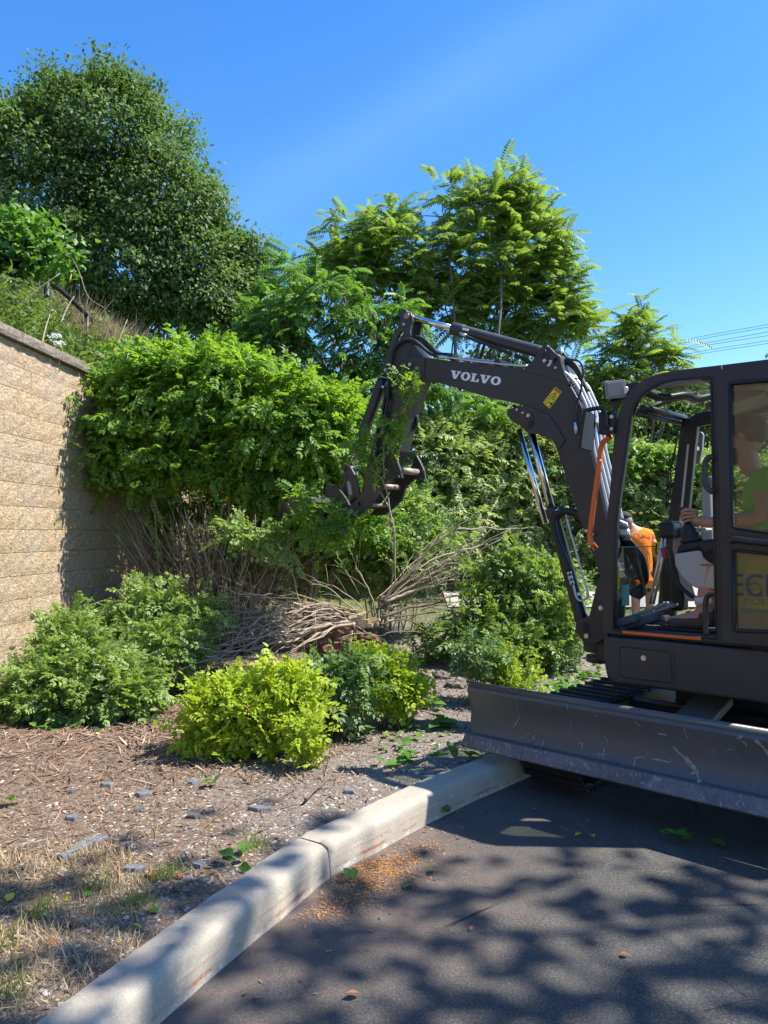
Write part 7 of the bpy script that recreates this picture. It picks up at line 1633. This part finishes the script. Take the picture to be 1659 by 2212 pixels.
# dry lawn patch, bottom left, with greener tufts
g6 = bedpts(52000, -3.2, -.55, 1.4, 4.0, .20)
lim = 3.35 + .25 * np.sin(g6[:, 0] * 3) - .75 * np.clip((g6[:, 0] + 1.15), 0, 1) * 1.2
dens = np.array([noise.noise(Vector((a * 2.6, b * 2.6, 0))) for a, b in g6]); w = (g6[:, 1] < lim + .3 * dens) & (rng.random(len(g6)) < np.clip(.62 + dens * 1.4, .08, 1))
P2 = g6[w]; P = np.stack([P2[:, 0], P2[:, 1], gz2(P2)], -1)
M['lf_grass'] = leaf_mat('lawn_grass', (.10, .16, .035), (.24, .27, .08), .35)
blades('dry_grass', P, .042, 1.1, M['lf_dry'], rng.normal(.62, .22, len(P)), .45, None, .0035)
tc = np.array([(-1.55, 2.62), (-1.42, 2.70), (-1.62, 2.30), (-1.25, 2.42), (-1.85, 2.75), (-1.5, 2.15), (-1.35, 2.95), (-1.0, 3.0), (-1.7, 2.45), (-1.9, 2.2), (-1.35, 2.2), (-.95, 3.25), (-1.2, 3.15), (-1.75, 3.05), (-.62, 3.55)])
ci = rng.integers(0, len(tc), 1500); P2 = tc[ci] + rng.normal(size=(1500, 2)) * .045; P2 = P2[kerb_d(P2[:, 0], P2[:, 1]) > .21]; P = np.stack([P2[:, 0], P2[:, 1], gz2(P2)], -1)
blades('green_grass', P, .06, .6, M['lf_grass'], rng.normal(.5, .2, len(P)), .35, None, .004)
P2 = bedpts(450, -3.2, -.5, 1.5, 3.9, .21); P = np.stack([P2[:, 0], P2[:, 1], gz2(P2)], -1); blades('green_grass', P, .05, .7, M['lf_grass'], rng.normal(.6, .2, len(P)), .35, None, .0035)
# far lawn and the pale path across it
xp = np.linspace(1.0, 22, 100); yp = [11.55, 11.9, 12.3, 12.65]
V_ = [(x, y, float(g_height(x, y)) + .03) for y in yp for x in xp]; nn_ = len(xp)
F_ = [(j * nn_ + i, j * nn_ + i + 1, (j + 1) * nn_ + i + 1, (j + 1) * nn_ + i) for j in range(3) for i in range(nn_ - 1)]
n = NT('pale_path_concrete'); f = n.noise(n.pos(), 12, 5); n.col(n.ramp(f, [(.3, (.26, .24, .21)), (.7, (.38, .35, .31))])); n.set(Roughness=.9)
me = bpy.data.meshes.new('path'); me.from_pydata(V_, [], F_); me.materials.append(n.m); setp(link('path', me), kind='structure')
x = rng.uniform(-4, 9, 26000); y = rng.uniform(9.6, 14.2, 26000); ok = ~((y > 11.5) & (y < 12.7)); P = np.stack([x[ok], y[ok], g_height(x[ok], y[ok])], -1)
blades('lawn_grass', P, .085, .5, M['lf_grass'], rng.normal(.65, .25, len(P)), .4)
# orange debris against the kerb
c = np.array([(-.05, 3.62), (-.12, 3.48), (.05, 3.55), (-.15, 3.30), (-.25, 3.18), (.12, 3.72), (.20, 3.86), (-.02, 3.42)]); wt = np.array([.22, .2, .14, .14, .08, .1, .05, .07])
ci = rng.choice(8, 11000, p=wt); P2 = c[ci] + rng.normal(size=(11000, 2)) * np.array([.075, .055]) * (.5 + rng.random((11000, 1))); P2 = P2[kerb_d(P2[:, 0], P2[:, 1]) < -.004]
z = np.full(len(P2), .004); a = rng.uniform(0, 2 * pi, len(P2)); s_ = .0016 + .010 * rng.random(len(P2)) ** 4
v, F_, at_ = scatter(CHP, np.stack([P2[:, 0], P2[:, 1], z], -1), np.stack([np.cos(a), np.sin(a), 0 * a], -1), np.array([0, 0, 1.]) + rng.normal(size=(len(P2), 3)) * .3, np.stack([s_, s_ * 2.2, s_], -1), rng.random(len(P2)), 0)
o = link('orange_debris', np_mesh('orange_debris', v, F_, M['orangechip'], at_)); o['kind'] = 'stuff'
P2 = np.stack([rng.uniform(-.6, .9, 700), rng.uniform(2.6, 4.8, 700)], -1); kd_ = kerb_d(P2[:, 0], P2[:, 1]); P2 = P2[(kd_ < -.005) & (kd_ > -.45)]
a = rng.uniform(0, 2 * pi, len(P2)); s_ = .006 + .022 * rng.random(len(P2)) ** 3
v, F_, at_ = scatter(CHP, np.stack([P2[:, 0], P2[:, 1], 0 * a + .004], -1), np.stack([np.cos(a), np.sin(a), 0 * a], -1), np.array([0, 0, 1.]) + rng.normal(size=(len(P2), 3)) * .3, np.stack([s_, s_ * 1.6, s_], -1), rng.random(len(P2)) * .8, 0)
o = link('road_crumbs', np_mesh('road_crumbs', v, F_, M['chip'], at_)); o['kind'] = 'stuff'

# single fallen leaves and stones one can point at
def green_leaf(n=5):
    return T_leaf(.34, .16, .22)
def litter_leaf(label, u, v, size, mat, z=None, n=1, group=None, cat='leaf'):
    if z is None: q = at_z(u, v, .14); z = float(gz2(np.array([[q.x, q.y]]))[0])
    p = at_z(u, v, z); t = thing('fallen_leaf' if n == 1 else 'leaf_clump', label, cat, p, 0, group)
    P = np.array([[random.gauss(0, .35) * size * (n > 1), random.gauss(0, .3) * size * (n > 1), .008 + (.5 * size * random.random() if n > 1 else 0)] for _ in range(n)])
    f = rng.normal(size=(n, 3)); f[:, 2] = np.abs(f[:, 2]) * .3; nn = np.array([0, 0, 1.]) + rng.normal(size=(n, 3)) * .35
    lf = []
    for k in range(n):
        v_, F2, a2 = scatter(LF2, P[k:k + 1], f[k:k + 1], nn[k:k + 1], np.array([size * random.uniform(.65, 1.05)]), np.array([random.uniform(.3, .9)]), .05)
        link('leaf' if n > 1 else 'blade', np_mesh('leaf', v_, F2, mat, a2, smooth=True), t)
    return t
ang = np.linspace(0, 2 * pi, 13)[:-1]
lv = [(0, 0, 0), (.16, .10, .06), (.34, .28, .10), (.36, .48, .08), (.24, .72, .02), (0, 1.02, -.10), (-.24, .72, .02), (-.36, .48, .08), (-.34, .28, .10), (-.16, .10, .06), (0, .30, 0), (0, .62, -.03)]
LF2 = (np.array(lv, float), np.array([(0, 1, 10), (1, 2, 10), (2, 3, 10), (3, 11, 10), (3, 4, 11), (4, 5, 11), (5, 6, 11), (6, 7, 11), (7, 10, 11), (7, 8, 10), (8, 9, 10), (9, 0, 10)]), np.zeros(12, int))
M['lf_litter'] = leaf_mat('fresh_fallen_leaf', (.04, .12, .02), (.15, .29, .05), .35)
M['lf_yellow'] = leaf_mat('yellow_fallen_leaf', (.50, .36, .03), (.72, .58, .06), .3)
M['lf_brown'] = leaf_mat('brown_fallen_leaf', (.20, .075, .03), (.42, .17, .07), .2)
for a in [("cluster of fresh green leaves resting against the back of the kerb near its joint", 515, 1868, .085, 'lf_litter', None, 5), ("cluster of fresh green leaves lying on the bare gravel in the middle of the bed", 453, 1702, .085, 'lf_litter', None, 4),
          ("loose heap of large green leaves on the bed left of the dozer blade corner", 885, 1648, .12, 'lf_litter', None, 8), ("green leaves lying on the kerb side just under the blade corner", 1010, 1640, .11, 'lf_litter', None, 6), ("large dark green leaves in the shade left of the blade, upper heap", 960, 1570, .12, 'lf_litter', None, 16),
          ("large dark green leaves in the shade below the small spirea", 880, 1575, .11, 'lf_litter', None, 8), ("green leaves scattered in the shade between the spirea and the blade", 930, 1535, .11, 'lf_litter', None, 9), ("bunch of pale green leaves on the sunny patch of road below the blade", 1495, 1818, .10, 'lf_litter', 0.004, 7),
          ("small green sprig beside the kerb joint on the orange debris", 752, 1906, .06, 'lf_litter', 0.004, 3), ("green leaf sprig on the kerb foot where the shadow strip crosses it", 972, 1768, .07, 'lf_litter', 0.004, 3), ("green leaf beside dried petals at the far left of the bed", 30, 1740, .08, 'lf_litter', None, 3)]:
    litter_leaf(a[0], a[1], a[2], a[3], M[a[4]], a[5], a[6], 'clumps of fallen green leaves', 'leaves')
for a in [("single green leaf on the gravel right of the small spirea sprig", 720, 1610, .075, 'lf_litter', None), ("curled green leaf flat on the asphalt beyond the orange debris", 872, 1922, .075, 'lf_litter', 0.004), ("small green leaf on the asphalt nearest the kerb joint", 938, 1880, .06, 'lf_litter', 0.004), ("green leaf standing in the dry grass", 185, 1940, .06, 'lf_litter', None),
          ("half-hidden green leaf where the grass meets the kerb", 342, 1975, .07, 'lf_litter', None), ("yellow leaf lying on the edge of the kerb top", 308, 2012, .045, 'lf_yellow', None), ("yellow leaf curled in the dry grass at the left edge", 14, 1952, .05, 'lf_yellow', None), ("tiny yellow leaf in the grass near the bottom left", 42, 2055, .035, 'lf_yellow', None),
          ("tiny yellow petal on the gravel above the kerb joint", 558, 1828, .035, 'lf_yellow', None), ("brown leaf in the shaded grass", 145, 2005, .07, 'lf_brown', None), ("long rusty brown leaf on the gravel below the big slate piece", 322, 1888, .085, 'lf_brown', None), ("brown crumpled leaf alone on the shaded asphalt at the bottom", 777, 2152, .05, 'lf_brown', 0.004),
          ("left one of two dry tan leaves on the shaded road in front of the blade", 1257, 1803, .05, 'lf_yellow', 0.004), ("right one of two dry tan leaves on the shaded road in front of the blade", 1278, 1806, .045, 'lf_yellow', 0.004), ("rusty leaf on the sunny road wedge beside the kerb", 1048, 1755, .045, 'lf_brown', 0.004), ("small dry leaf on the dark asphalt at the lower right", 1340, 2065, .04, 'lf_brown', 0.004),
          ("rusty leaf scrap at the grass edge by the kerb", 392, 1890, .05, 'lf_brown', None), ("brown leaf flat in the grass near the bottom left corner", 100, 2040, .05, 'lf_brown', None), ("yellow-green leaf in the sunny dry grass", 150, 1948, .05, 'lf_yellow', None), ("orange-brown leaf on the gravel beside the kerb crack", 600, 1815, .045, 'lf_brown', None), ("dark curled leaf on the wide sunny asphalt", 1020, 2012, .035, 'lf_brown', 0.004)]:
    litter_leaf(a[0], a[1], a[2], a[3], M[a[4]], a[5], 1, 'single fallen leaves')
n = NT('slate'); p = n.pos(); f = n.noise(p, 30, 5, .7); n.col(n.ramp(f, [(.3, (.08, .085, .095)), (.7, (.20, .21, .23))])); n.set(Roughness=.6); n.bump(f, .6, .004); M['slate'] = n.m
def slate(label, u, v, w, h, ang_, mat='slate', pts=None):
    q = at_z(u, v, .14); z = float(gz2(np.array([[q.x, q.y]]))[0]); p = at_z(u, v, z); n_ = random.choice((5, 6, 7))
    pts = pts or [(cos(2 * pi * k / n_) * random.uniform(.55, 1.25), sin(2 * pi * k / n_) * random.uniform(.5, 1.25)) for k in range(n_)]
    w *= 1.25; h *= 1.35; ca, sa = cos(ang_), sin(ang_); vs = []
    for zz_, s_ in ((-.004, 1.04), (.014, 1.0), (.020, .92)):
        for a, b in pts: x_, y_ = a * w / 2 * s_, b * h / 2 * s_; vs.append((x_ * ca - y_ * sa, x_ * sa + y_ * ca, zz_ + .02 * x_))
    N_ = len(pts); fs = [(i + N_ * k, (i + 1) % N_ + N_ * k, (i + 1) % N_ + N_ * (k + 1), i + N_ * (k + 1)) for k in range(2) for i in range(N_)] + [tuple(range(2 * N_, 3 * N_)), tuple(reversed(range(N_)))]
    mb = MB(); mb.add(vs, fs); o = mb.build('slate_stone', M[mat]); o.location = p; setp(o, label, 'stone', 'flat slate pieces on the bed')
slate('largest blue-grey slate shard, pointed, lying at the edge of the dry grass', 184, 1828, .17, .055, 1.05, pts=[(-1.1, -.3), (-.4, -.9), (.3, -.8), (1.05, -.9), (.8, .2), (.3, .9), (-.4, .6)])
for lab, u, v, w_2, h_2, a in [('flat grey slate left of the green leaf cluster', 311, 1718, .085, .05, 0), ('grey stone on the gravel beside the green leaf cluster', 418, 1692, .06, .05, .3), ('long flat grey stone near the kerb, right of centre', 556, 1750, .10, .05, -.2), ('tan flat stone in the middle of the gravel', 420, 1764, .06, .055, .1),
                          ('slate piece among the mulch left of centre', 155, 1770, .065, .05, .5), ('slate flake lower left of the tan stone', 300, 1752, .05, .045, .2), ('pair-forming slate flake on the gravel near the kerb', 428, 1873, .06, .045, .1), ('slate flake beside the rusty leaf', 290, 1880, .085, .05, -.1),
                          ('pale flat stone among the mulch, upper left of the bed', 150, 1712, .06, .05, .1), ('grey slate in the mulch below the shrub leaves', 230, 1698, .07, .045, 0), ('small grey slate beside the kerb, far right of the gravel', 755, 1713, .06, .045, .2), ('small dark slate near the largest shard', 140, 1855, .05, .04, .3)]:
    slate(lab, u, v, w_2, h_2, a, 'pebble' if 'tan' in lab or 'pale' in lab else 'slate')
# brown stick on the gravel and clods
for lab, a, b, r_, mt in [('short thick brown stick on the gravel pointing at the kerb', (660, 1730), (700, 1692), .010, 'dtwig'), ('thin dark stick across the mulch at the left', (0, 1640), (160, 1612), .006, 'dtwig'), ('bent dry stem on the gravel above the dry grass', (285, 1835), (283, 1790), .004, 'twig'), ('pale stick lying in the sun below the fallen leaves', (240, 1560), (330, 1590), .006, 'twig')]:
    p = at_z(*a, .15); q = at_z(*b, .15); t = thing('stick', lab, 'stick', p, 0, 'loose sticks on the bed'); d = q - p; mb = MB(); mb.tube(smooth_path([(0, 0, .006), d * .5 + Vector((.0, 0, .014)), d], 4), r_, 6, r1=r_ * .6); mb.build('stem', M[mt], t)
for lab, u, v, s_ in [('dark earth clod left of the blade top corner', 985, 1480, .10), ('crumbly earth clod in the shade behind the small spirea', 955, 1462, .08), ('low mound of loose earth under the fallen leaves', 1240, 1440, .12)]:
    q = at_z(u, v, .16); bm = bmesh.new(); bmesh.ops.create_icosphere(bm, subdivisions=3, radius=1)
    for v_ in bm.verts: w = v_.co.copy(); d = 1 + .4 * noise.fractal(w * 2 + Vector((u, 0, 0)), .8, 2, 3); v_.co = Vector((w.x * s_, w.y * s_ * .8, w.z * s_ * .6)) * d
    me = bpy.data.meshes.new('earth_clod'); bm.to_mesh(me); bm.free(); me.materials.append(gme.materials[0]); o = link('earth_clod', me, None, (q.x, q.y, .17)); setp(o, lab, 'clod')
# leafy litter patches: flat leaves on the soil right of the root ball and under the machine's left side
for (L_, n_, sz) in (([(1180, 1440), (1230, 1425), (1260, 1455), (1150, 1475), (1200, 1470), (1285, 1420), (1110, 1500), (1240, 1400)], 300, .085), ([(900, 1560), (960, 1590), (860, 1600)], 40, .07), ([(980, 1400), (1250, 1360)], 60, .08), ([(100, 1540), (200, 1545), (300, 1530)], 60, .08)):
    q = np.array([list(at_z(*L_[k], .2))[:2] for k in rng.integers(0, len(L_), n_)]) + rng.normal(size=(n_, 2)) * np.array([.13, .16])
    P = np.stack([q[:, 0], q[:, 1], gz2(q) + rng.uniform(.01, .05, n_)], -1); f = rng.normal(size=(n_, 3)); f[:, 2] *= .2
    v_, F2, a2 = scatter(LF2, P, f, np.array([0, 0, 1.]) + rng.normal(size=(n_, 3)) * .4, sz * rng.uniform(.6, 1.2, n_), rng.random(n_), .05); o = link('leaf_litter', np_mesh('leaf_litter', v_, F2, M['lf_litter'], a2)); o['kind'] = 'stuff'
print('OBJECTS', len(bpy.data.objects), 'TRIS', sum(len(o.data.loops) // 3 for o in bpy.data.objects if o.type == 'MESH'))
